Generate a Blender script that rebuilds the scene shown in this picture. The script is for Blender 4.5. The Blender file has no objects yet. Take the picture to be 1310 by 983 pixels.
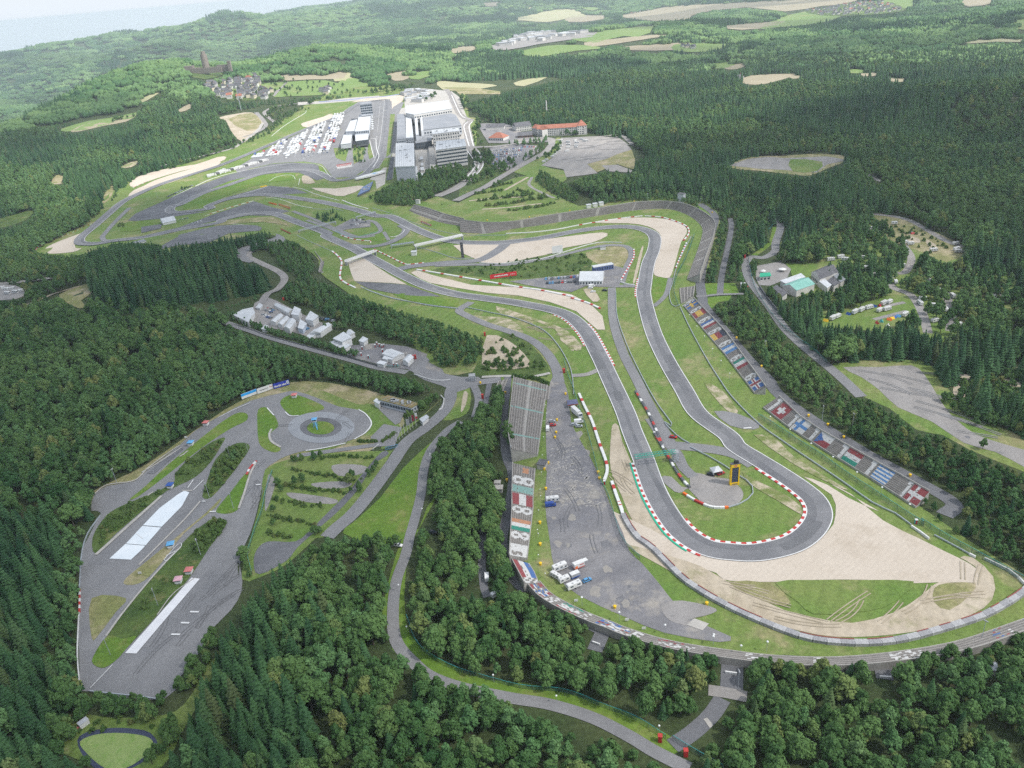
import bpy, bmesh, math, random
import numpy as np
from mathutils import Vector, Matrix
random.seed(7); rng = np.random.default_rng(7)
R = math.radians
SC = bpy.context.scene
COL = SC.collection

# ------------------------------------------------------------------ camera
CAM_H, PITCH, ROLL, FPX = 235.0, R(27.2), R(5.0), 1010.0
PW, PH = 1310.0, 983.0
cR0 = Vector((1, 0, 0)); cF = Vector((0, math.cos(PITCH), -math.sin(PITCH))); cU0 = Vector((0, math.sin(PITCH), math.cos(PITCH)))
cR = cR0*math.cos(ROLL) - cU0*math.sin(ROLL)
cU = cR0*math.sin(ROLL) + cU0*math.cos(ROLL)
cam = bpy.data.cameras.new('camera'); camo = bpy.data.objects.new('camera', cam); COL.objects.link(camo)
M = Matrix.Identity(4)
for i in range(3):
    M[i][0] = cR[i]; M[i][1] = cU[i]; M[i][2] = -cF[i]
M[2][3] = CAM_H
camo.matrix_world = M
cam.sensor_width = 36; cam.lens = 36*FPX/PW; cam.clip_start = 1; cam.clip_end = 60000
SC.camera = camo

# ------------------------------------------------------------------ light
SUN_EL, SUN_AZ = R(50), R(115)          # azimuth clockwise from +Y (the view direction)
w = bpy.data.worlds.new('World'); SC.world = w; w.use_nodes = True
nt = w.node_tree
sky = nt.nodes.new('ShaderNodeTexSky'); sky.sky_type = 'NISHITA'; sky.sun_disc = False
sky.sun_elevation = SUN_EL; sky.sun_rotation = SUN_AZ; sky.altitude = 600; sky.dust_density = 2.5; sky.air_density = 1.0
bg = nt.nodes['Background']; bg.inputs['Strength'].default_value = 0.13
# thin broken cloud cover all over the sky: mixes a pale white into the clear sky
tc = nt.nodes.new('ShaderNodeTexCoord'); mp = nt.nodes.new('ShaderNodeMapping'); mp.inputs['Scale'].default_value = (2.5, 2.5, 9)
nz = nt.nodes.new('ShaderNodeTexNoise'); nz.inputs['Scale'].default_value = 1.6; nz.inputs['Detail'].default_value = 7
cr = nt.nodes.new('ShaderNodeValToRGB'); cr.color_ramp.elements[0].position = 0.30; cr.color_ramp.elements[0].color = (.36, .36, .36, 1)
cr.color_ramp.elements[1].position = 0.62; cr.color_ramp.elements[1].color = (.85, .85, .85, 1)
mx = nt.nodes.new('ShaderNodeMix'); mx.data_type = 'RGBA'
mx.inputs['B'].default_value = (4.9, 5.3, 5.8, 1)
L = nt.links.new
L(tc.outputs['Generated'], mp.inputs['Vector']); L(mp.outputs[0], nz.inputs['Vector']); L(nz.outputs[0], cr.inputs[0])
sx = nt.nodes.new('ShaderNodeSeparateXYZ'); hz = nt.nodes.new('ShaderNodeMapRange'); hz.interpolation_type = 'SMOOTHSTEP'
hz.inputs[1].default_value = .10; hz.inputs[2].default_value = -.005; hz.inputs[3].default_value = 0; hz.inputs[4].default_value = .92
mxf = nt.nodes.new('ShaderNodeMath'); mxf.operation = 'MAXIMUM'      # the air is white with haze down at the horizon, all the way round
L(tc.outputs['Generated'], sx.inputs[0]); L(sx.outputs[2], hz.inputs[0]); L(hz.outputs[0], mxf.inputs[0]); L(cr.outputs[0], mxf.inputs[1])
L(mxf.outputs[0], mx.inputs['Factor']); L(sky.outputs[0], mx.inputs['A']); L(mx.outputs['Result'], bg.inputs['Color'])
sd = bpy.data.lights.new('sun', 'SUN'); sd.energy = 4.2; sd.angle = R(3); sd.color = (1, .96, .9)
so = bpy.data.objects.new('sun', sd); COL.objects.link(so)
sdir = Vector((math.sin(SUN_AZ)*math.cos(SUN_EL), math.cos(SUN_AZ)*math.cos(SUN_EL), math.sin(SUN_EL)))
so.rotation_euler = sdir.to_track_quat('Z', 'Y').to_euler(); so.location = (0, 0, 900)
SC.view_settings.view_transform = 'Standard'; SC.view_settings.look = 'None'
SC.view_settings.exposure = 0.54; SC.view_settings.gamma = 1
SC.cycles.max_bounces = 6; SC.cycles.diffuse_bounces = 3; SC.cycles.glossy_bounces = 2; SC.cycles.transmission_bounces = 3; SC.cycles.volume_bounces = 1
SC.cycles.transparent_max_bounces = 12
SC.cycles.use_denoising = False; SC.cycles.denoising_input_passes = "RGB_ALBEDO_NORMAL"; SC.cycles.denoising_prefilter = "NONE"

# ------------------------------------------------------------------ terrain height
def ss(a, b, x):
    t = np.clip((x-a)/(b-a), 0, 1); return t*t*(3-2*t)
_k = [(0.0021, .7, 1.0), (0.0013, 2.1, 1.6), (0.0047, 4.4, .45), (0.0032, 5.3, .7), (0.0009, 1.2, 2.0)]
def wob(x, y):
    s = 0
    for k, a, m in _k:
        s = s + m*np.sin(k*(x*math.cos(a)+y*math.sin(a))+a*3)*np.cos(k*.8*(y*math.cos(a)-x*math.sin(a))+a)
    return s/3.0
CASTLE = (-792.0, 2420.0)
def ht(x, y):
    x = np.asarray(x, float); y = np.asarray(y, float)
    r = np.hypot(x, y); az = np.degrees(np.arctan2(x, y))
    front = ss(-.1, .25, np.cos(np.radians(az)))
    wl = 1-ss(-19, -9, az)                               # the left side falls into a valley
    z = -165*wl*ss(2050, 2950, r+120*np.sin(az*.35))
    rise = ss(3700, 7600, r+500*np.sin(az*.3+1))
    crest = np.interp(az, [-60, -34, -26, -18, -11, -4, 4, 14, 40], [-60, -75, -20, 45, 95, 75, 40, 10, 20])
    z = z + rise*(165*wl + crest*(.55+.45*ss(5200, 7600, r)) )*front
    far = np.interp(az, [-60, -36, -30, -22, -13, -4, 6, 16, 40], [-60, -62, -60, -45, 0, 60, 90, 60, 30])
    z = z + ss(7600, 10500, r)*far*front
    z = z - 560*ss(9600, 14500, r)*front*(1-ss(-4, 8, az))
    z = z + wob(x, y)*(26*ss(2100, 3200, r) + 46*ss(3200, 6500, r))*(front*.9+.1)
    z = z + wl*ss(3000, 4200, r)*ss(12000, 8500, r)*front*(70*np.sin(x*.0034+y*.0016+.6)*np.cos(y*.0021-x*.0007)+30*np.sin(x*.008+1)*np.sin(y*.0043))
    d2 = (x-CASTLE[0])**2+(y-CASTLE[1])**2
    z = z + HILL*(.55*np.exp(-d2/(2*250.0**2)) + .45*np.exp(-d2/(2*620.0**2)))
    # the wooded shoulder left of the track falls gently away
    z = z - 8*ss(-25, -36, az)*ss(500, 1200, r)
    # wooded knolls
    for (kx, ky, kh, ks) in ((-330, 745, 24, 62), (740, 1190, 32, 120), (1650, 2250, 45, 320), (500, 2900, 40, 380)):
        z = z + kh*np.exp(-((x-kx)**2+(y-ky)**2)/(2*ks*ks))
    return z
HILL = 0.0; HILL = 70.0-float(ht(*CASTLE))
def htf(x, y): return float(ht(x, y))

# ------------------------------------------------------------------ picture pixel -> point of the ground, and back
def ray(u, v):
    d = cF*FPX + cR*(u-PW/2) - cU*(v-PH/2)
    return d.normalized()
def gp(u, v, z=None):
    d = ray(u, v)
    if z is not None:
        t = (z-CAM_H)/d.z; return Vector((d.x*t, d.y*t, z))
    t = 250.0; step = 12.0; last = t
    while t < 16000:
        x, y, zz = d.x*t, d.y*t, CAM_H+d.z*t
        if zz < htf(x, y):
            a, b = last, t
            for _ in range(14):
                m = (a+b)/2
                if CAM_H+d.z*m < htf(d.x*m, d.y*m): b = m
                else: a = m
            return Vector((d.x*b, d.y*b, htf(d.x*b, d.y*b)))
        last = t; t += step; step *= 1.02
    return Vector((d.x*16000, d.y*16000, 0))
def flat(u, v):                       # plateau shortcut
    d = ray(u, v)
    if d.z < -0.02:
        t = -CAM_H/d.z; x, y = d.x*t, d.y*t
        if math.hypot(x, y) < 1600 : 
            h = htf(x, y)
            if abs(h) < .02: return Vector((x, y, 0))
    return gp(u, v)
_R = np.array(cR); _U = np.array(cU); _F = np.array(cF)
def proj(P):
    P = np.asarray(P, float) - np.array([0, 0, CAM_H])
    q = P @ _F
    q = np.where(q < 1, 1e-3, q)
    return PW/2 + FPX*(P @ _R)/q, PH/2 - FPX*(P @ _U)/q

TILES = {'o': (0, 0, 1), 'A': (0, 0, 2.977), 'B': (435, 0, 2.977), 'C': (870, 0, 2.977), 'D': (0, 325, 2.977), 'E': (435, 325, 2.977),
         'F': (870, 325, 2.977), 'G': (0, 650, 2.977), 'H': (435, 650, 2.977), 'I': (870, 650, 2.977), 'J': (860, 370, 8.1875),
         'K': (970, 500, 5.458), 'L': (620, 460, 8.1875), 'M': (620, 570, 8.1875), 'N': (640, 680, 5.458), 'O': (480, 110, 8.1875),
         'P': (320, 110, 6.55), 'Q': (600, 110, 5.9545), 'R': (290, 370, 4.6786), 'S': (380, 240, 4.6786), 'T': (560, 240, 3.275),
         'U': (780, 540, 4.6786), 'V': (940, 260, 3.5405), 'W': (120, 480, 3.4474), 'X': (430, 440, 3.5095), 'Y': (100, 40, 3.275),
         'Z': (640, 690, 3.356), 'a': (880, 640, 3.0465), 'b': (40, 210, 5.24), 'c': (230, 190, 5.24), 'd': (380, 110, 9.357)}
def px(s):
    """'E 10,20 30,40 A 5,6' -> list of photo pixels; a letter picks the tile the numbers are read in"""
    t = TILES['o']; out = []
    for k in s.split():
        if k in TILES: t = TILES[k]; continue
        a, b = k.split(',')
        out.append((t[0]+float(a)/t[2], t[1]+float(b)/t[2]))
    return out
def pts(s): return [flat(u, v) for u, v in px(s)]
def tidy(P):
    """drop points that step backwards along a traced line"""
    ch = True
    while ch and len(P) > 3:
        ch = False
        for i in range(1, len(P)-1):
            a, b = P[i]-P[i-1], P[i+1]-P[i]
            if a.length < .5 or (a.normalized().dot(b.normalized()) < -.25 and min(a.length, b.length) < 60): P.pop(i); ch = True; break
    return P
def P1(s): return pts(s)[0]

def smooth(P, n=6, closed=False):
    """Catmull-Rom through P"""
    if len(P) < 3: 
        return [P[0].lerp(P[-1], i/8) for i in range(9)] if len(P) == 2 and not closed else P
    out = []; N = len(P)
    rngs = range(N if closed else N-1)
    for i in rngs:
        p1, p2 = P[i], P[(i+1) % N]
        p0 = P[i-1] if (i > 0 or closed) else p1*2-p2
        p3 = P[(i+2) % N] if (i+2 < N or closed) else p2*2-p1
        for k in range(n):
            t = k/n
            out.append(0.5*((2*p1)+(p2-p0)*t+(2*p0-5*p1+4*p2-p3)*t*t+(3*p1-p0-3*p2+p3)*t**3))
    if not closed: out.append(P[-1].copy())
    return out
def resample(P, step):
    out = [P[0].copy()]; d = 0; 
    for a, b in zip(P, P[1:]):
        l = (b-a).length
        if l < 1e-6: continue
        while d+l >= step:
            t = (step-d)/l; a = a.lerp(b, t); out.append(a.copy()); l = (b-a).length; d = 0
            if l < 1e-6: break
        d += l
    if (out[-1]-P[-1]).length > step*.3: out.append(P[-1].copy())
    return out
def normals(P):
    n = []
    for i in range(len(P)):
        a = P[max(0, i-1)]; b = P[min(len(P)-1, i+1)]
        t = (b-a); t.z = 0; t.normalize(); n.append(Vector((-t.y, t.x, 0)))
    return n

# ------------------------------------------------------------------ materials
MATS = {}
def _nodes(name):
    m = bpy.data.materials.new(name); m.use_nodes = True; MATS[name] = m
    return m, m.node_tree.nodes, m.node_tree.links, m.node_tree.nodes['Principled BSDF']
def mat(name, c, c2=None, scale=.05, rough=.85, c3=None, scale3=.5, f3=(.5, .62), bump=0, bscale=1, metal=0, coord='pos', contrast=(.35, .65), detail=6):
    """two-tone noise (world metres) plus an optional third colour in patches and fine bump"""
    if name in MATS: return MATS[name]
    m, N, Lk, b = _nodes(name)
    b.inputs['Roughness'].default_value = rough; b.inputs['Metallic'].default_value = metal
    b.inputs['Specular IOR Level'].default_value = .25
    if c2 is None:
        c2 = tuple(x*.82 for x in c)
    if coord == 'pos':
        g = N.new('ShaderNodeNewGeometry'); src = g.outputs['Position']
    else:
        g = N.new('ShaderNodeTexCoord'); src = g.outputs['Object']
    n = N.new('ShaderNodeTexNoise'); n.inputs['Scale'].default_value = scale; n.inputs['Detail'].default_value = detail; n.inputs['Roughness'].default_value = .62
    r = N.new('ShaderNodeMapRange'); r.inputs[1].default_value = contrast[0]; r.inputs[2].default_value = contrast[1]
    x = N.new('ShaderNodeMix'); x.data_type = 'RGBA'; x.inputs['A'].default_value = (*c, 1); x.inputs['B'].default_value = (*c2, 1)
    Lk.new(src, n.inputs['Vector']); Lk.new(n.outputs[0], r.inputs[0]); Lk.new(r.outputs[0], x.inputs['Factor'])
    out = x.outputs['Result']
    if c3:
        n3 = N.new('ShaderNodeTexNoise'); n3.inputs['Scale'].default_value = scale3; n3.inputs['Detail'].default_value = 8; n3.inputs['Roughness'].default_value = .7
        r3 = N.new('ShaderNodeMapRange'); r3.inputs[1].default_value = f3[0]; r3.inputs[2].default_value = f3[1]
        x3 = N.new('ShaderNodeMix'); x3.data_type = 'RGBA'; x3.inputs['B'].default_value = (*c3, 1)
        Lk.new(src, n3.inputs['Vector']); Lk.new(n3.outputs[0], r3.inputs[0]); Lk.new(r3.outputs[0], x3.inputs['Factor']); Lk.new(out, x3.inputs['A'])
        out = x3.outputs['Result']
    Lk.new(out, b.inputs['Base Color'])
    if bump:
        nb = N.new('ShaderNodeTexNoise'); nb.inputs['Scale'].default_value = bscale; nb.inputs['Detail'].default_value = 4
        bp = N.new('ShaderNodeBump'); bp.inputs['Strength'].default_value = bump; bp.inputs['Distance'].default_value = .3
        Lk.new(src, nb.inputs['Vector']); Lk.new(nb.outputs[0], bp.inputs['Height']); Lk.new(bp.outputs[0], b.inputs['Normal'])
    return m
def hx(s):
    s = s.lstrip('#'); c = [int(s[i:i+2], 16)/255 for i in (0, 2, 4)]
    return tuple((x/12.92 if x <= .04045 else ((x+.055)/1.055)**2.4) for x in c)
def paint(name, c, rough=.55, metal=0):
    return mat('paint_'+name, c, tuple(x*.86 for x in c), scale=.8, rough=rough, metal=metal, coord='obj', contrast=(.4, .75))

def foliage(name, dark, light, dry=None, PLOT=.35):
    m, N, Lk, b = _nodes(name)
    b.inputs['Roughness'].default_value = .75; b.inputs['Specular IOR Level'].default_value = .15
    oi = N.new('ShaderNodeObjectInfo')
    nl = N.new('ShaderNodeTexNoise'); nl.inputs['Scale'].default_value = .012; nl.inputs['Detail'].default_value = 5
    Lk.new(oi.outputs['Location'], nl.inputs['Vector'])
    tco = N.new('ShaderNodeTexCoord'); no = N.new('ShaderNodeTexNoise'); no.inputs['Scale'].default_value = .55; no.inputs['Detail'].default_value = 3
    Lk.new(tco.outputs['Object'], no.inputs['Vector'])
    def math_(op, a, bb):
        q = N.new('ShaderNodeMath'); q.operation = op
        for i, v in ((0, a), (1, bb)):
            if isinstance(v, (int, float)): q.inputs[i].default_value = v
            else: Lk.new(v, q.inputs[i])
        return q.outputs[0]
    s = math_('ADD', math_('MULTIPLY', nl.outputs[0], 1.5), math_('MULTIPLY', oi.outputs['Random'], .55))
    s = math_('ADD', s, math_('MULTIPLY', no.outputs[0], .7))
    vo = N.new('ShaderNodeTexVoronoi'); vo.inputs['Scale'].default_value = .0062; Lk.new(oi.outputs['Location'], vo.inputs['Vector'])
    sep = N.new('ShaderNodeSeparateColor'); Lk.new(vo.outputs['Color'], sep.inputs[0]); s = math_('ADD', s, math_('MULTIPLY', math_('SUBTRACT', sep.outputs[0], .5), PLOT))
    r = N.new('ShaderNodeMapRange'); r.inputs[1].default_value = .85; r.inputs[2].default_value = 1.95
    Lk.new(s, r.inputs[0])
    x = N.new('ShaderNodeMix'); x.data_type = 'RGBA'; x.inputs['A'].default_value = (*dark, 1); x.inputs['B'].default_value = (*light, 1)
    Lk.new(r.outputs[0], x.inputs['Factor']); out = x.outputs['Result']
    if dry:
        r2 = N.new('ShaderNodeMapRange'); r2.inputs[1].default_value = .9; r2.inputs[2].default_value = 1.0
        Lk.new(oi.outputs['Random'], r2.inputs[0])
        x2 = N.new('ShaderNodeMix'); x2.data_type = 'RGBA'; x2.inputs['B'].default_value = (*dry, 1)
        Lk.new(math_('MULTIPLY', r2.outputs[0], .6), x2.inputs['Factor']); Lk.new(out, x2.inputs['A']); out = x2.outputs['Result']
    Lk.new(out, b.inputs['Base Color'])
    return m
def mow(m, s1=.35, amt=.10, rot=.5, nz=1.0):
    N, Lk = m.node_tree.nodes, m.node_tree.links; b = N['Principled BSDF']; src = b.inputs['Base Color'].links[0].from_socket
    g = N.new('ShaderNodeNewGeometry'); mp_ = N.new('ShaderNodeMapping'); mp_.inputs['Rotation'].default_value = (0, 0, rot); w_ = N.new('ShaderNodeTexWave'); w_.inputs['Scale'].default_value = s1*.1; w_.inputs['Distortion'].default_value = 2.5; w_.inputs['Detail'].default_value = 3; w_.inputs['Detail Scale'].default_value = .6
    n = N.new('ShaderNodeTexNoise'); n.inputs['Scale'].default_value = .6; n.inputs['Detail'].default_value = 5
    Lk.new(g.outputs['Position'], mp_.inputs[0]); Lk.new(mp_.outputs[0], w_.inputs[0]); Lk.new(g.outputs['Position'], n.inputs['Vector'])
    a = N.new('ShaderNodeMath'); a.operation = 'MULTIPLY_ADD'; Lk.new(w_.outputs['Fac'], a.inputs[0]); a.inputs[1].default_value = amt*2; a.inputs[2].default_value = 1-amt
    c = N.new('ShaderNodeMath'); c.operation = 'MULTIPLY_ADD'; Lk.new(n.outputs[0], c.inputs[0]); c.inputs[1].default_value = nz; c.inputs[2].default_value = 1-nz*.5
    d = N.new('ShaderNodeMath'); d.operation = 'MULTIPLY'; Lk.new(a.outputs[0], d.inputs[0]); Lk.new(c.outputs[0], d.inputs[1])
    v = N.new('ShaderNodeVectorMath'); v.operation = 'SCALE'; Lk.new(src, v.inputs[0]); Lk.new(d.outputs[0], v.inputs['Scale']); Lk.new(v.outputs[0], b.inputs['Base Color'])
m_ground = mat('forest_floor', (.030, .052, .016), (.055, .070, .026), scale=.03, c3=(.085, .075, .045), scale3=.05, f3=(.60, .72), bump=.4, bscale=.4)
m_grass = mat('mown_grass', (.100, .175, .032), (.155, .198, .055), scale=.03, c3=(.29, .245, .14), scale3=.028, f3=(.52, .70), bump=.2, bscale=1.2)
m_grass2 = mat('lush_grass', (.085, .170, .018), (.125, .190, .030), scale=.03, c3=(.20, .20, .07), scale3=.06, f3=(.54, .72), bump=.2, bscale=1.2)
m_drygrass = mat('dry_grass', (.17, .185, .065), (.24, .215, .105), scale=.03, c3=(.36, .30, .20), scale3=.045, f3=(.47, .64))
m_worn = mat('worn_grass', (.42, .36, .27), (.14, .175, .05), scale=.10, c3=(.20, .20, .09), scale3=.3, f3=(.5, .62), contrast=(.42, .58), detail=8)
m_scrub = mat('scrub', (.045, .085, .018), (.085, .125, .03), scale=.06, c3=(.16, .15, .06), scale3=.08, f3=(.56, .68), bump=.6, bscale=.5)
m_dirt = mat('bare_dirt', (.45, .39, .305), (.36, .305, .225), scale=.06, c3=(.21, .205, .10), scale3=.05, f3=(.55, .70))
m_gravel = mat('gravel', (.515, .455, .385), (.455, .395, .325), scale=.018, c3=(.40, .34, .27), scale3=.045, f3=(.52, .72), bump=.15, bscale=2, contrast=(.3, .7))
m_track = mat('track_asphalt', (.165, .166, .176), (.205, .204, .212), scale=.05, c3=(.138, .140, .149), scale3=.02, f3=(.48, .66), rough=.7)
m_road = mat('road_asphalt', (.185, .185, .192), (.225, .222, .224), scale=.06, c3=(.165, .166, .173), scale3=.03, f3=(.48, .66), rough=.8)
m_dark = mat('dark_asphalt', (.125, .127, .138), (.16, .162, .172), scale=.06, c3=(.10, .102, .112), scale3=.03, f3=(.48, .6), rough=.8)
m_lot = mat('worn_lot', (.150, .149, .162), (.215, .208, .210), scale=.04, c3=(.33, .30, .255), scale3=.035, f3=(.53, .68), rough=.9, bump=.15, bscale=1)
m_graylot = mat('gravel_lot', (.235, .225, .222), (.28, .262, .245), scale=.02, c3=(.17, .168, .17), scale3=.05, f3=(.56, .7), rough=.9)
m_pale = mat('pale_concrete', (.42, .40, .37), (.34, .325, .30), scale=.2)
m_white = paint('white', (.66, .66, .65)); m_red = paint('red', (.44, .045, .04)); m_green = paint('green', (.02, .36, .22))
m_blue = paint('blue', (.03, .09, .33)); m_yellow = paint('yellow', (.75, .48, .02)); m_black = paint('black', (.025, .025, .03))
m_grey = paint('grey', (.32, .33, .34)); m_dgrey = paint('dark_grey', (.10, .105, .115)); m_steel = paint('steel', (.42, .46, .50), rough=.4, metal=.3)
m_orange = paint('orange', (.75, .16, .03)); m_lblue = paint('light_blue', (.12, .36, .62)); m_teal = paint('teal', (.05, .35, .36))
m_slab = mat('wet_slab', (.60, .66, .70), (.68, .72, .75), scale=.1, rough=.25)
m_slabw = mat('white_slab', (.62, .62, .64), (.70, .70, .71), scale=.15, rough=.5)
m_ring = mat('polished_ring', (.215, .226, .245), (.245, .256, .272), scale=.08, rough=.35)

for m_, s_, a_, r_, n_ in ((m_grass, .5, .05, .5, .9), (m_grass2, .5, .04, 1.1, .9), (m_drygrass, .3, .05, .3, 1.0), (m_gravel, 1.3, .02, .9, .22), (m_dirt, .6, .04, .25, .5), (m_track, .25, .03, 1.4, .25), (m_road, .25, .03, .2, .25), (m_dark, .25, .03, .8, .25), (m_lot, .2, .05, 1.0, .5), (m_graylot, .2, .05, .4, .4), (m_scrub, .2, .1, .4, 1.2), (m_ground, .1, .05, .4, 1.4)): mow(m_, s_, a_, r_, n_)
# ------------------------------------------------------------------ label raster (which picture area is wood, which is open)
RX, RY = 220, 160
RWd, RHt = int(PW)+2*RX, int(PH)+RY+220
ras = np.zeros((RHt, RWd), np.int16); ras_open = np.zeros((RHt, RWd), bool)
def fill(poly, val, keep=False):
    xs = np.array([p[0]+RX for p in poly]); ys = np.array([p[1]+RY for p in poly]); n = len(xs)
    for yy in range(max(0, int(ys.min())), min(RHt-1, int(ys.max())+1)):
        yc = yy+.5; X = []
        for i in range(n):
            y0, y1 = ys[i], ys[(i+1) % n]
            if (y0 <= yc) != (y1 <= yc):
                X.append(xs[i]+(yc-y0)/(y1-y0)*(xs[(i+1) % n]-xs[i]))
        X.sort()
        for a, b in zip(X[::2], X[1::2]):
            a = max(0, int(round(a))); b = min(RWd, int(round(b)))
            if b > a: ras[yy, a:b] = val; ras_open[yy, a:b] = (val == 0) if not keep else ras_open[yy, a:b]
        # thin slivers still count
def look(u, v):
    ui = np.clip(np.asarray(u)+RX, 0, RWd-1).astype(int); vi = np.clip(np.asarray(v)+RY, 0, RHt-1).astype(int)
    return ras[vi, ui]

# ------------------------------------------------------------------ object helpers
def link(o): COL.objects.link(o); return o
def mobj(name, verts, faces, mats, fm=None, parent=None, smoothed=False):
    me = bpy.data.meshes.new(name); me.from_pydata([tuple(v) for v in verts], [], faces); 
    for m in (mats if isinstance(mats, (list, tuple)) else [mats]): me.materials.append(m)
    if fm is not None: me.polygons.foreach_set('material_index', fm)
    if smoothed: me.polygons.foreach_set('use_smooth', [True]*len(me.polygons))
    me.update()
    o = bpy.data.objects.new(name, me); link(o)
    if parent: o.parent = parent
    return o
def struct(o): o['kind'] = 'structure'; return o
def tag(o, label, cat, group=None):
    o['label'] = label; o['category'] = cat
    if group: o['group'] = group
    return o
def thing(name, label, cat, loc=(0, 0, 0), rz=0, group=None):
    o = bpy.data.objects.new(name, None); link(o); o.location = loc; o.rotation_euler = (0, 0, rz); o.empty_display_size = .5
    return tag(o, label, cat, group)
def dup(root, loc, rz=0, label=None, sc=None, group=None):
    r = root.copy(); link(r); r.location = loc; r.rotation_euler = (0, 0, rz)
    if label: r['label'] = label
    if group: r['group'] = group
    if sc is not None: r.scale = (sc, sc, sc) if isinstance(sc, (int, float)) else sc
    for ch in root.children:
        c = ch.copy(); link(c); c.parent = r
        for g in ch.children:
            d = g.copy(); link(d); d.parent = c
    return r
class MB:
    def __init__(s): s.v = []; s.f = []; s.m = []
    def add(s, vs, fs, mi=0):
        o = len(s.v); s.v += [tuple(v) for v in vs]; s.f += [tuple(i+o for i in f) for f in fs]; s.m += [mi]*len(fs)
    def box(s, c, d, rz=0, mi=0, top=None, taper=1):
        x, y, z = (q/2 for q in d); ca, sa = math.cos(rz), math.sin(rz); vs = []
        for dz in (-z, z):
            k = taper if dz > 0 else 1
            for dx, dy in ((-x, -y), (x, -y), (x, y), (-x, y)):
                vs.append((c[0]+(dx*ca-dy*sa)*k, c[1]+(dx*sa+dy*ca)*k, c[2]+dz))
        o = len(s.v); s.v += vs
        F = [(0, 3, 2, 1), (4, 5, 6, 7), (0, 1, 5, 4), (1, 2, 6, 5), (2, 3, 7, 6), (3, 0, 4, 7)]
        s.f += [tuple(i+o for i in f) for f in F]; s.m += [mi, mi if top is None else top, mi, mi, mi, mi]
    def gable(s, c, d, h, rz=0, mi=0, over=.4):
        """gable roof; ridge along local x; c = centre of eaves plane"""
        x, y = d[0]/2+over, d[1]/2+over; ca, sa = math.cos(rz), math.sin(rz)
        L_ = [(-x, -y, 0), (x, -y, 0), (x, y, 0), (-x, y, 0), (-x, 0, h), (x, 0, h)]
        s.add([(c[0]+a*ca-b*sa, c[1]+a*sa+b*ca, c[2]+z) for a, b, z in L_], [(0, 1, 5, 4), (2, 3, 4, 5), (0, 4, 3), (1, 2, 5), (0, 3, 2, 1)], mi)
    def hip(s, c, d, h, rz=0, mi=0, over=.4):
        x, y = d[0]/2+over, d[1]/2+over; ca, sa = math.cos(rz), math.sin(rz); k = max(0, x-y)
        L_ = [(-x, -y, 0), (x, -y, 0), (x, y, 0), (-x, y, 0), (-k, 0, h), (k+.01, 0, h)]
        s.add([(c[0]+a*ca-b*sa, c[1]+a*sa+b*ca, c[2]+z) for a, b, z in L_], [(0, 1, 5, 4), (2, 3, 4, 5), (3, 0, 4), (1, 2, 5), (0, 3, 2, 1)], mi)
    def cyl(s, p, r, h, n=8, mi=0, r2=None, cap=True):
        r2 = r if r2 is None else r2; vs = []
        for z, q in ((0, r), (h, r2)):
            vs += [(p[0]+q*math.cos(2*math.pi*i/n), p[1]+q*math.sin(2*math.pi*i/n), p[2]+z) for i in range(n)]
        fs = [(i, (i+1) % n, n+(i+1) % n, n+i) for i in range(n)]
        if cap: fs += [tuple(range(n, 2*n)), tuple(range(n-1, -1, -1))]
        s.add(vs, fs, mi)
    def bar(s, a, b, r, mi=0):
        a = Vector(a); b = Vector(b); t = (b-a).normalized(); u = t.orthogonal().normalized(); v = t.cross(u)
        vs = [p+(u*i+v*j)*r for p in (a, b) for i, j in ((-1, -1), (1, -1), (1, 1), (-1, 1))]
        s.add(vs, [(0, 1, 5, 4), (1, 2, 6, 5), (2, 3, 7, 6), (3, 0, 4, 7), (3, 2, 1, 0), (4, 5, 6, 7)], mi)
    def build(s, name, mats, parent=None, smoothed=False): return mobj(name, s.v, s.f, mats, s.m, parent, smoothed)

# ------------------------------------------------------------------ surfaces
_cnt = {}
def zl(layer):
    _cnt[layer] = _cnt.get(layer, 0)+1
    return .03+.07*layer+.0015*(_cnt[layer] % 40)
def tri_poly(P):
    from mathutils.geometry import tessellate_polygon
    return tessellate_polygon([[Vector((p.x, p.y, 0)) for p in P]])
def surf(name, m, layer, s, sm=4, clear=True, drape=False):
    P2 = px(s); P = [flat(u, v) for u, v in P2]
    if sm: P = smooth(P, sm, True)
    if clear:
        if sm:
            U_, V_ = proj([tuple(p) for p in P]); fill(list(zip(U_, V_)), 0)
        else: fill(P2, 0)
    tris = tri_poly(P); z = zl(layer)
    if not drape and max(abs(p.z) for p in P) < .05:
        return struct(mobj(name, [(p.x, p.y, z) for p in P], [tuple(t) for t in tris], m))
    bm = bmesh.new(); vs = [bm.verts.new((p.x, p.y, 0)) for p in P]
    for t in tris:
        try: bm.faces.new([vs[i] for i in t])
        except ValueError: pass
    for _ in range(6):
        es = [e for e in bm.edges if e.calc_length() > 45]
        if not es or len(bm.faces) > 6000: break
        bmesh.ops.subdivide_edges(bm, edges=es, cuts=1); bmesh.ops.triangulate(bm, faces=[f for f in bm.faces if len(f.verts) > 3])
    for v in bm.verts: q = tz(v.co.x, v.co.y); v.co.z = q+z+(.45*float(ss(.02, 1.5, abs(q)))+1.2*float(ss(1700, 2600, math.hypot(v.co.x, v.co.y))))
    bmesh.ops.recalc_face_normals(bm, faces=bm.faces)
    me = bpy.data.meshes.new(name); bm.to_mesh(me); bm.free(); me.materials.append(m)
    if len(me.polygons) and me.polygons[0].normal.z < 0: me.flip_normals()
    return struct(link(bpy.data.objects.new(name, me)))
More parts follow.
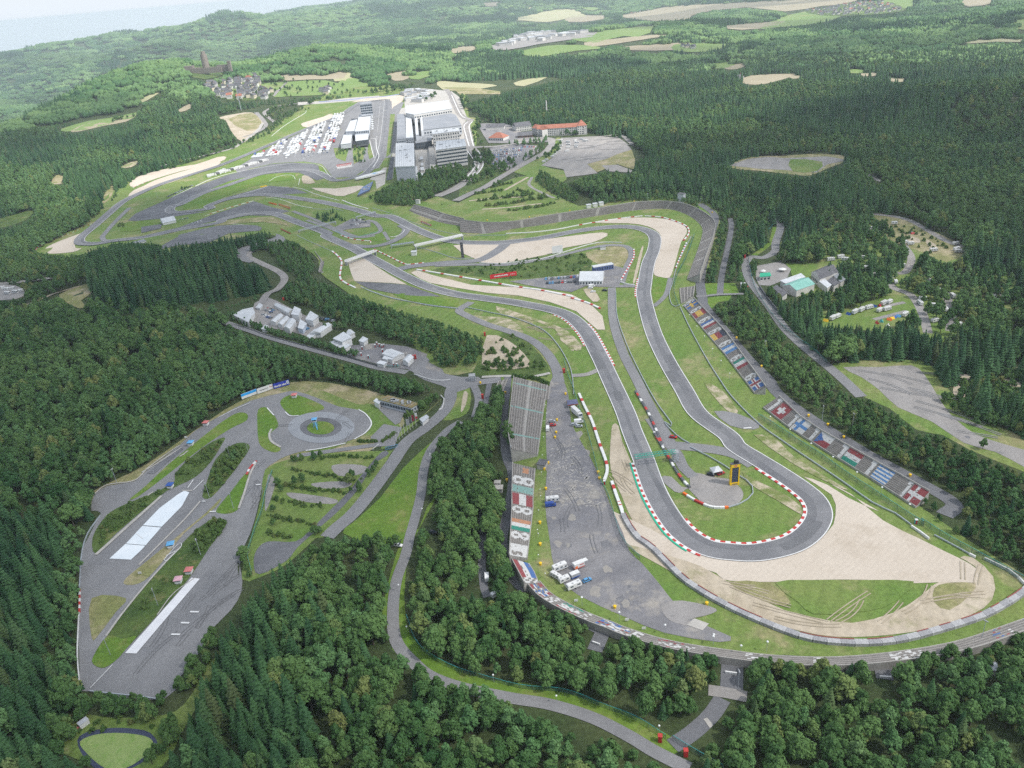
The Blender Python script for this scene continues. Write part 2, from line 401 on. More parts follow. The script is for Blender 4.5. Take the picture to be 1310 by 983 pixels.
def ribbon_mesh(P, w, z):
    n = normals(P); vs = []
    ws = w if isinstance(w, list) else [w]*len(P)
    for p, q, ww in zip(P, n, ws):
        q_ = tz(p.x, p.y); zz = z if abs(q_) < .02 else q_+z+.5*float(ss(.02, 1.5, abs(q_)))+1.2*float(ss(1700, 2600, math.hypot(p.x, p.y)))
        vs += [(p.x+q.x*ww/2, p.y+q.y*ww/2, zz), (p.x-q.x*ww/2, p.y-q.y*ww/2, zz)]
    return vs, [(2*i, 2*i+1, 2*i+3, 2*i+2) for i in range(len(P)-1)]
def ribbon(name, m, layer, s, w, clear=True, closed=False, margin=1.5):
    P = tidy(pts(s)) if isinstance(s, str) else s
    P = smooth(P, 8, closed)
    if closed: P.append(P[0].copy())
    vs, fs = ribbon_mesh(P, w, zl(layer))
    if clear:
        ww = (max(w) if isinstance(w, list) else w)+margin
        n = normals(P); a = [p+q*ww/2 for p, q in zip(P, n)]; b = [p-q*ww/2 for p, q in zip(P, n)]
        U_, V_ = proj([tuple(p) for p in a+b[::-1]]); k = len(P)
        for i in range(k-1):
            fill([(U_[i], V_[i]), (U_[i+1], V_[i+1]), (U_[2*k-2-i], V_[2*k-2-i]), (U_[2*k-1-i], V_[2*k-1-i])], 0)
    o = struct(mobj(name, vs, [f[::-1] for f in fs], m))
    if len(o.data.polygons) and o.data.polygons[0].normal.z < 0: o.data.flip_normals()
    return P
def edge_lines(P, w, off=.35, lw=.45, name='edge_line'):
    n = normals(P)
    for sgn in (1, -1):
        Q = [p+q*sgn*(w/2-off) for p, q in zip(P, n)]
        vs, fs = ribbon_mesh(Q, lw, zl(6)); o = struct(mobj(name, vs, [f[::-1] for f in fs], m_white))
        if o.data.polygons[0].normal.z < 0: o.data.flip_normals()
def line(s, lw=.4, m=None, layer=6, name='painted_line'):
    P = smooth(pts(s), 6); vs, fs = ribbon_mesh(P, lw, zl(layer)); o = struct(mobj(name, vs, [f[::-1] for f in fs], m or m_white))
    if o.data.polygons[0].normal.z < 0: o.data.flip_normals()
def kerb(s, w=1.5, seg=2.2, cols=None, name='kerb', h=.09):
    """raised kerb of alternating blocks"""
    P = resample(smooth(pts(s), 8), seg); n = normals(P); b = MB(); z = .03+.07*6
    for i in range(len(P)-1):
        a0, a1 = P[i]+n[i]*w/2, P[i]-n[i]*w/2; c0, c1 = P[i+1]+n[i+1]*w/2, P[i+1]-n[i+1]*w/2
        vs = [(q.x, q.y, .02) for q in (a0, a1, c1, c0)]+[(q.x, q.y, z+h) for q in (a0, a1, c1, c0)]
        b.add(vs, [(4, 7, 6, 5) if False else (7, 6, 5, 4), (0, 1, 5, 4), (1, 2, 6, 5), (2, 3, 7, 6), (3, 0, 4, 7)], i % 2)
    o = b.build(name, cols or [m_red, m_white]); 
    bm = bmesh.new(); bm.from_mesh(o.data); bmesh.ops.recalc_face_normals(bm, faces=bm.faces); bm.to_mesh(o.data); bm.free()
    return struct(o)

# ------------------------------------------------------------------ terrain sheet (polar grid, one mesh out to the horizon)
def terrain():
    rr = [0]+list(np.geomspace(60, 1500, 16))+list(np.geomspace(1550, 11500, 100))[0:]
    az = np.concatenate([np.linspace(-44, 44, 221), np.linspace(48, 312, 45)])
    A = np.radians(az); nA = len(A); V = [(0, 0, 0)]; r = np.array(rr[1:])
    X = np.outer(r, np.sin(A)); Y = np.outer(r, np.cos(A)); Z = ht(X, Y)
    V += list(zip(X.ravel(), Y.ravel(), Z.ravel())); F = []
    for j in range(nA): F.append((0, 1+(j+1) % nA, 1+j))
    for i in range(len(r)-1):
        for j in range(nA):
            a = 1+i*nA+j; b = 1+i*nA+(j+1) % nA; F.append((a, b, b+nA, a+nA))
    o = mobj('ground', V, F, m_ground, smoothed=True)
    if o.data.polygons[500].normal.z < 0: o.data.flip_normals()
    return struct(o), r, az, Z
ground, g_r, g_az, g_Z = terrain()
def tz(x, y):
    """height of the terrain sheet itself (bilinear in its polar grid)"""
    r = math.hypot(x, y)
    if r < 60: return 0.0
    a = math.degrees(math.atan2(x, y)); a = a if a >= -44 else a+360
    i = min(max(np.searchsorted(g_r, r)-1, 0), len(g_r)-2); j = min(max(np.searchsorted(g_az, a)-1, 0), len(g_az)-2)
    t = min(max((r-g_r[i])/(g_r[i+1]-g_r[i]), 0), 1); s_ = min(max((a-g_az[j])/(g_az[j+1]-g_az[j]), 0), 1)
    return float((g_Z[i, j]*(1-s_)+g_Z[i, j+1]*s_)*(1-t)+(g_Z[i+1, j]*(1-s_)+g_Z[i+1, j+1]*s_)*t)
# ------------------------------------------------------------------ woods: outline in the picture, kind of tree, phrase for labels
WOODS = {}; LATE = []
def wood(kind, phrase, s, sp=7.0, h=(14, 20), late=False):
    i = len(WOODS)+1; WOODS[i] = (kind, phrase, sp*.76, (h[0]*.62, h[1]*.80)); fill(px(s), i)
    if late: LATE.append((px(s), i))
wood('S', 'the tall wood right of the circuit', 'o 590,135 640,118 800,85 1000,60 1310,20 1540,0 1540,760 1310,720 1200,640 1100,560 960,400 930,330 990,290 900,262 760,255 720,235 830,200 800,180 750,170 690,165 640,165 600,140', 6.2, (17, 23))
wood('B', 'the leafy rise at the right edge', 'o 1215,135 1250,115 1310,105 1540,90 1540,200 1310,192 1220,190', 9, (15, 20))
wood('B', 'the leafy wood above the campsite', 'C 640,560 700,550 800,620 900,720 1000,730 1200,760 1400,830 1400,960 1200,880 1090,920 900,850 760,800 640,700', 8, (14, 19))
wood('B', 'the leafy belt in the right hand wood', 'C 0,530 250,470 420,500 600,560 620,600 400,600 250,590 200,610 0,560', 8, (13, 18))
wood('M', 'the wood above the left of the track', 'A -600,560 0,500 230,470 500,440 640,330 720,290 870,300 960,400 830,445 960,465 975,500 900,545 760,600 620,650 490,700 400,800 330,860 130,960 0,1000 -600,1100', 6.5, (13, 19))
wood('M', 'the wood below the village', 'A 720,330 800,348 900,368 1050,378 1130,372 1310,362 1310,378 1180,388 1080,392 960,412 880,432 830,446 700,420', 7, (13, 18))
wood('B', 'the leafy wood behind the driving centre', 'D -600,230 0,230 100,180 350,150 345,200 700,225 850,220 860,260 1000,310 1310,390 1400,420 R 1280,600 1150,650 880,640 780,670 430,590 380,560 D 1090,490 920,540 850,590 760,650 690,730 560,820 430,870 360,910 380,980 G 330,100 300,300 290,500 300,660 340,700 340,790 230,800 230,900 310,920 350,982 350,1150 -600,1150', 7.6, (15, 20))
wood('B', 'the leafy slope at the left edge', 'D -600,30 0,0 250,0 370,50 380,75 350,150 345,205 250,140 100,180 0,230 -600,230', 7, (9, 14))
wood('Y', 'the young birch wood by the driving centre', 'D 880,300 1000,310 1310,390 1400,420 R 1280,600 1150,650 880,640 780,670 430,590 380,560 D 1090,490 920,540 850,590 760,650 690,730 560,820 430,870 360,910 400,780 600,560 700,480', 5.6, (10, 15))
wood('D', 'the dark spruce hill behind the works yard', 'A 330,980 450,930 640,935 900,900 1010,870 1050,900 1050,945 950,960 D 950,20 1030,80 1010,150 860,190 700,220 450,220 350,200 330,100 400,0', 6.0, (24, 27))
wood('B', 'the bank below the far hairpin', 'A 130,960 300,970 450,925 640,930 620,960 400,985 D 370,50 200,60 0,70 -100,20', 6, (8, 12))
wood('M', 'the mixed wood at the lower left corner', 'G -600,80 60,80 200,60 260,250 200,600 230,800 200,900 240,1150 -600,1150', 7.2, (16, 22))
wood('Y', 'the young trees along the left edge of the asphalt', 'G 230,80 330,110 300,300 290,500 296,660 200,640 210,420 250,240', 5.5, (10, 14))
wood('S', 'the spruce wood in front of the driving centre', 'G 640,950 690,850 760,640 800,600 830,480 880,400 1000,280 1050,210 1200,130 1310,90 H 150,110 200,60 230,130 180,250 170,450 180,500 100,560 60,600 0,640 G 1310,1150 600,1150', 6.4, (17, 24))
wood('B', 'the leafy copse beside the lane bend', 'H -140,200 0,120 150,90 200,60 230,140 190,250 160,430 60,450 -60,420', 7, (12, 17), late=True)
wood('B', 'the leafy wood at the bottom edge', 'H 80,560 180,490 250,540 330,625 450,655 560,665 650,735 720,800 600,860 560,900 500,1150 -100,1150 -150,1000 -50,650', 7.5, (13, 18), late=True)
wood('M', 'the mixed wood in the bottom corner of the lane', 'H 600,860 720,790 800,830 950,860 1090,900 1200,960 1260,1010 1260,1150 480,1150', 6.5, (12, 18), late=True)
wood('B', 'the leafy belt between lane and grandstand', 'X 550,340 600,330 640,330 650,480 662,640 650,800 645,983 H 530,150 528,320 430,330 400,200 X 500,983 450,830 420,760 405,640 425,530 460,440 500,400', 6.3, (12, 17), late=True)
wood('B', 'the leafy belt inside the lane bend', 'X 380,800 430,860 490,983 H 400,200 430,320 560,350 640,340 700,330 800,400 900,450 960,480 Z 460,405 560,418 700,455 800,475 920,500 955,540 940,600 920,640 955,690 930,740 860,800 770,865 700,840 H 1230,850 1060,770 900,720 700,668 560,655 420,605 300,525 262,440 250,330 285,180 310,60', 6.3, (12, 17), late=True)
wood('B', 'the tree row behind the tall grandstand', 'E 640,470 630,520 560,560 545,640 540,760 600,770 612,640 640,560', 5.5, (8, 12), late=True)
wood('B', 'the tree row behind the painted stand', 'E 550,930 560,980 540,1000 530,1160 560,1230 570,1290 640,1310 655,1280 640,1220 620,1130 620,1000 630,960 610,910', 5.5, (9, 13), late=True)
wood('B', 'the leafy belt below the curved stand', 'Z 60,230 110,210 160,270 300,320 420,370 440,400 400,480 300,470 150,350 110,290', 5.6, (9, 13), late=True)
wood('B', 'the leafy belt under the bottom stand', 'Z 430,440 460,400 560,410 700,450 800,470 950,490 965,540 940,580 860,570 700,580 560,560 450,520', 5.6, (9, 13), late=True)
wood('B', 'the leafy wood in the lower right corner', 'a 195,630 270,605 380,620 480,620 600,610 740,630 750,690 890,690 960,660 1170,640 1200,680 1310,560 1500,540 1500,1150 0,1150 30,960 130,800 220,740 200,700', 7, (11, 16), late=True)
wood('B', 'the belt behind the bottom right stand', 'a 270,615 400,630 560,640 770,632 900,600 1050,560 1150,565 1310,510 1500,480 1500,600 1180,660 1000,720 760,720 560,680 300,680', 6, (9, 13), late=True)
wood('B', 'the leafy belt behind the right hand stand', 'F 115,170 240,160 300,230 380,290 440,370 550,440 640,520 790,590 900,690 1060,720 1310,830 1600,900 1600,1150 a 1400,320 1310,290 1150,200 1040,130 900,20 F 940,890 800,800 700,740 560,640 430,560 330,430 210,310 120,210', 6, (8, 12))
wood('Y', 'the leafy belt behind the upper bend stand', 'T 590,65 680,45 820,33 1000,28 1120,60 1180,80 1240,40 V 0,-20 100,-10 165,70 150,120 50,210 0,220 T 1310,270 1260,300 1240,400 1120,400 1140,250 1165,130 1120,100 1000,65 820,58 700,72', 5.5, (7, 11))
wood('B', 'the trees below the hotel road', 'B 100,750 300,640 490,640 500,680 430,720 370,750 270,790 140,780', 6.5, (9, 13), late=True)
wood('B', 'the trees along the campsite fence', 'B 300,770 400,775 600,830 900,780 910,740 860,700 760,640 730,700 800,760 700,800 620,800 450,790', 5.5, (6, 9), late=True)
wood('Y', 'the leafy strip between yard and track', 'o 362,362 395,350 400,355 440,372 500,393 560,410 610,428 630,438 625,455 600,470 555,470 548,450 500,435 455,420 430,412 400,395 358,385', 5.6, (8, 12), late=True)
wood('Y', 'the leafy strip by the yard entrance', 'o 380,310 400,325 405,345 393,360 362,345 335,312 345,300', 5.6, (7, 10), late=True)
wood('Y', 'the hedge row below the works yard', 'R 0,150 60,170 200,230 300,265 440,285 540,290 600,340 740,370 800,385 780,405 600,350 330,290 150,240 0,205', 4.5, (4, 7), late=True)
wood('S', 'the campsite trees', 'V 190,250 200,180 330,60 480,70 640,60 720,110 760,190 770,300 700,370 520,330 400,250', 7.5, (13, 18))
wood('S', 'the spruces around the campsite lawn', 'V 190,480 250,400 370,400 500,350 640,320 690,370 690,400 600,450 500,490 400,530 560,530 640,560 900,580 900,660 280,650', 6.5, (11, 16))
surf('campsite_lawn', m_grass, 0, 'V 300,60 480,60 640,40 860,120 1040,200 1060,260 900,330 1310,330 1330,640 860,640 640,580 380,560 330,520 250,300 200,200', 2, clear=False)
for a in ('V 830,340 1310,300 1310,640 860,640', 'V 390,60 640,50 780,200 850,330 760,420 560,330 400,260'):
    wood('M', 'the open wood right of the campsite', a, 8.5, (10, 16))

# ------------------------------------------------------------------ flat surfaces, low layers first
surf('clearing', m_drygrass, 0, 'D 225,150 290,118 345,108 350,150 310,180 330,205 300,212 240,178', 2); ribbon('footpath', m_dirt, 1, 'D 70,212 130,180 220,142 300,116', 4); surf('pitch', m_graylot, 0, 'D -80,118 60,122 95,150 60,172 -80,175', 2); ribbon('far_left_road', m_graylot, 1, 'D -200,130 0,116 100,106 212,92', 7); ribbon('forest_path', m_dirt, 1, 'A -100,790 0,765 130,735 200,705 265,700', 5); surf('clearing', m_drygrass, 0, 'A 195,700 215,670 240,672 230,705', 2); surf('clearing', m_drygrass, 0, 'A 400,740 440,700 425,750 390,780', 2); surf('clearing', m_scrub, 0, 'A -60,850 60,820 130,800 100,840 0,870', 2); surf('clearing', m_worn, 0, 'A 460,640 500,620 540,615 500,640', 2)
surf('infield_grass', m_grass, 0, 'o 30,330 100,292 165,232 300,190 420,120 520,115 520,240 560,252 640,272 760,262 870,250 917,270 917,330 885,380 960,480 1180,650 1310,735 1420,800 1310,815 1130,842 950,832 820,802 690,748 655,640 640,480 560,480 520,430 440,372 410,350 400,325 330,300 200,320', 3, clear=False)
# driving centre
surf('verge', m_drygrass, 0, 'D 1310,500 1100,490 900,570 760,660 560,800 420,870 350,910 350,960 420,960 1000,900 1500,700 1500,560', 3)
surf('verge', m_grass, 1, 'R 500,600 780,690 870,690 1030,810 1000,850 800,900 500,980 400,800', 3)
surf('skidpad_asphalt', m_road, 2, 'W 0,535 60,490 180,470 240,415 330,350 390,300 450,245 560,180 690,115 830,80 890,72 980,100 1080,140 1170,155 1215,190 1225,225 1195,260 1130,290 1010,325 930,335 850,358 800,385 755,420 740,500 720,600 690,700 650,790 640,890 G 905,200 920,250 920,320 880,390 800,470 760,550 690,640 620,735 345,700 305,650 300,300 318,150 385,20 W -10,600', 2)
for s in ('W 725,155 765,145 800,185 815,225 800,240 780,260 775,290 825,325 800,343 750,325 728,295 722,230', 'W 850,95 900,90 1000,130 1015,150 990,160 905,180 860,172 822,125',
          'W 680,180 665,168 630,170 570,205 460,290 330,395 230,490 160,548 200,535 320,445 480,320 600,240 670,205', 'W 665,440 610,510 545,590 550,610 600,612 640,590 655,540 690,440',
          'G 350,345 480,345 440,400 380,480 350,497', 'G 790,15 700,90 540,220 480,270 475,292 520,292 570,262 640,180 700,100 820,0 W 560,545'):
    surf('grass_island', m_grass2 if s[0] == 'W' else m_drygrass, 3, s, 3)
for s in ('W 580,280 560,280 500,310 400,390 360,440 355,470 310,500 240,530 100,590 40,640 -5,720 10,790 100,700 300,530 350,500 450,450 520,380 570,300', 'W 685,310 660,300 610,310 540,370 510,440 490,500 480,540 520,540 600,450 660,370 685,330',
          'G 865,60 840,45 790,55 720,110 640,200 560,290 470,390 410,490 355,570 360,600 400,610 450,575 480,540 600,410 720,270 800,150'):
    surf('shrub_bed', m_scrub, 3, s, 3)
surf('grass_island', m_grass2, 4, 'G 410,490 355,570 360,600 400,610 450,575 480,540 520,490 470,500', 3)
surf('wet_slab', m_slab, 5, 'W 70,812 165,817 215,770 228,755 140,748', 0); surf('wet_slab', m_slab, 5, 'W 143,746 230,753 298,675 215,668', 0); surf('wet_slab', m_slab, 5, 'W 218,665 300,672 390,580 422,520 400,512 370,530 290,590', 0)
surf('white_slab', m_slabw, 5, 'G 478,555 520,557 762,272 730,268', 0)
surf('dark_slab', m_dark, 5, 'D 560,838 590,838 698,745 682,738', 0)
def ell(t, cx, cy, rx, ry, n=26): return t+' '+' '.join('%.1f,%.1f' % (cx+rx*math.cos(2*math.pi*i/n), cy+ry*math.sin(2*math.pi*i/n)) for i in range(n))
surf('skid_ring', m_ring, 4, ell('W', 1004, 233, 147, 69), 2); surf('ring_core', m_dark, 5, ell('W', 1002, 233, 92, 43), 2); surf('grass_island', m_grass2, 6, ell('W', 1001, 236, 60, 29), 2)
# plots left of the entry road
surf('plot_grass', m_grass, 1, 'W 750,420 870,370 1000,345 1290,335 1310,345 1250,440 1060,690 980,720 860,830 740,890 650,900 690,720 740,540', 2)
surf('plot_track', m_dark, 2, 'W 1270,340 1190,430 1120,520 1050,590 1000,640 960,680 890,735 770,735 720,770 705,830 730,880 850,820 900,760 1000,670 1080,600 1170,500 1230,400 1300,350', 3)
for s in ('W 1050,400 1150,395 1210,410 1170,440 1080,445', 'W 960,480 1080,470 1140,480 1100,500 1000,500', 'W 850,520 960,530 1070,550 1050,570 900,555', 'W 770,440 800,470 790,520 760,600 755,560'):
    surf('gravel_plot', m_graylot, 2, s, 3)
surf('meadow', m_grass2, 1, 'X 560,350 500,390 430,440 300,560 200,690 80,800 30,850 160,900 250,890 330,840 370,640 400,520 440,450 540,370', 2)
surf('verge', m_grass, 1, 'X 525,215 600,200 600,290 560,330 480,345 520,280', 2); surf('bare_dirt', m_dirt, 2, 'X 575,215 592,225 580,280 560,310 565,260', 2)
surf('verge', m_grass, 1, 'X 420,300 250,450 200,470 260,400 370,340 480,240', 2)
surf('verge', m_grass2, 0, 'H 300,80 330,0 380,-60 280,120 250,250 250,430 300,520 430,600 560,655 700,665 900,715 1060,765 1260,870 1290,930 1200,930 1000,800 800,770 640,730 540,690 400,670 280,610 200,540 170,420 150,440 190,260 240,110', 2)
ribbon('entry_road', m_road, 3, 'X 740,163 600,178 535,190 515,215 512,250 480,310 400,380 320,440 250,540 170,650 80,760 0,830 -40,870', 8.0)
ribbon('cross_road', m_road, 3, 'X 560,350 500,390 430,470 395,560 380,680 350,800 330,870 H 250,180 215,280 202,400 215,510 290,600 360,650 480,690 650,725 800,750 960,800 1100,870 1200,930 1330,995', 5.0)
surf('forecourt', m_road, 3, 'R 880,690 1000,690 1060,745 1040,800 1010,815 960,770', 0); surf('forecourt', m_road, 3, 'R 860,890 940,810 1050,830 1010,920 900,940', 0); ribbon('forecourt_link', m_road, 3, 'R 1010,930 900,935 780,950 R 420,1000', 4)
surf('junction', m_road, 2, 'X 330,95 390,60 420,75 400,110 470,130 560,150 640,150 640,180 520,225 500,200 430,175 370,150', 2)
ribbon('gate_road', m_road, 3, 'X 615,180 640,250 625,330', 5); ribbon('shadow_lane', m_dark, 1, 'X 690,170 660,330 645,500 662,650 H 540,150 545,280 560,340', 3.5, margin=0)  # lane between the tree rows: mostly their shadow, put into a dark colour
ribbon('yard_road', m_road, 2, 'R -60,200 0,212 120,245 250,290 500,360 760,430 900,470 1080,500', 6)
surf('works_yard', m_graylot, 1, 'R 170,100 240,60 300,80 450,150 560,200 650,220 480,285 400,260 230,230 140,190', 0); surf('works_yard', m_lot, 1, 'R 740,340 900,325 1080,345 1200,390 1190,430 1290,480 1320,540 1200,545 1080,480 1000,475 790,420 720,400', 0)
ribbon('hill_road', m_graylot, 2, 'c 640,610 520,650 450,700 470,760 D 950,15 1000,40 1060,70 1085,100 1060,140 1010,168 R 250,40 210,100', 7)
surf('parking_bay', m_road, 1, 'c 360,680 430,650 640,600 640,575 700,600 700,640 560,640 480,700 500,760 420,760', 2)
# stand surroundings and the big lot
ribbon('stand_road', m_dark, 2, 'E 640,470 625,620 632,760 655,830 655,900 640,980 H 630,60 618,130 640,230 690,300 N 230,400 340,500 520,600 700,690 Z 480,400 560,425 700,455 850,490 990,520 1090,530 a 300,625 480,630 620,635 770,625 900,600 1100,560 1310,495 1420,460', 5, margin=0)
surf('worn_lot', m_lot, 2, 'E 800,490 830,450 850,480 870,540 880,640 920,720 960,790 1000,880 1030,960 o 797,682 805,705 822,722 844,748 864,773 892,796 935,815 920,822 850,810 800,790 740,762 712,735 703,690 697,640 700,600 698,540', 2)
surf('gravel_patch', m_graylot, 3, 'Z 690,280 780,265 900,290 930,310 880,330 800,350 820,375 750,360 710,335', 2); surf('concrete_pad', m_pale, 4, 'Z 833,342 896,365 868,394 800,370', 0)
surf('verge', m_grass, 1, 'o 693,570 700,570 697,640 703,690 712,735 740,762 800,790 850,812 920,824 1000,838 1000,845 900,838 780,800 735,770 690,735 685,690 690,620', 2)
ribbon('service_road', m_road, 3, 'E 500,185 455,215 480,235 560,270 640,295 720,325 780,370 820,430 835,490', 7)
surf('bare_dirt', m_dirt, 1, 'E 560,310 640,330 700,380 720,430 600,440 540,420', 2); surf('scrub', m_scrub, 0, 'E 500,460 600,320 640,300 720,340 790,420 790,470 680,460', 2)
ribbon('path', m_pale, 3, 'E 540,470 640,466 720,470 800,455', 3)
# paved lane behind the right hand stand
ribbon('stand_lane', m_dark, 2, 'T 1100,70 1160,120 1145,200 1110,330 1100,400 1110,470 J 330,170 440,310 560,450 800,740 1000,940 F 370,530 480,615 700,755 900,865 1040,950 a 1000,60', 7.5)
ribbon('side_lane', m_dark, 2, 'T 1225,130 1230,170 1215,250 1190,370 1182,450', 5); ribbon('side_link', m_road, 3, 'J 250,80 340,75 480,60 640,55 800,50', 3.5)
surf('verge', m_grass2, 1, 'J 280,-60 480,-60 480,50 330,65 300,40', 0); surf('verge', m_grass2, 1, 'J 520,-60 660,-60 700,40 540,55', 0); surf('verge', m_grass2, 1, 'J 310,100 470,80 620,70 600,120 480,140 400,220', 0)
ribbon('pond_road', m_road, 2, 'V 150,60 195,85 207,120 195,180 F 560,-190', 5) if False else None
ribbon('campsite_road', m_road, 2, 'V 160,65 203,95 205,120 185,180 180,220 130,248 80,244 55,262 52,310 80,370 150,460 220,560 300,640 F 600,460 690,545', 7)
ribbon('cycle_path', m_grass2, 1, 'V 185,110 160,180 60,260 40,300', 5)
surf('campsite_lot', m_graylot, 1, 'V 100,285 210,265 255,300 235,345 160,375 110,372 95,340', 0)
surf('lot_grass', m_grass, 0, 'F 570,420 920,405 1000,490 1060,560 1100,610 1180,640 1310,700 1500,760 1500,900 1310,830 1100,745 1000,690 900,670 800,590 700,545 640,490', 2)
surf('gravel_lot', m_graylot, 1, 'F 620,432 760,432 880,425 930,460 980,540 1020,600 1060,640 1130,690 1250,730 1400,780 1400,860 1310,812 1200,755 1080,720 960,640 830,585 760,520 690,470', 2)
for s, ww in (('F 1095,560 1062,530 1080,480 1130,465 1210,490 1310,500', 6), ('F 1235,535 1215,495', 6), ('F 1255,490 1265,450 1330,435', 6), ('F 990,550 1035,545', 4)): ribbon('dirt_track', m_dirt, 1, s, ww)
surf('clearing', m_drygrass, 0, 'V 610,45 700,50 830,100 1000,175 1040,230 960,265 880,240 830,215 760,195 700,155 680,100', 2)
ribbon('forest_road', m_graylot, 1, 'V 618,50 700,58 780,75 850,110 950,168 1035,200', 6)
surf('bare_dirt', m_dirt, 1, 'V 780,150 830,160 840,180 790,175', 2); surf('bare_dirt', m_dirt, 1, 'V 860,160 910,190 920,215 880,200', 2)
for s, ww in (('V 690,350 720,385 800,420 850,500 875,590', 6), ('V 765,190 800,250 775,310 735,320', 6), ('V 950,400 985,500 975,580', 6), ('V 1300,400 1200,420', 4)): ribbon('campsite_track', m_graylot, 1, s, ww)
surf('campsite_lawn', m_grass, 0, 'V 400,530 500,490 600,460 690,425 770,430 800,480 780,520 640,560 560,545 420,545', 2); ribbon('campsite_track', m_graylot, 1, 'V 680,468 770,450', 4); ribbon('campsite_track', m_graylot, 1, 'V 630,528 780,490', 4)
surf('campsite_lawn', m_grass, 0, 'V 900,400 1010,420 1010,590 900,580 870,500', 2); surf('campsite_lawn', m_drygrass, 0, 'V 690,110 760,180 690,160', 2); surf('campsite_lawn', m_grass, 0, 'V 420,230 540,250 600,270 470,260', 2); surf('campsite_lawn', m_grass, 0, 'V 400,90 450,95 440,130 415,120', 2)
surf('forest_lot', m_graylot, 1, 'C 185,632 260,608 330,600 400,605 560,600 640,615 560,630 520,660 400,650 300,645', 0); surf('forest_lot_grass', m_drygrass, 0, 'C 185,640 260,600 400,596 560,588 645,610 560,645 500,670 440,668 300,652', 2); surf('forest_lot_grass', m_grass, 2, 'C 420,610 540,620 520,655 430,655', 2)
ribbon('forest_road', m_graylot, 1, 'C 700,660 760,690 830,705', 5)
# car parks and roads around the hotel
surf('car_park', m_graylot, 1, 'Q 700,400 1130,390 1200,440 1240,490 1140,520 1050,560 900,600 960,650 980,670 830,690 740,700 720,640 550,610 640,550 690,490', 0)
surf('car_park', m_lot, 1, 'Q 150,480 330,440 520,460 540,500 430,570 420,600 290,650 165,620', 0)
surf('verge', m_drygrass, 0, 'Q 900,600 1050,555 1140,520 1240,490 1260,640 1130,600 980,660', 2); surf('car_park', m_graylot, 1, 'Q 1010,610 1130,605 1250,650 1230,665 1060,655', 0)
ribbon('main_road', m_graylot, 2, 'Q -100,880 0,830 130,770 260,690 400,610 500,555 590,500 630,440 610,405 500,405 380,440 200,465 80,470 0,475', 11)
surf('hotel_forecourt', m_lot, 1, 'Q 60,290 300,290 350,330 500,400 660,405 640,430 330,440 150,440 110,380', 0)
ribbon('hotel_road', m_graylot, 2, 'Q 640,420 800,400 1000,390 1150,380 1250,450', 7); ribbon('verge', m_grass2, 2, 'Q 1060,395 1150,400 1210,450 1240,480', 4) if False else None
surf('verge', m_scrub, 0, 'Q -40,720 60,640 150,610 290,655 430,570 470,600 260,690 130,765 0,825 -80,850', 2, clear=False); surf('verge', m_grass, 0, 'O 890,110 960,110 980,330 1060,340 1060,620 1000,640 930,430 940,340', 2, clear=False); surf('verge', m_grass, 0, 'Q 300,640 500,560 640,420 700,400 700,500 560,610 720,650 740,720 560,800 440,690', 2, clear=False)
surf('terrace_lawn', m_grass, 0, 'Q -150,960 50,830 260,740 440,690 620,820 840,920 820,960 600,1010 200,1020', 2)
for s in ('Q 0,880 200,860 400,850', 'Q 100,945 300,930 560,900', 'Q 270,800 360,750 450,700', 'Q 480,700 460,760 560,820 650,860'): ribbon('gravel_path', m_dirt if s[2] != '4' else m_graylot, 1, s, 4)
# dual carriageway above the circuit
ribbon('dual_carriageway', m_graylot, 2, 'O 740,40 780,90 830,190 880,290 940,340 1010,365', 12); ribbon('dual_carriageway', m_graylot, 2, 'O 1000,360 955,420 975,520 1000,640 1060,720 1090,800 1060,880 980,960 B 500,680 440,720 370,750', 14)
for s in ('O 975,380 930,430 955,540 985,640', 'O 1020,380 985,430 1000,520 1030,640', 'O 970,690 1040,800 1030,880 950,975', 'O 1080,690 1130,800 1110,880 1020,975', 'O 1020,690 1085,800 1070,880 985,975'): line(s, 1.6, m_white, 5)
line('O 800,100 900,310 1000,350', 1.6, m_white, 5)
surf('plaza', m_pale, 0, 'O 300,60 500,30 800,60 880,120 960,330 930,420 980,640 960,800 900,830 600,900 520,960 200,982 150,960 230,250 310,230', 0)
surf('dry_field', m_drygrass, 0, 'O 700,20 1000,20 1310,60 1310,90 950,90 900,110 850,60', 0, drape=True)
# paddock
surf('paddock_asphalt', m_road, 1, 'P -130,700 0,625 60,585 250,480 480,370 620,290 800,210 900,140 1010,120 1090,120 1200,125 1290,140 1240,250 1220,480 1180,600 1140,640 1140,800 1060,870 1000,880 1020,800 1130,690 1140,640 1100,690 940,720 870,770 700,775 640,700 600,660 450,640 200,655 0,700 -100,740', 0)
surf('gravel_trap', m_gravel, 2, 'P 450,310 620,260 660,240 700,250 640,300 480,350 430,330', 2)
surf('gravel_trap', m_gravel, 2, 'P 850,140 1000,95 1290,80 1280,130 1200,180 1190,200 1185,130 1100,125', 0)
surf('verge', m_grass, 2, 'P 700,530 830,520 810,600 800,640 720,610', 0); surf('verge', m_grass, 2, 'P 870,500 960,500 950,620 870,660 860,560', 0); surf('verge', m_grass, 2, 'P 990,480 1010,500 1035,600 1000,620 985,560', 0)
surf('verge', m_grass, 2, 'P 1176,240 1215,240 1175,580 1140,600', 0); surf('verge', m_grass, 2, 'P 1130,610 1180,605 1150,680 1080,690', 0); surf('verge', m_grass2, 2, 'P 1205,690 1255,680 1250,780 1195,790', 0)
surf('drive', m_pale, 2, 'P 1120,690 1145,690 1130,830 1060,870 1050,800 1000,790', 0); surf('drive', m_dark, 3, 'P 1180,600 1205,600 1190,790 1140,800', 0)
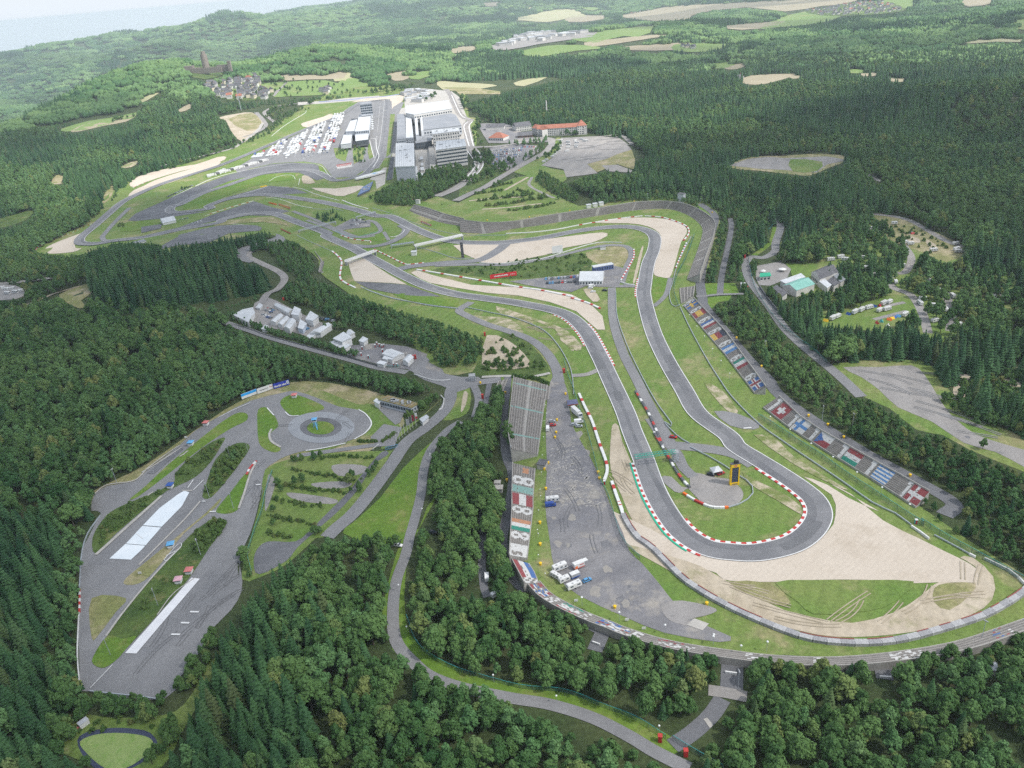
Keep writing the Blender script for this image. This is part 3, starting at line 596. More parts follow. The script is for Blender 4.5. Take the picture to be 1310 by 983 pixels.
ribbon('old_road', m_graylot, 1, 'P -60,430 60,390 130,340 110,290 50,225', 8); ribbon('old_road', m_graylot, 1, 'P 210,310 120,235 150,200 220,175 400,150', 7); ribbon('old_road', m_pale, 1, 'A 600,640 760,600 880,570 920,545 980,500 1000,470', 7)
surf('bare_dirt', m_dirt, 0, 'A 830,450 900,435 960,430 1000,460 1000,480 930,545 880,500 860,460', 2, drape=True); surf('clearing', m_drygrass, 1, 'A 870,455 960,432 995,465 985,490 940,500', 2, drape=True)
surf('verge', m_grass, 0, 'P 0,560 260,440 380,330 600,170 820,120 900,140 400,390 140,520 0,600', 2)
surf('concrete_bank', m_pale, 1, 'P 400,140 620,130 800,105 1080,85 1080,110 800,135 560,155 400,165', 0)
# infield of the far loop
surf('gravel_trap', m_gravel, 2, 'b 650,220 690,180 760,150 830,115 1000,60 1260,-10 1240,20 1100,75 900,140 760,185', 2); surf('gravel_trap', m_gravel, 2, 'b 660,140 720,90 900,40 1100,10 1250,-40 1310,-40 1250,0 1000,55 760,130 690,160', 2)
surf('gravel_trap', m_gravel, 2, 'b 95,575 120,555 200,520 380,455 440,435 360,490 300,530 300,570 340,570 280,595 150,605 110,600', 2)
surf('runoff_asphalt', m_dark, 2, 'b 650,385 700,340 1090,160 1310,80 c 620,110 760,100 900,110 960,130 1020,190 920,220 800,165 600,185 c 200,280 0,380 b 930,330 1000,335 1190,325 860,375 700,390', 0)
surf('runoff_asphalt', m_dark, 2, 'c 120,400 330,330 600,255 760,270 860,305 560,320 400,330 200,395', 0)
surf('runoff_asphalt', m_dark, 2, 'c 0,535 240,445 500,360 620,400 740,425 620,455 440,455 200,500 0,550 b 760,485', 0)
surf('runoff_asphalt', m_dark, 2, 'c 0,590 200,535 330,520 520,525 540,560 330,580 200,625 0,640 b 830,560 b 990,500', 2)
surf('verge', m_grass2, 3, 'c 20,400 110,330 330,225 560,180 760,165 775,180 760,215 560,240 300,330 180,400 60,425', 3)
surf('verge', m_grass2, 4, 'c 930,125 960,130 1010,190 1040,215 960,185', 2); surf('gravel_trap', m_dirt, 4, 'c 820,190 860,190 910,235 830,240', 2)
surf('gravel_trap', m_gravel, 4, 'c 880,270 1040,275 1200,255 1230,270 1100,325 1000,310', 2)
surf('verge', m_drygrass, 4, 'c 240,500 400,480 560,465 660,480 740,530 700,520 560,500 380,510 240,525', 2)
surf('verge', m_grass2, 3, 'b 600,455 640,400 800,385 880,390 860,420 720,455 620,460', 2)
surf('marquee_lot', m_dark, 4, 'b 740,430 880,410 870,440 740,470', 0)
ribbon('service_road', m_road, 3, 'b 660,300 560,400 500,470 480,500 520,520 760,505', 6); ribbon('service_road', m_road, 3, 'c 760,425 900,480 1060,550 1200,600 1310,590', 5) if True else None
# middle island
surf('verge', m_grass2, 2, 'S 340,300 440,280 520,265 545,300 500,325 380,320', 2)
surf('island_lot', m_lot, 3, 'S 230,240 330,190 440,210 440,240 330,250 250,265', 0)
ribbon('service_road', m_road, 3, 'S 60,200 200,250 330,300 430,290 500,265 470,215 420,200', 5); ribbon('service_road', m_road, 3, 'S 520,270 550,320', 4)
surf('gravel_trap', m_gravel, 3, 'S 305,450 400,425 480,480 560,530 660,585 560,575 440,570 345,565 325,520', 0)
surf('runoff_asphalt', m_dark, 3, 'S 350,568 440,572 560,578 660,588 860,655 760,655 620,645 430,610', 0)
surf('verge', m_grass2, 3, 'S 570,640 680,640 860,660 960,680 960,710 900,715 720,690', 2)
surf('gravel_trap', m_gravel, 3, 'S 700,505 720,500 820,530 1040,585 1300,600 T 260,410 420,425 560,450 640,490 690,540 E 1010,290 980,290 900,220 800,185 680,160 560,150 440,130 330,110 270,75', 0)
surf('grass_island', m_grass2, 4, 'S 690,520 740,550 880,610 820,600 730,555', 2)
surf('dirt', m_worn, 2, 'E 595,200 690,230 780,260 860,290 920,350 900,370 840,330 820,290 720,250 620,235', 2); surf('bare_dirt', m_worn, 2, 'E 490,235 560,240 650,250 700,300 640,300 560,265', 2); surf('bare_dirt', m_worn, 2, 'E 862,335 890,345 890,370 870,360', 2)
ribbon('crossing', m_graylot, 3, 'E 880,465 940,460 990,440', 4.5)
surf('gravel_trap', m_dirt, 2, 'E 1040,650 1060,655 1080,740 1100,800 U 60,90 110,200 200,400 280,560 360,680 470,760 700,830 720,880 500,860 330,830 200,700 120,560 70,440 20,330 0,230 10,60', 2)
# triangle between the tracks
surf('gravel_trap', m_gravel, 3, 'T 65,245 200,240 290,238 220,270 165,305', 2); surf('gravel_trap', m_gravel, 3, 'T 180,315 300,240 430,222 560,205 690,190 710,205 640,235 530,255 490,275 400,295 280,318', 2)
surf('scrub', m_scrub, 2, 'T -20,350 40,335 100,335 250,315 440,290 560,280 640,285 640,340 600,360 470,375 300,385 120,370', 2)
surf('verge', m_drygrass, 2, 'T 620,275 760,245 800,280 790,330 700,330 650,310', 2); surf('car_park', m_lot, 3, 'T 300,395 440,380 600,365 740,330 780,340 790,360 760,410 820,405 830,420 740,420 620,415 560,440 420,420', 0)
surf('bare_dirt', m_dirt, 3, 'T 610,430 650,430 680,470 650,480', 2)
ribbon('service_road', m_road, 4, 'T -10,330 150,325 300,325 480,295 540,280 680,248 770,245 805,260 812,290 790,340 770,400', 6)
ribbon('link_track', m_track, 4, 'S 600,495 690,475 860,457 1000,447 1100,435 1180,395 1240,350 1330,320 T 280,237 340,228', 11)
surf('gravel_trap', m_gravel, 3, 'T 660,150 720,135 800,130 860,128 960,135 1030,160 1045,190 1020,230 1000,300 985,350 970,380 940,378 910,370 905,350 915,300 935,220 925,190 880,165 800,152', 2)
surf('bare_dirt', m_dirt, 2, 'T 853,255 862,252 840,350 825,400 818,395 835,320', 2)
surf('verge', m_grass2, 2, 'T 900,385 970,385 950,460 910,490', 2); ribbon('crossing', m_road, 3, 'T 975,380 960,440 940,470 905,500', 4)
ribbon('inner_road', m_road, 3, 'E 1035,130 1040,250 1075,370 1130,480 1185,590 1240,690 1310,750 U 380,160', 6.5)
# Dunlop hairpin
surf('hairpin_pad', m_graylot, 3, 'U 480,310 540,310 640,335 720,345 785,400 800,440 780,480 720,512 620,508 540,475 470,400 440,420 390,420 300,335 370,330 430,390 480,380', 2)
ribbon('pad_road', m_road, 3, 'U 240,-20 330,110 400,190 440,270 500,330', 6); ribbon('pad_road', m_road, 3, 'U 360,140 480,150 640,170 760,200 860,260', 8)
surf('gravel_trap', m_gravel, 2, 'F 470,850 560,880 640,930 760,982 a 560,-60 640,-20 760,80 900,150 1000,200 1100,250 1140,290 1120,322 1000,320 880,325 700,312 500,312 340,320 200,318 140,310 110,285 80,275 0,240 -300,150 -300,40 0,190 200,228 400,200 540,130 575,60 560,-20', 2)
surf('bare_dirt', m_dirt, 2, 'a 0,240 80,275 140,310 250,370 400,440 500,460 640,480 800,440 900,380 960,330 1000,320 1120,322 1120,260 1060,225 1110,225 1190,300 1185,390 1100,450 950,500 800,525 640,535 500,525 330,480 200,420 60,350 -100,260 -250,170', 2)
surf('grass_island', m_grass, 3, 'a 340,322 480,313 700,313 880,318 840,370 760,420 640,440 490,445 430,400', 2); surf('grass_island', m_drygrass, 3, 'a 160,320 320,325 400,400 340,410 240,370', 2); surf('grass_island', m_drygrass, 3, 'a 960,345 1010,325 1120,325 1100,370 1020,430 960,400', 2)
surf('bare_dirt', m_worn, 3, 'F 90,490 160,520 220,600 200,610 150,570', 2); surf('crossing', m_road, 3, 'F 130,600 220,610 300,650 280,670 190,655', 2); surf('bare_dirt', m_worn, 3, 'F 280,690 370,710 440,780 640,900 560,870 430,800', 2); surf('bare_dirt', m_worn, 3, 'U 790,300 850,340 1000,410 1100,470 1170,540 1170,570 1000,470 850,380', 2)
# ------------------------------------------------------------------ the race track
W_ = 12.0
main1 = ribbon('race_track', m_track, 5, 'P 1150,118 1135,300 1120,450 1085,600 1020,690 940,755 840,815 740,800 640,765 570,730 500,705 430,700 c 860,150 760,150 620,165 500,190 330,250 150,310 0,385 b 960,285 930,315 960,332 1060,325 1200,305 c 200,390 330,345 500,320 640,322 860,350 1010,375 1180,415 1310,455 S 560,180 660,228 760,275 880,315 1000,332 1150,335 T 280,232 430,215 570,187 700,170 800,167 870,180 908,208 905,260 882,320 868,400 864,460 E 1190,290 1240,400 1310,520 F 70,610 180,692 U 760,150 880,225 1010,305 1150,400 1230,475 1255,560 1205,655 1090,735 900,782 740,782 580,755 440,670 345,550 265,400 200,220 135,60 E 1085,600 1030,480 985,385 930,290 850,228 700,193 560,172 440,155 330,125 235,82 S 560,490 430,420 330,365 180,298 60,240 c 980,570 800,505 640,445 480,445 300,480 100,530 b 1250,400 1000,445 760,495 560,520 440,540 350,540 325,525 345,490 430,420 520,340 620,255 740,195 900,130 1080,75 1310,0 P 180,495 330,425 460,370 600,315 760,250 860,180 960,140 1080,122 1150,118', W_)
edge_lines(main1, W_)
kurz = ribbon('short_link_track', m_track, 5, 'S 330,352 440,358 540,340 620,300 655,255 620,230', 9)
# asphalt beside the main straight and pit lane
ribbon('pit_lane', m_road, 5, 'P 1075,130 1060,260 1045,420 1060,520 1080,600', 9); line('P 1090,150 1075,300 1062,440', .8, m_white); line('P 1005,450 1050,450', 2.0, m_white); line('P 1000,455 1020,540 1040,610', 1.0, m_white); line('P 1055,450 1060,530 1080,600 1030,690', 1.0, m_white)

for P_, i in LATE: fill(P_, i, True)
# stands hide no trees inside them
for q in ('T 0,90 100,135 200,145 320,140 430,121 610,93 820,61 930,55 1000,60 1070,80 1130,115 1165,150 1150,220 1095,370 1045,390 1105,215 1110,172 1040,112 930,90 720,112 530,143 320,175 130,195 20,182', 'S 660,155 700,105 1000,185 985,240', 'E 752,768 790,500 662,466 640,700 655,750', 'J 110,165 230,90 560,448 980,1025 866,1092', 'K 30,115 145,38 430,275 1195,705 1100,812', 'H 712,195 740,0 655,0 642,180', 'E 743,815 735,985 655,985 658,795', 'N 265,365 200,222 75,190 165,362', 'N 275,345 530,530 820,645 Z 640,412 980,476 a 480,612 640,608 960,568 1310,462 1310,478 960,585 640,628 480,630 Z 900,485 640,425 N 820,680 500,560 330,495 200,400'):
    fill(px(q), 0)

surf('village_green', m_scrub, 0, 'Y 535,225 640,212 740,195 775,210 745,240 825,255 780,288 640,292 575,272 540,240', 2, drape=True)
surf('castle_green', m_scrub, 0, 'o 238,96 244,88 262,84 284,88 284,97 262,102', 2, drape=True)
surf('estate_yard', m_graylot, 0, 'B 570,180 640,150 720,128 880,125 980,128 900,150 760,170 640,192', 2, drape=True)
surf('village_green', m_scrub, 0, 'C 470,45 560,32 640,12 760,5 840,25 850,45 700,62 540,62', 2, drape=True)
fill(px('V 165,275 190,280 340,275 430,268 515,335 515,350 440,392 330,402 245,432 165,392'), 0)

ribbon('stand_path', m_dark, 2, 'a 175,612 172,680 170,742', 8, margin=3); ribbon('stand_path', m_graylot, 3, 'a 80,742 150,752 230,768', 5, margin=2); ribbon('stand_path', m_dark, 2, 'a 135,775 90,840 20,905 -60,960', 6, margin=4); ribbon('stand_path', m_dark, 2, 'a 756,635 768,700', 6, margin=2); ribbon('stand_path', m_dark, 2, 'Z 440,400 405,480', 6, margin=2)
surf('stair_block', m_pale, 4, 'a 60,855 75,850 100,880 85,890', 0)
# ------------------------------------------------------------------ far country: fields, roads
FAR = []
def field(name, m, s, sm=2):
    surf(name, m, 0, s, sm, drape=True)
m_fgreen = mat('field_green', (.13, .21, .055), (.17, .235, .075), scale=.008, c3=(.25, .24, .12), scale3=.006, f3=(.55, .7))
m_fbeige = mat('field_stubble', (.27, .235, .16), (.31, .27, .19), scale=.01, c3=(.24, .25, .12), scale3=.008, f3=(.58, .72))
m_fyel = mat('field_ripe', (.36, .335, .21), (.31, .31, .17), scale=.01)
for m, s in ((m_fgreen, 'A 235,492 340,462 440,448 520,430 500,455 420,472 330,495 250,503'), (m_fbeige, 'A 270,500 340,470 420,470 460,450 520,440 480,465 400,480 300,503'),
             (m_fbeige, 'A 680,420 722,398 725,415 690,428'), (m_fyel, 'A 460,412 600,350 640,330 560,385 480,412'), (m_fgreen, 'A 930,340 1010,320 1090,315 1240,308 1310,332 1310,355 1200,365 1100,368 1040,372 1060,345'),
             (m_fbeige, 'A 1040,300 1100,286 1240,290 1310,270 1310,300 1180,305 1060,310'), (m_fgreen, 'A 800,350 880,330 930,345 850,372'), (m_fgreen, 'B 0,310 60,300 130,330 140,350 60,362 -20,360'), (m_fyel, 'B -20,280 40,278 60,300 -20,312'),
             (m_fgreen, 'B 680,200 760,182 830,174 960,176 992,188 900,196 760,219 700,212'), (m_fyel, 'B 650,75 740,55 810,40 890,38 940,62 870,72 790,86 700,80'), (m_fbeige, 'B 880,62 1010,60 1000,75 860,86'),
             (m_fgreen, 'B 880,150 1000,120 1210,95 1180,128 1080,140 1000,158 960,165'), (m_fbeige, 'B 930,165 1050,150 1200,135 1310,132 1230,142 1080,165 960,180'), (m_fbeige, 'B 1090,180 1200,172 1340,165 1300,192 1100,194'),
             (m_fbeige, 'B 1060,62 1180,40 1330,22 1330,76 1200,82 1110,72'), (m_fyel, 'B 370,310 450,316 540,320 600,328 480,346 390,342'), (m_fgreen, 'B 258,292 330,270 372,276 300,305'), (m_fyel, 'B 660,318 720,302 790,296 700,330'),
             (m_fbeige, 'B 180,285 250,272 262,300 210,310'), (m_fbeige, 'B 540,14 600,10 610,22 560,26'), (m_fgreen, 'B 920,30 990,30 960,42'), (m_fbeige, 'B 410,190 470,178 540,180 440,205'), (m_fyel, 'B 700,28 730,28 720,36'),
             (m_fbeige, 'C -40,35 100,18 300,8 560,-5 700,-10 620,18 540,25 400,46 250,30 80,50 20,75 -40,80'), (m_fgreen, 'C 400,62 560,35 610,66 500,95 360,108 300,112 330,92'), (m_fbeige, 'C 165,100 260,92 400,82 300,112 180,112'),
             (m_fyel, 'C 1080,165 1160,152 1330,148 1310,163 1200,162 1120,168'), (m_fgreen, 'C 1262,96 1330,55 1400,60 1400,110 1300,116'), (m_fbeige, 'C 1060,0 1160,-20 1200,10 1100,28'),
             (m_fgreen, 'C 85,262 150,240 215,243 170,262'), (m_fbeige, 'C 165,262 215,242 272,242 215,266'), (m_fbeige, 'C 235,312 262,290 400,283 440,288 330,320 260,323'), (m_fbeige, 'C 420,290 500,292 430,302'), (m_fgreen, 'C 640,268 690,265 700,280 650,280'), (m_fbeige, 'C 690,282 740,278 760,290 700,292'),
             (m_fbeige, 'C 770,300 830,300 895,305 830,316'), (m_fgreen, 'C -20,172 100,168 195,172 110,200 -20,196'), (m_fgreen, 'C 930,345 1060,328 1000,345 940,350'), (m_fgreen, 'C 620,30 860,-10 900,20 760,55 640,55'), (m_fbeige, 'C 970,40 1040,36 1030,44')):
    field('field', m, s)
ribbon('far_road', m_graylot, 0, 'A 1040,368 1065,340 1090,315', 9)

# ------------------------------------------------------------------ trees
def spruce_parts(seed, H=20.0, Rr=4.2, tiers=12):
    r = random.Random(seed); b = MB()
    b.cyl((0, 0, H*.16), Rr*.62, H*.76, 7, 0, .12, cap=False)          # dense inner needles
    for t in range(tiers):
        f = t/(tiers-1); z = H*(.12+.84*f); rad = Rr*(1-f)**.85+.25; n = max(5, int(11*(1-f*.55))); off = r.random()*6
        for k in range(n):
            a = off+2*math.pi*k/n+r.uniform(-.15, .15); q = rad*r.uniform(.78, 1.15); dz = -q*r.uniform(.25, .45)
            ca, sa = math.cos(a), math.sin(a); wd = q*.36+.12
            tip = (ca*q, sa*q, z+dz); mid = .55*q
            b.add([(0, 0, z+.7), (ca*mid-sa*wd, sa*mid+ca*wd, z+dz*.55-.1), tip, (ca*mid+sa*wd, sa*mid-ca*wd, z+dz*.55-.1), (ca*mid, sa*mid, z+dz*.35+.35)],
                  [(0, 1, 4), (1, 2, 4), (2, 3, 4), (3, 0, 4)])
    t = MB(); t.cyl((0, 0, -.6), .28, H*.9, 6, 0, .05)
    return b, t
def ico():
    bm = bmesh.new(); bmesh.ops.create_icosphere(bm, subdivisions=2, radius=1); v = [tuple(x.co) for x in bm.verts]; f = [tuple(x.index for x in q.verts) for q in bm.faces]; bm.free(); return v, f
ICO = ico()
def leafy_parts(seed, H=16.0, Rr=4.6, lobes=11, leaves=52, low=.30, lsz=.75):
    r = random.Random(seed); b = MB(); t = MB(); C = []
    for i in range(lobes):
        f = (i+.5)/lobes; z = H*(low+.10+.46*f+r.uniform(-.05, .05)); rr = Rr*(.66 if f < .75 else .36)*math.sin(math.pi*min(1, .28+.75*f))
        a = i*2.4+r.uniform(-.4, .4); q = Rr*r.uniform(.33, .52)*(1-.25*f)
        C.append((rr*math.cos(a), rr*math.sin(a), z, q))
    C.append((0, 0, H*.60, Rr*.55)); C.append((r.uniform(-.6, .6), r.uniform(-.6, .6), H*.83, Rr*.36))
    for cx, cy, cz, q in C:
        vs = []
        for v in ICO[0]:
            k = q*(.80+.26*math.sin(v[0]*5+seed+cx)*math.cos(v[1]*4.3+cz)+r.uniform(-.10, .10))
            vs.append((cx+v[0]*k, cy+v[1]*k, cz+v[2]*k*.86))
        b.add(vs, ICO[1])
        for _ in range(leaves):
            u = r.uniform(-.75, 1); ph = r.uniform(0, 6.283); s = math.sqrt(1-u*u); d = Vector((s*math.cos(ph), s*math.sin(ph), u))
            p = Vector((cx, cy, cz))+d*q*r.uniform(.86, 1.16); nn = (d+Vector((r.uniform(-.7, .7), r.uniform(-.7, .7), r.uniform(-.1, .9)))).normalized()
            e1 = nn.orthogonal().normalized(); e2 = nn.cross(e1); w_ = lsz*r.uniform(.55, 1.25)
            an = r.uniform(0, 3); e1, e2 = e1*math.cos(an)+e2*math.sin(an), e2*math.cos(an)-e1*math.sin(an)
            b.add([p+e1*w_, p+e2*w_*.6, p-e1*w_, p-e2*w_*.6], [(0, 1, 2, 3)])
    t.cyl((0, 0, -.6), .38, H*.62, 7, 0, .16)
    for cx, cy, cz, q in C[:6]: t.bar((0, 0, H*.3), (cx*.9, cy*.9, cz), .09)
    return b, t
m_spruce = foliage('spruce_needles', (.010, .043, .019), (.070, .148, .052), (.085, .085, .035))
m_leaf = foliage('broad_leaves', (.022, .070, .020), (.116, .200, .060), (.19, .185, .06))
m_birch = foliage('young_leaves', (.052, .128, .042), (.128, .225, .085), (.13, .135, .045))
m_bush = foliage('bush_leaves', (.045, .100, .022), (.11, .165, .045), (.14, .13, .05))
m_bark = mat('bark', (.10, .08, .06), (.06, .05, .04), scale=1.5, coord='obj')
KM = {}
def kind_models(k, n):
    out = []
    for i in range(n):
        if k == 'S': b, t = spruce_parts(10+i, 20*(.93+.05*i), 4.1+.35*(i % 3), 12+i % 2); m = m_spruce
        elif k == 'B': b, t = leafy_parts(30+i, 15.5*(.9+.06*(i % 4)), 3.9+.4*(i % 4), 9+i, 52, .30-.05*(i % 3), .7+.06*(i % 3)); m = m_leaf
        elif k == 'Y': b, t = leafy_parts(50+i, 13, 3.0, 9, 40, .2, .6); m = m_birch
        else: b, t = leafy_parts(70+i, 3.4, 2.1, 6, 30, .05, .42); m = m_bush
        out.append((b, t, m))
    return out
KNAME = {'S': ('spruce_tree', 'spruce', 'spruce tree', 'spruce_forest', 20.5), 'B': ('broadleaf_tree', 'broadleaf tree', 'tree', 'broadleaf_forest', 15.5), 'Y': ('young_tree', 'slender young tree', 'tree', 'young_forest', 13.0), 'b': ('bush', 'bush', 'bush', 'bush_growth', 3.4)}
KADJ = {'S': 'dark green pointed spruce', 'B': 'round crowned leafy tree', 'Y': 'slim pale green young tree', 'b': 'low rounded green bush'}
cand = {k: [] for k in KNAME}      # x, y, z, scale, rot, pixel size, wood id, in view
def try_tree(kind, X, Y, H, phr_id, test=True, ids=None):
    Z = ht(X, Y); base = KNAME[kind][4]
    U0, V0 = proj(np.stack([X, Y, Z+.3], -1)); U1, V1 = proj(np.stack([X, Y, Z+H*.6], -1)); U2, V2 = proj(np.stack([X, Y, Z+H*.95], -1))
    return Z, (U0, V0), (U1, V1), (U2, V2)
def plant_woods():
    # jittered grid over the plateau; the raster says which wood (if any) a spot is in
    sp0 = 4.1
    gx = np.arange(-1750, 2300, sp0); gy = np.arange(90, 2150, sp0)
    X, Y = np.meshgrid(gx, gy); X = (X+rng.uniform(-.42, .42, X.shape)*sp0).ravel(); Y = (Y+rng.uniform(-.42, .42, Y.shape)*sp0).ravel()
    r = np.hypot(X, Y); Z = ht(X, Y); U, V = proj(np.stack([X, Y, Z+.3], -1)); 
    ok = (U > -RX+2) & (U < PW+RX-2) & (V > -60) & (V < PH+200) & (r < 2150)
    X, Y, Z, U, V, r = (a[ok] for a in (X, Y, Z, U, V, r))
    ids = look(U, V)
    opn = ras_open[np.clip(V+RY, 0, RHt-1).astype(int), np.clip(U+RX, 0, RWd-1).astype(int)]
    keep = (ids > 0) & ~opn; X, Y, Z, U, V, r, ids = (a[keep] for a in (X, Y, Z, U, V, r, ids))
    spv = np.array([0]+[WOODS[i][2] for i in sorted(WOODS)])[ids]; spv = np.maximum(spv, 4.1)*(1+.55*ss(900, 2000, r))
    keep = rng.random(len(X)) < (sp0/spv)**2; X, Y, Z, U, V, r, ids = (a[keep] for a in (X, Y, Z, U, V, r, ids))
    patch = np.sin(X*.012+1.3)*np.cos(Y*.010+.4)+.5*np.sin(X*.031+Y*.027)
    for i in sorted(WOODS):
        k, phrase, sp, (h0, h1) = WOODS[i]; s = np.where(ids == i)[0]
        if not len(s): continue
        rnd = rng.random(len(s)); kk = np.full(len(s), k)
        if k == 'M': kk = np.where(patch[s]+rnd*.9-.45 > .1, 'S', np.where(rnd > .5, 'B', 'Y'))
        elif k == 'S': kk = np.where((rnd < .05) | ((patch[s]+.35*np.sin(X[s]*.05)*np.cos(Y[s]*.043) < -.30) & (rnd < .8)), np.where(rng.random(len(s)) < .3, 'Y', 'B'), 'S')
        elif k == 'D': kk = np.full(len(s), 'S')
        elif k == 'B': kk = np.where(rnd < .05, 'S', np.where(rnd > .86, 'Y', 'B'))
        elif k == 'Y': kk = np.where(rnd < .04, 'S', np.where(rnd < .3, 'B', 'Y'))
        H = rng.uniform(h0, h1, len(s))*np.where(kk == 'S', 1.12, 1)
        alive = np.ones(len(s), bool); done = np.zeros(len(s), bool)
        for shrink in (1, .78, .58, .42):
            h = H*shrink
            ok = ~done
            for fr in (.55, .92):
                u, v = proj(np.stack([X[s], Y[s], Z[s]+h*fr], -1)); ok &= (look(u, v) > 0) | (v < 0)
            for du in (-.22, .22):
                u, v = proj(np.stack([X[s]+h*du, Y[s], Z[s]+h*.45], -1)); ok &= (look(u, v) > 0)
            H = np.where(ok, h, H); done |= ok
        for j in np.where(done)[0]:
            q = s[j]; kq = str(kk[j]); cand[kq].append((X[q], Y[q], float(Z[q]), H[j]/KNAME[kq][4], rng.uniform(0, 6.28), H[j]/r[q], i, -5 < U[q] < PW+5 and -5 < V[q] < PH+30))
plant_woods()
def row(kind, s, n, jit, h, phrase):
    i = len(WOODS)+1; WOODS[i] = (kind, phrase, 0, h); P = resample(smooth(pts(s), 6), .5); 
    for k in range(n):
        p = P[min(len(P)-1, int((k+random.random()*.8)/n*len(P)))]; x, y = p.x+random.uniform(-jit, jit), p.y+random.uniform(-jit, jit); z = htf(x, y); hh = random.uniform(*h)
        U, V = proj((x, y, z)); cand[kind].append((x, y, z, hh/KNAME[kind][4], random.uniform(0, 6.28), hh/math.hypot(x, y), i, 0 < U < PW and 0 < V < PH))
def scatter(kind, s, n, h, phrase):
    i = len(WOODS)+1; WOODS[i] = (kind, phrase, 0, h); Q = pts(s); tr = tri_poly(Q); ar = [((Q[b]-Q[a]).cross(Q[c]-Q[a])).length for a, b, c in tr]
    for k in range(n):
        a, b, c = random.choices(tr, ar)[0]; u, v = random.random(), random.random()
        if u+v > 1: u, v = 1-u, 1-v
        p = Q[a]+(Q[b]-Q[a])*u+(Q[c]-Q[a])*v; z = htf(p.x, p.y); hh = random.uniform(*h); U, V = proj((p.x, p.y, z))
        cand[kind].append((p.x, p.y, z, hh/KNAME[kind][4], random.uniform(0, 6.28), hh/math.hypot(p.x, p.y), i, 0 < U < PW and 0 < V < PH))
# shrub beds and hedges
scatter('b', 'W 575,285 505,315 405,395 365,440 400,450 500,380 560,300', 34, (1.6, 3.4), 'the long shrub bed beside the white slabs')
scatter('b', 'W 300,505 240,540 100,600 40,660 20,760 90,690 290,530', 46, (1.5, 3), 'the shrub bed at the upper left of the wet slabs')
scatter('b', 'W 675,320 620,315 550,370 520,440 500,520 530,520 600,430 650,370', 40, (2, 4.8), 'the shrub island above the wet slabs')
scatter('Y', 'W 660,320 560,370 510,460 530,510 640,370', 9, (4, 6.5), 'the shrub island above the wet slabs')
scatter('b', 'W 580,645 520,650 450,700 430,760 470,790 540,720', 34, (2, 4.2), 'the shrub bed between the two slab lanes')
scatter('b', 'G 640,250 560,330 520,390 570,390 680,260', 10, (1, 2.5), 'the bare strip beside the long slab')
for s, n in (('W 880,420 1000,440 1120,465 1180,460', 24), ('W 810,485 950,505 1110,520', 26), ('W 800,550 900,570 1010,580', 20), ('W 770,620 860,640 970,660', 20), ('W 760,700 870,720', 10), ('W 1000,370 1100,360 1220,370', 22)):
    row('b', s, n, 1.2, (1.2, 2.6), 'the hedge rows on the plots left of the entry road')
for s, n in (('W 860,390 930,370 1010,365', 5), ('W 835,460 815,530 780,680', 5), ('W 1130,450 1150,520 1220,440 1270,400', 8), ('W 900,470 940,470', 3), ('W 640,780 680,860', 3), ('W 990,690 1010,700', 3)): row('B', s, n, 2, (4, 7), 'the plots left of the entry road')
row('b', 'W 1170,295 1250,295', 22, .6, (1.6, 2.2), 'the clipped hedge beside the skidpad drive'); row('b', 'W 1275,295 1330,255', 16, .6, (1.6, 2.2), 'the clipped hedge beside the skidpad drive')
row('b', 'R 1080,770 1150,730 1210,700', 14, 1.5, (2, 3.4), 'the bank behind the flat roofed building'); row('B', 'R 1170,720 1230,690 1260,660', 6, 2, (5, 8), 'the bank behind the flat roofed building')
scatter('b', 'E 510,450 600,330 660,310 780,400 785,445 680,445', 60, (1.5, 3.5), 'the scrubby knoll below the service road'); scatter('B', 'E 560,440 690,400 700,440 540,360', 9, (4, 7), 'the scrubby knoll below the service road')
scatter('b', 'T 60,352 250,318 440,295 600,283 640,300 600,355 470,370 300,380 120,362', 130, (1.2, 2.8), 'the scrubby bank above the red banner')
scatter('S', 'S 110,190 220,150 270,180 290,205 180,225', 34, (5, 9), 'the clump of firs inside the short link')
for s, n in (('Q 170,780 330,745', 14), ('Q 60,830 250,800', 18), ('Q 80,880 330,850 500,830', 34), ('Q 140,925 350,895 600,850', 40), ('Q 300,960 500,930 650,900', 26), ('Q 380,800 480,830', 12)): row('b', s, n, 3, (2, 4.5), 'the hedge rows of the terraced campsite')
for s, n in (('Q 60,820 80,830 360,700', 6), ('Q 200,850 700,870', 8), ('Q 300,830 600,870', 6)): row('B', s, n, 5, (6, 9), 'the terraced campsite')
row('Y', 'Q 340,460 440,450 540,440', 14, 8, (7, 11), 'the hotel car park'); row('Y', 'Q 560,420 560,480 430,570', 26, 6, (7, 10), 'the hotel car park'); row('B', 'Q 690,450 650,510 540,570', 16, 5, (6, 9), 'the road beside the gravel car park'); row('B', 'Q 720,380 860,370', 12, 6, (7, 11), 'the hotel front')
row('B', 'Q 100,520 130,600 240,640 150,700 0,740', 50, 14, (9, 13), 'the trees between dual carriageway and car park'); row('B', 'O 560,960 700,900 850,890 980,900', 30, 14, (7, 11), 'the trees below the office block'); row('B', 'Q 280,610 330,590', 6, 5, (8, 11), 'the hotel car park')
row('B', 'O 930,130 940,200 950,250', 14, 6, (10, 14), 'the trees beside the dual carriageway'); row('B', 'O 1060,300 1140,330 1050,480', 14, 9, (8, 12), 'the trees beside the dual carriageway'); row('B', 'O 40,90 200,40 380,30', 30, 22, (10, 14), 'the trees behind the main straight'); row('B', 'O 480,150 540,160 630,90', 10, 8, (8, 12), 'the trees behind the white hall')
row('Y', 'P 720,580 800,560 830,520', 16, 9, (5, 8), 'the planted strip beside the paddock'); row('Y', 'P 900,510 940,560 900,640 940,650', 22, 8, (6, 9), 'the planted strip inside the first bend')
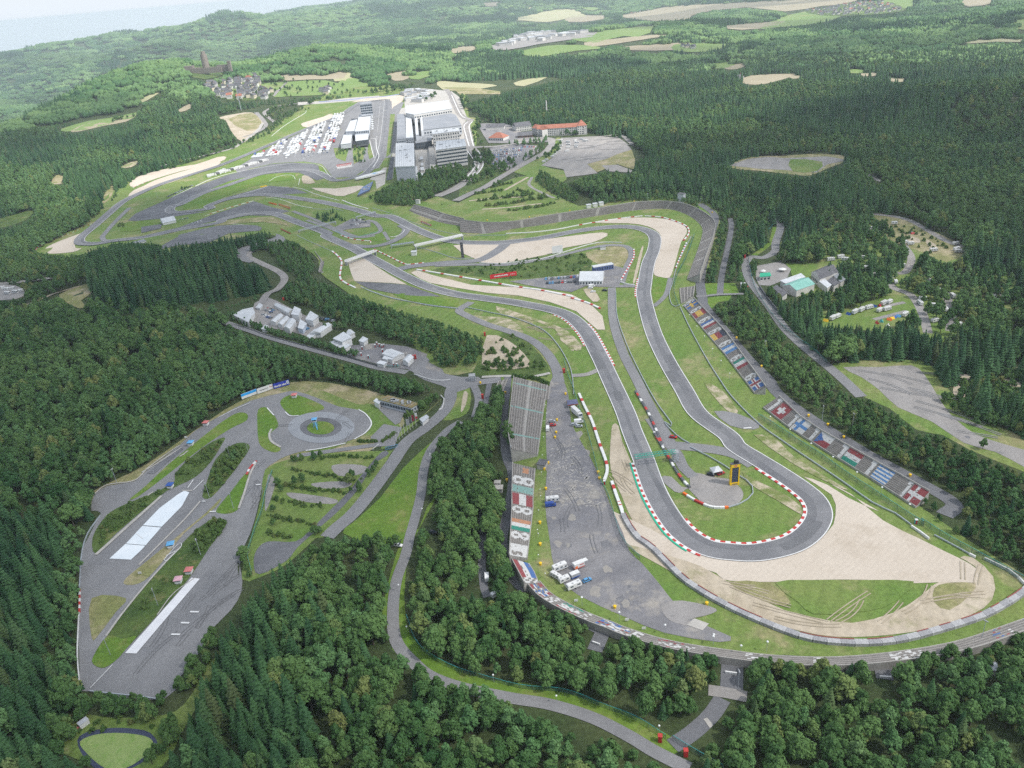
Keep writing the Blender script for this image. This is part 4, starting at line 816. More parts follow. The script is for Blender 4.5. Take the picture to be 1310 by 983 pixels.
row('B', 'A 640,650 760,605 900,560 1000,520 1080,460 1140,420', 110, 9, (5, 9), 'the hedge above the back straight'); row('B', 'P 190,270 240,190 380,170', 40, 14, (6, 10), 'the thicket beside the old road'); row('B', 'P 200,290 330,240 470,200', 30, 9, (5, 8), 'the thicket beside the old road'); row('B', 'P 480,160 520,150', 5, 6, (8, 10), 'the thicket beside the old road')
row('B', 'c 20,275 60,270', 6, 3, (3, 5), 'the marquee lawn'); row('b', 'b 600,410 610,430', 6, 3, (3, 5), 'the marquee lawn')
row('Y', 'R 10,165 100,203 200,243 320,283 450,315 560,348 640,374 790,408', 90, 2.6, (4, 7), 'the hedge row below the works yard'); row('Y', 'R 600,250 690,240 720,250', 8, 3, (6, 9), 'the corner between the yard sheds'); row('Y', 'R 20,130 120,90 200,55', 16, 3, (4, 7), 'the bank above the long white shed'); row('B', 'Q 20,760 150,690 260,650 330,630', 30, 8, (5, 9), 'the bank above the main road'); row('B', 'Q 40,330 60,420 120,460', 12, 5, (5, 8), 'the trees beside the dual carriageway'); scatter('B', 'V 390,90 620,60 760,190 780,300 700,340 520,330 400,260', 60, (7, 13), 'the campsite among caravans'); scatter('B', 'V 800,350 1300,330 1300,600 900,600', 70, (7, 13), 'the lanes of the wooded campsite'); scatter('b', 'V 620,60 830,120 1000,200 880,230 700,150', 40, (1.5, 3.5), 'the upper campsite clearing'); scatter('S', 'V 400,320 640,270 780,290 700,400 420,400', 34, (9, 15), 'the campsite among caravans'); row('B', 'E 600,540 590,640 572,760', 26, 2.2, (8, 12), 'the tree row behind the tall grandstand'); row('B', 'E 590,930 580,985 H 570,60 585,160 610,260 635,300', 44, 2.6, (8, 12), 'the tree row behind the painted stand'); row('B', 'X 672,330 655,480 672,640 655,760', 40, 2.0, (9, 13), 'the tree row behind the painted stand'); row('B', 'G 350,770 430,780 480,800', 8, 3.5, (7, 10), 'the slope above the pond'); row('B', 'G 540,780 600,790', 4, 3, (8, 10), 'the slope above the pond'); row('B', 'G 640,830 660,840', 2, 2, (7, 8), 'the slope above the pond'); row('B', 'G 640,740 720,680 790,550 840,500', 26, 3.2, (4, 8), 'the edge of the asphalt below the long slab'); row('B', 'G 200,900 260,870 330,770', 12, 3, (6, 9), 'the bank beside the pond'); row('B', 'G 600,960 640,900 680,850', 9, 2.5, (5, 8), 'the bank beside the pond'); row('b', 'G 300,850 440,820 580,830', 14, 3, (1, 2.4), 'the rim of the pond'); row('B', 'G 500,740 520,790', 3, 1.5, (4, 6), 'the slope above the pond')
row('B', 'G 915,180 945,240 950,280', 4, 1, (4, 5.5), 'the fence beside the asphalt')
row('B', 'V 70,290 90,295', 3, 2, (4, 6), 'the campsite entrance'); row('B', 'F 1150,745', 1, 1, (7, 8), 'the gravel lot'); row('b', 'V 1000,90 1000,91', 1, 1, (1, 2), 'the clearing')
row('B', 'L 240,760 270,850 290,950', 7, 1.4, (8, 11), 'the back of the tall grandstand'); row('b', 'L 320,190 420,200 520,205 660,260', 30, 1, (1.6, 3), 'the top edge of the tall grandstand'); row('b', 'M 80,300 150,360', 8, 2, (2, 4), 'the little lawn behind the painted stand'); row('B', 'M 100,330 140,360', 3, 2, (4, 6), 'the little lawn behind the painted stand')
row('b', 'F 1085,600 1130,570 1200,560 1215,510 1130,480 1090,520', 60, 7, (2, 5), 'the dirt track on the right'); row('B', 'F 1060,560 1100,620 1180,640 1310,680', 60, 8, (5, 9), 'the dirt track on the right'); row('B', 'F 1240,540 1310,560', 30, 12, (5, 9), 'the dirt track on the right'); row('B', 'F 1230,470 1300,480', 20, 5, (4, 7), 'the dirt track on the right')
row('B', 'A 440,465 470,455 495,450', 10, 12, (8, 11), 'the trees in the far left field')
scatter('B', 'Y 700,225 860,200 1010,215 1200,250 1250,270 1040,290 860,290 640,300 620,280', 90, (6, 10), 'the village below the castle')

models = {k: kind_models(k, n) for k, n in (('S', 6), ('B', 7), ('Y', 4), ('b', 3))}
def wob3(s): a = s*random.uniform(.82, 1.24); return (a, s*random.uniform(.82, 1.24), s*random.uniform(.9, 1.12))
def emit(kind):
    nm, word, cat, mass, base = KNAME[kind]; L_ = cand[kind]
    L_.sort(key=lambda c: -(c[5] if c[7] else c[5]-1e3))
    single = [c for c in L_[:300] if c[7]]; rest = L_[len(single):]
    protos = []; cnt = 0
    for j, (b, t, m) in enumerate(models[kind]):
        cr_ = None
        protos.append((b, t, m))
    meshes = []
    for b, t, m in protos:
        cm = bpy.data.meshes.new('crown'); cm.from_pydata(b.v, [], b.f); cm.materials.append(m); cm.update()
        tm = bpy.data.meshes.new('trunk'); tm.from_pydata(t.v, [], t.f); tm.materials.append(m_bark); tm.update()
        meshes.append((cm, tm))
    src = []
    for q, c in enumerate(single):
        x, y, z, s, rz, sz, wid, vis = c
        o = bpy.data.objects.new(nm, None); link(o); o.location = (x, y, z-.1); o.rotation_euler = (0, 0, rz); o.scale = tuple(wob3(s))
        ph = WOODS[wid][1]; tag(o, (KADJ[kind]+' in '+ph)[:150], cat, nm.replace('_', ' ')+' in '+ph)
        cm, tm = meshes[q % len(meshes)]
        a = bpy.data.objects.new('crown', cm); link(a); a.parent = o; b_ = bpy.data.objects.new('trunk', tm); link(b_); b_.parent = o
        if q < len(meshes): src.append((a, b_))
    # the rest of the wood: one object, instanced
    if not rest: return
    me = bpy.data.meshes.new(mass); me.from_pydata([(c[0], c[1], c[2]-.1) for c in rest], [], [])
    for an, ty, vals in (('tree_scale', 'FLOAT_VECTOR', [q for c in rest for q in wob3(c[3])]), ('tree_turn', 'FLOAT', [c[4] for c in rest]), ('tree_pick', 'INT', [i % len(meshes) for i in range(len(rest))])):
        at = me.attributes.new(an, ty, 'POINT'); at.data.foreach_set('vector' if ty == 'FLOAT_VECTOR' else 'value', vals)
    o = link(bpy.data.objects.new(mass, me)); o['kind'] = 'stuff'; o['label'] = 'mass of '+word+'s too many to count'
    scatter_nodes(o, src)
def scatter_nodes(o, src):
    ng = bpy.data.node_groups.new('scatter_'+o.name, 'GeometryNodeTree')
    ng.interface.new_socket('Geometry', in_out='INPUT', socket_type='NodeSocketGeometry'); ng.interface.new_socket('Geometry', in_out='OUTPUT', socket_type='NodeSocketGeometry')
    N = ng.nodes; Lk = ng.links; gi = N.new('NodeGroupInput'); go = N.new('NodeGroupOutput')
    allj = N.new('GeometryNodeJoinGeometry')
    for tup in src:
        j = N.new('GeometryNodeJoinGeometry')
        for ob in tup:
            oi = N.new('GeometryNodeObjectInfo'); oi.transform_space = 'ORIGINAL'; oi.inputs['Object'].default_value = ob; oi.inputs['As Instance'].default_value = False
            Lk.new(oi.outputs['Geometry'], j.inputs[0])
        ti = N.new('GeometryNodeGeometryToInstance'); Lk.new(j.outputs[0], ti.inputs[0]); Lk.new(ti.outputs[0], allj.inputs[0])
    def attr(n, t):
        a = N.new('GeometryNodeInputNamedAttribute'); a.data_type = t; a.inputs['Name'].default_value = n; return a.outputs['Attribute']
    ip = N.new('GeometryNodeInstanceOnPoints'); Lk.new(gi.outputs[0], ip.inputs['Points']); Lk.new(allj.outputs[0], ip.inputs['Instance'])
    ip.inputs['Pick Instance'].default_value = True; Lk.new(attr('tree_pick', 'INT'), ip.inputs['Instance Index'])
    cx = N.new('ShaderNodeCombineXYZ'); Lk.new(attr('tree_turn', 'FLOAT'), cx.inputs[2]); Lk.new(cx.outputs[0], ip.inputs['Rotation']); Lk.new(attr('tree_scale', 'FLOAT_VECTOR'), ip.inputs['Scale'])
    Lk.new(ip.outputs[0], go.inputs[0]); md = o.modifiers.new('scatter', 'NODES'); md.node_group = ng
for k in KNAME: emit(k)

# far woods: clumps of trees on the hills beyond
def clump(seed, kind):
    r = random.Random(seed); b = MB(); n = 9
    for i in range(n):
        a = i*2.4; q = 2.5+14*math.sqrt(i/n); x, y = q*math.cos(a)+r.uniform(-1.5, 1.5), q*math.sin(a)+r.uniform(-1.5, 1.5)
        if kind == 'S':
            h = r.uniform(17, 24); rr = r.uniform(3.8, 5.2); b.cyl((x, y, 1), rr, h*.55, 7, 0, rr*.55, cap=False); b.cyl((x, y, h*.45), rr*.75, h*.58, 7, 0, .1, cap=False)
        else:
            h = r.uniform(12, 17); rr = r.uniform(5.5, 7.5)
            vs = [(x+v[0]*rr*(1+.3*math.sin(v[1]*6+i)*r.uniform(.5, 1)), y+v[1]*rr*(1+.3*math.cos(v[0]*5+i)*r.uniform(.5, 1)), h*.55+v[2]*h*.48*(1+r.uniform(-.16, .16))) for v in ICO[0]]; b.add(vs, ICO[1])
    return b
def far_woods():
    m_fs = foliage('far_spruce', (.018, .060, .028), (.072, .145, .060), None, .9); m_fb = foliage('far_leaf', (.042, .105, .036), (.140, .225, .080), None, .9)
    for kind, m, nm in (('S', m_fs, 'far_spruce_wood'), ('B', m_fb, 'far_leafy_wood')):
        P = []
        for r0, r1, sp in ((1950, 2900, 22), (2900, 4300, 27), (4300, 7000, 36), (7000, 10800, 54)):
            amax = R(41); n = int((r1**2-r0**2)*amax/sp**2); rr = np.sqrt(rng.uniform(r0**2, r1**2, n)); aa = rng.uniform(-amax, amax, n); X = rr*np.sin(aa); Y = rr*np.cos(aa); Z = ht(X, Y)
            U, V = proj(np.stack([X, Y, Z], -1)); ok = (U > -RX+3) & (U < PW+RX-3) & (V < 600) & (V > -140)
            lk = look(U, V); low = ras_open[np.clip(V+RY, 0, RHt-1).astype(int), np.clip(U+RX, 0, RWd-1).astype(int)]
            for hh in (8, 15):
                u2, v2 = proj(np.stack([X, Y, Z+hh*(sp/27)], -1)); low |= ras_open[np.clip(v2+RY, 0, RHt-1).astype(int), np.clip(u2+RX, 0, RWd-1).astype(int)]
            ok &= ~low
            pat = np.sin(X*.0041+.7)*np.cos(Y*.0033)+.6*np.sin(X*.0105+Y*.006)+rng.uniform(-.5, .5, n)
            left = np.degrees(aa) < -8
            isS = pat > np.where(left, .8, .3)
            ok &= isS if kind == 'S' else ~isS
            for i in np.where(ok)[0]: P.append((X[i], Y[i], Z[i]-1.5, sp/27*rng.uniform(.8, 1.2)*(1 if r0 < 4000 else .82), rng.uniform(0, 6.28)))
        me = bpy.data.meshes.new(nm); me.from_pydata([p[:3] for p in P], [], []); print(nm, len(P))
        for an, ty, vals in (('tree_scale', 'FLOAT_VECTOR', [q for p in P for q in wob3(p[3])]), ('tree_turn', 'FLOAT', [p[4] for p in P]), ('tree_pick', 'INT', [i % 3 for i in range(len(P))])):
            at = me.attributes.new(an, ty, 'POINT'); at.data.foreach_set('vector' if ty == 'FLOAT_VECTOR' else 'value', vals)
        o = link(bpy.data.objects.new(nm, me)); o['kind'] = 'stuff'; o['label'] = 'far off hillside '+('conifer' if kind == 'S' else 'leafy')+' wood in haze'
        # three clump meshes live as the first clumps of that wood
        src = []
        for q in range(3):
            b = clump(q+5, kind); mm = bpy.data.meshes.new('tree_clump'); mm.from_pydata(b.v, [], b.f); mm.materials.append(m); mm.update()
            c = link(bpy.data.objects.new('tree_clump', mm)); c['kind'] = 'stuff'; c.location = P[-1-q][:3]; src.append((c,))
        scatter_nodes(o, src)
far_woods()
# ------------------------------------------------------------------ kerbs beside the race track
def near_i(P, q): return min(range(len(P)), key=lambda i: (P[i]-q).length)
def track_kerb(a, b, side, cols=None, w=1.3, off=.0):
    pa, pb = flat(*px(a)[0]), flat(*px(b)[0]); i, j = sorted((near_i(main1, pa), near_i(main1, pb))); n = normals(main1)
    P = [main1[k]+n[k]*side*(W_/2+w/2+off-.1) for k in range(i, j+1)]
    P = resample(P, 2.3); nn = normals(P); B = MB(); z = .46
    for k in range(len(P)-1):
        a0, a1 = P[k]+nn[k]*w/2, P[k]-nn[k]*w/2; c0, c1 = P[k+1]+nn[k+1]*w/2, P[k+1]-nn[k+1]*w/2
        B.add([(q.x, q.y, .03) for q in (a0, a1, c1, c0)]+[(q.x, q.y, z+.08) for q in (a0, a1, c1, c0)], [(4, 5, 6, 7), (0, 1, 5, 4), (1, 2, 6, 5), (2, 3, 7, 6), (3, 0, 4, 7)], k % 2)
    o = B.build('kerb', cols or [m_red, m_white]); bm = bmesh.new(); bm.from_mesh(o.data); bmesh.ops.recalc_face_normals(bm, faces=bm.faces); bm.to_mesh(o.data); bm.free(); struct(o)
for a, b, sd, kw in (('o 966,598', 'o 868,668', -1, {}), ('o 893,712', 'o 812,592', 1, {}), ('o 880,707', 'o 812,592', 1, dict(cols=[m_green], w=.9, off=1.3)), ('o 762,441', 'o 715,400', 1, {}), ('o 783,470', 'o 757,415', -1, {}), ('o 622,388', 'o 484,344', 1, {}),
                     ('o 600,376', 'o 545,352', -1, {}), ('o 657,303', 'o 765,293', 1, {}), ('o 570,307', 'o 640,312', 1, {}), ('o 808,292', 'o 829,312', -1, {}), ('o 845,303', 'o 838,346', 1, {}), ('o 846,303', 'o 838,346', 1, dict(cols=[m_green], w=.9, off=1.3)), ('o 819,355', 'o 818,382', -1, {}),
                     ('o 330,222', 'o 222,268', 1, {}), ('o 352,250', 'o 432,266', 1, {}), ('o 450,305', 'o 480,312', -1, {}), ('o 470,222', 'o 405,240', 1, dict(cols=[m_green], w=2.2)), ('o 395,240', 'o 372,222', 1, {}), ('o 200,305', 'o 250,296', 1, {})):
    track_kerb(a, b, sd, **kw)
for s, w_ in (('W 0,530 60,487 180,467 240,412 330,345 380,312', .9), ('W 10,795 100,715 300,535', 1.8), ('W 200,840 300,740 400,640 470,560', 1.0), ('W 640,590 665,520 690,440 715,390', 1.2), ('W 785,240 775,265 785,295 825,320', 1.4), ('W 765,147 795,180', .7), ('W 845,165 865,182 905,181', .7), ('W 935,336 1010,325 1110,303', .8), ('W 1150,285 1200,255 1225,215 1200,175 1168,155', .8), ('W 320,800 370,775', .4),
              ('W 415,500 440,465', .5), ('W 440,510 485,465', .5), ('W 390,512 435,512', .9), ('G 345,688 430,600', .3), ('G 405,490 470,400 560,290 640,200 690,150', 1.0), ('G 625,200 680,140 690,150 640,200 625,200', .3), ('W 550,190 620,155 690,125', .5), ('W 230,540 262,518', .9), ('W 395,355 412,338', .9), ('D 540,834 600,800 690,740', .9), ('D 685,775 718,752', .9)):
    line(s, w_, m_pale if w_ > .85 else m_white, 6)
for s in ('G 725,398 758,399', 'G 690,440 722,441', 'G 653,484 687,485', 'W 716,487 738,485', 'W 512,606 540,604'): line(s, .9)
line('G 520,100 545,120', .3); line('G 600,410 660,330 740,270', .5, m_pale)
track_paint = [line('U 800,42 848,38', 1.0), line('T 812,412 838,414', .3)]
# ------------------------------------------------------------------ barriers
def box_mesh(name, d, m, z0=0):
    b = MB(); b.box((0, 0, d[2]/2+z0), d); me = bpy.data.meshes.new(name); me.from_pydata(b.v, [], b.f); me.materials.append(m); return me
def barrier(name, label, s, pat='RW', seg=3.6, w=1.1, h=1.1, cat='tyre wall'):
    """a run of tyre blocks, each block its own part; pat gives the colours in turn"""
    Q = smooth(pts(s), 8); P = resample(Q, seg); t = thing(name, label, cat, P[0], 0, 'barriers along the circuit'); MM = {'R': m_red, 'W': m_white, 'K': m_dgrey, 'G': m_grey, 'O': m_orange, 'B': m_lblue}
    mesh = {c: box_mesh('tyre_block', (seg*.97, w, h), MM[c]) for c in set(pat)}
    for i in range(len(P)-1):
        d = P[i+1]-P[i]; c = pat[i % len(pat)]
        if d.length < seg*.3: continue
        o = bpy.data.objects.new('tyre_block', mesh[c]); link(o); o.parent = t; m_ = (P[i]+P[i+1])/2-P[0]; o.location = m_; o.rotation_euler = (0, 0, math.atan2(d.y, d.x)); o.scale = (d.length/seg, 1, 1)
    return t
def wall_strip(P, w, z0, z1):
    n = normals(P); vs = []; fs = []
    for p, q in zip(P, n): vs += [(p.x+q.x*w/2, p.y+q.y*w/2, p.z+z0), (p.x-q.x*w/2, p.y-q.y*w/2, p.z+z0), (p.x-q.x*w/2, p.y-q.y*w/2, p.z+z1), (p.x+q.x*w/2, p.y+q.y*w/2, p.z+z1)]
    for i in range(len(P)-1):
        a = 4*i; fs += [(a+k, a+(k+1) % 4, a+4+(k+1) % 4, a+4+k) for k in range(4)]
    k = 4*(len(P)-1); fs += [(0, 1, 2, 3), (k+3, k+2, k+1, k)]
    return vs, fs
def rail(label, s, m=None, h=.95, post=4.0, name='guard_rail', w=.35):
    P0 = smooth(pts(s), 8); P = resample(P0, 6); o = P[0].copy(); t = thing(name, label, 'guard rail' if name == 'guard_rail' else 'wall', o, 0, 'barriers along the circuit')
    L_ = [p-o for p in P]; vs, fs = wall_strip(L_, w, .30, h); mobj('rail', vs, fs, m or m_steel, parent=t)
    b = MB(); 
    for p in resample(L_, post): b.box((p.x, p.y, .35), (.18, .18, .7))
    q = b.build('posts', m_dgrey, t); q['kind'] = 'stuff'
    return t
def wall(label, s, m=None, h=1.0, w=.6, name='barrier_wall'):
    P0 = smooth(pts(s), 8); P = resample(P0, 5); o = P[0].copy(); vs, fs = wall_strip([p-o for p in P], w, 0, h); ob = mobj(name, vs, fs, m or m_white); ob.location = o
    return tag(ob, label, 'wall', 'barriers along the circuit')
mm, N_, Lk_, b_ = _nodes('fence_mesh'); b_.inputs['Base Color'].default_value = (.06, .16, .13, 1); b_.inputs['Alpha'].default_value = .42; m_mesh = mm
def fence(label, s, h=3.2, post=5):
    P0 = smooth(pts(s), 8); P = resample(P0, post); o = P[0].copy(); t = thing('mesh_fence', label, 'fence', o, 0, 'mesh fences'); L_ = [p-o for p in P]
    mobj('mesh_panel', [c for p in L_ for c in ((p.x, p.y, .05), (p.x, p.y, h))], [(2*i, 2*i+2, 2*i+3, 2*i+1) for i in range(len(P)-1)], m_mesh, parent=t)
    b = MB()
    for p in L_: b.box((p.x, p.y, h/2), (.12, .12, h+.2))
    q = b.build('posts', m_dgrey, t); q['kind'] = 'stuff'
    vs, fs = wall_strip(L_, .1, h-.06, h+.06); mobj('top_rail', vs, fs, m_teal, parent=t)
wall('white wall along the outside of the long upper bend', 'T 285,196 400,190 500,178 592,160', h=1.1, w=.9)
barrier('tyre_wall', 'red and white tyre wall below the middle of the upper bend stand', 'T 592,160 650,150 740,136 800,128 858,122', 'RWWW')
barrier('tyre_wall', 'red and white tyre wall round the far corner of the gravel trap', 'T 868,122 940,128 1005,148 1045,168 1052,195 1030,225', 'WWR')
barrier('tyre_wall', 'white and grey tyre wall at the right edge of the gravel trap', 'T 1042,235 1020,285 998,340', 'WKWR')
barrier('tyre_wall', 'long red and white tyre wall behind the middle gravel trap', 'E 292,62 400,80 560,108 690,130 760,140 885,165', 'WWRWWW', w=1.6)
barrier('tyre_wall', 'short red and white tyre wall at the end of the middle gravel trap', 'E 880,170 940,188 990,210', 'RWW', w=1.6)
barrier('tyre_wall', 'red and white tyre wall on the lawn beside the white footbridge', 'S 462,375 540,412 640,460 675,465 760,455', 'RWRWW')
barrier('tyre_wall', 'red and white tyre wall left of the beige gravel trap', 'S 210,385 240,410 268,450 258,540 290,575 350,605', 'WWRW', w=1.6)
barrier('tyre_wall', 'red and white tyre wall around the tip of the short link island', 'S 262,290 330,312 400,322 440,325 440,335', 'WRW')
rail('grey guard rail below the lawn of the S bend', 'S 385,600 440,625 560,665 690,690 800,712 965,730')
barrier('tyre_wall', 'white tyre wall with red caps beside the worn lot', 'E 910,535 935,590 960,640 990,730 1012,790 1018,830 1005,870', 'WWRWW', w=1.5)
barrier('tyre_wall', 'red and white tyre wall right of the worn lot', 'E 1035,870 1055,930 1075,982 U 50,470 80,560', 'WRWW', w=1.5)
def big_wall():
    Q = tidy(pts('U 80,560 130,650 200,730 300,845 Z 640,30 720,110 850,205 960,265 1074,325 a 0,325 150,415 330,495 480,545 660,562 820,550 980,510 1150,455 1260,395 1310,360 1345,330')); Q = smooth(Q, 8); P = resample(Q, 5); o = P[0].copy()
    t = thing('tyre_wall', 'long grey tyre wall with a red top edge round the hairpin gravel', 'tyre wall', o, 0, 'barriers along the circuit'); me = [box_mesh('tyre_block', (4.9, 2.6, 1.5), m) for m in (mat('tyre_grey', (.33, .33, .34), (.20, .20, .21), scale=1.2, coord='obj'), mat('tyre_pale', (.42, .42, .42), (.28, .28, .29), scale=1.2, coord='obj'))]; mr = box_mesh('red_cap', (4.9, .3, .25), paint('worn_red', (.26, .07, .06)), 1.5)
    for i in range(len(P)-1):
        d = P[i+1]-P[i]; nn = Vector((-d.y, d.x, 0)).normalized(); c = (P[i]+P[i+1])/2-o; a = math.atan2(d.y, d.x)
        b = bpy.data.objects.new('tyre_block', me[i % 2]); link(b); b.parent = t; b.location = c; b.rotation_euler = (0, 0, a+random.uniform(-.03, .03))
        if random.random() < .55:
            r_ = bpy.data.objects.new('red_cap', mr); link(r_); r_.parent = t; r_.location = c+nn*1.2; r_.rotation_euler = (0, 0, a)
big_wall()
barrier('tyre_wall', 'red white and black tyre wall along the inner service road', 'E 1125,525 1180,620 1230,740 U 262,60 320,160 400,300 440,355 480,398', 'KRKWK', w=1.2)
barrier('hairpin_barrier', 'white barrier with orange ends and a red block on the hairpin lawn', 'U 440,430 500,468 550,492 605,514 660,518 710,516', 'OWWRRWWWW', seg=2.6)
rail('white edged rail round the right of the hairpin pad', 'U 712,516 790,490 845,450 860,415 840,370 780,330', m_steel); rail('blue grey rail between hairpin pad and track', 'U 780,330 700,275 600,215 500,165 470,150', m_steel)
rail('blue grey rail along the right of the inner service road', 'E 1050,145 1055,235 1085,330 1130,430 1200,560 1270,660 U 320,0 370,55 420,100 475,132', m_steel)
barrier('tyre_wall', 'red and white tyre wall outside the far left hairpin', 'b 20,600 50,560 110,530 200,495 300,455 412,404', 'WR'); barrier('tyre_wall', 'red and white tyre wall in the far left gravel strip', 'b 680,165 760,132 900,90 1040,50 1180,12', 'WRK')
wall('white wall beside the dark runoff at the far left hairpin', 'b 645,378 720,345 800,300 900,250 1080,160'); wall('long curved white wall between paddock and runoff', 'c 105,258 200,215 320,178 480,145 650,118 780,105 850,104', h=1.3); wall('white wall bending round the end of the paddock', 'c 850,104 920,112 960,130 985,165 1010,195 1042,212', h=1.2)
wall('white wall hooked round the end of the long green island', 'c 590,260 480,295 330,340 200,385 135,402 118,395 125,380 160,372', h=1.2); wall('short white wall above the dark runoff', 'c 600,258 680,262 740,266'); wall('white wall along the runoff below the first bend', 'c 760,265 830,280 900,308 980,332 1068,354', h=1.2); wall('white wall above the upper straight', 'c 1088,350 1160,378 1262,410'); wall('short white wall across the slip road', 'c 806,205 797,250')
barrier('tyre_wall', 'red and white tyre wall beside the white marquee', 'c 0,512 110,478 220,440 360,395 500,356', 'RWW', w=1.6); wall('white wall above the white marquee', 'b 650,380 740,375 830,370 1000,350 1190,320'); wall('white wall along the grass beside the dark runoff', 'c 580,330 680,348 800,388 890,404'); rail('grey rail round the fir clump', 'c 890,408 960,412 1040,410 1100,425')
wall('white wall inside the far left bend', 'b 660,297 610,345 560,398 520,435 512,460'); wall('white wall round the link of the green island', 'c 600,225 650,195 720,182 760,188 775,210'); wall('white wall below the lower runoff', 'c 352,512 430,516 520,524')
wall('pale wall above the back straight', 'P 180,425 240,375 300,330 380,280 460,232 470,210'); wall('red and white banner wall behind the far corner', 'd 260,200 420,190 620,175 850,150 1050,135 1250,105', paint('faded_banner', (.30, .34, .55)), h=2)
wall('short white wall at the right end of the hairpin gravel', 'a 870,105 910,132 940,155', h=1.2); wall('orange end block of the white wall right of the gravel', 'a 941,156 954,162', m_orange, h=1.2); rail('blue grey rail right of the hairpin gravel', 'a 960,140 1040,182 1100,216'); wall('white wall stub ending the blue grey rail', 'a 1096,214 1120,226', h=1.2); wall('long white wall at the far right corner of the gravel', 'a 1155,232 1210,258 1270,290 1310,330', h=1.3)
rail('long blue grey rail below the right hand stand', 'F 0,205 40,290 100,400 150,480 200,550 300,650 390,715 470,770 560,830 640,885 740,955 a 800,50 870,100', m_steel); fence('long green mesh fence below the right hand stand', 'K 0,190 130,270 300,385 450,480 600,590 800,720 1000,855 1150,950 a 900,85 1000,150 1100,205 1200,260 1310,320', 3.0)
rail('rail curving down from the upper bend to the right hand stand', 'T 1062,208 1030,270 1000,340 985,400 970,450 985,500 F 0,195', m_steel); fence('mesh fence round the bottom of the upper bend stand', 'T 1075,205 1040,300 1000,380 990,440 1010,510', 2.8)
rail('white rail along the inner gravel trap', 'T 175,318 260,322 350,312 440,300 540,270 640,240 700,232 772,234', m_white, h=1.1); barrier('tyre_wall', 'red and white tyre wall at the entry of the hill lot', 'T 822,262 822,290 812,315 795,345 780,370 768,392', 'WR'); wall('white wall end beside the hill lot', 'T 768,400 800,410 825,412', h=1.2)
wall('white wall above the diagonal straight', 'S 270,80 330,105 430,132'); rail('light grey rail under the upper bend stand', 'S 450,125 560,160 660,200 760,240 860,265 960,285 1100,290 1250,288 T 285,198', m_steel); wall('white wall round the small hairpin of the link', 'S 560,300 600,295 635,275 645,255'); rail('teal rail inside the short link island', 'S 200,245 250,275 330,300 400,290 500,265', m_teal); rail('grey rail left of the white footbridge', 'S 0,290 60,320 140,355 205,385'); rail('blue rail below the black tower', 'S 700,355 780,375 860,400 960,430 1050,425')
rail('grey rail above the service road', 'E 480,205 570,225 660,245 770,290 830,350 870,420 885,470 890,540'); rail('grey rail beside the S bend lawn', 'E 80,130 170,162 270,185 360,200 450,210'); fence('mesh fence between worn lot and hairpin', 'L 830,20 880,200 930,330 1000,560 1060,720 1130,970 M 1210,380 1300,560 Z 520,0 600,90', 2.5)
rail('blue white guard rail at the bottom edge of the driving centre', 'G 345,703 420,712 520,722 620,736', m_steel, h=1.1); wall('low white wall along the left edge of the driving centre', 'G 304,665 296,560 300,440 302,400', h=.8, w=.4); barrier('tyre_wall', 'red and white blocks on the left edge of the driving centre', 'G 304,400 305,310', 'RW', 2.5, .7, .8); wall('pale wall above the red and white blocks at the left edge', 'G 304,308 312,180 335,100 385,28', m_steel, h=.8, w=.4)
barrier('tyre_wall', 'red and white blocks at the fork of the driving centre lanes', 'W 675,442 690,412 718,382', 'RWR', 2.6, 1.0, .8); fence('green mesh fence between the asphalt and the plots', 'W 790,430 760,520 745,600 715,680 690,760 680,800 700,880', 2); fence('mesh fence round the lane bend', 'H 255,420 300,530 420,610 560,655 700,690 860,705 1000,760 1130,810 1240,880', 2.2); fence('fence along the lane at the bottom right', 'Z 740,860 820,910 960,990', 2.2)
rail('dark rail along the yard road', 'R 0,205 120,238 250,283 500,352 760,422 900,462', m_dgrey, h=1.1); fence('mesh fence beside the campsite road', 'F 260,20 280,120 330,210 400,290 500,365 560,420', 2.2); fence('mesh fence above the campsite lane', 'V 20,260 80,200 150,130 175,100', 2); rail('guard rail on the gate road', 'X 470,235 485,250 478,290 462,300', m_white); rail('pale rail by the junction', 'X 350,140 440,168 520,163', m_white)
fence('mesh fence behind the painted right hand stand lane', 'F 265,165 290,210 270,180', 2); fence('mesh fence round the works yard', 'R 1040,470 1000,475 900,462', 2)

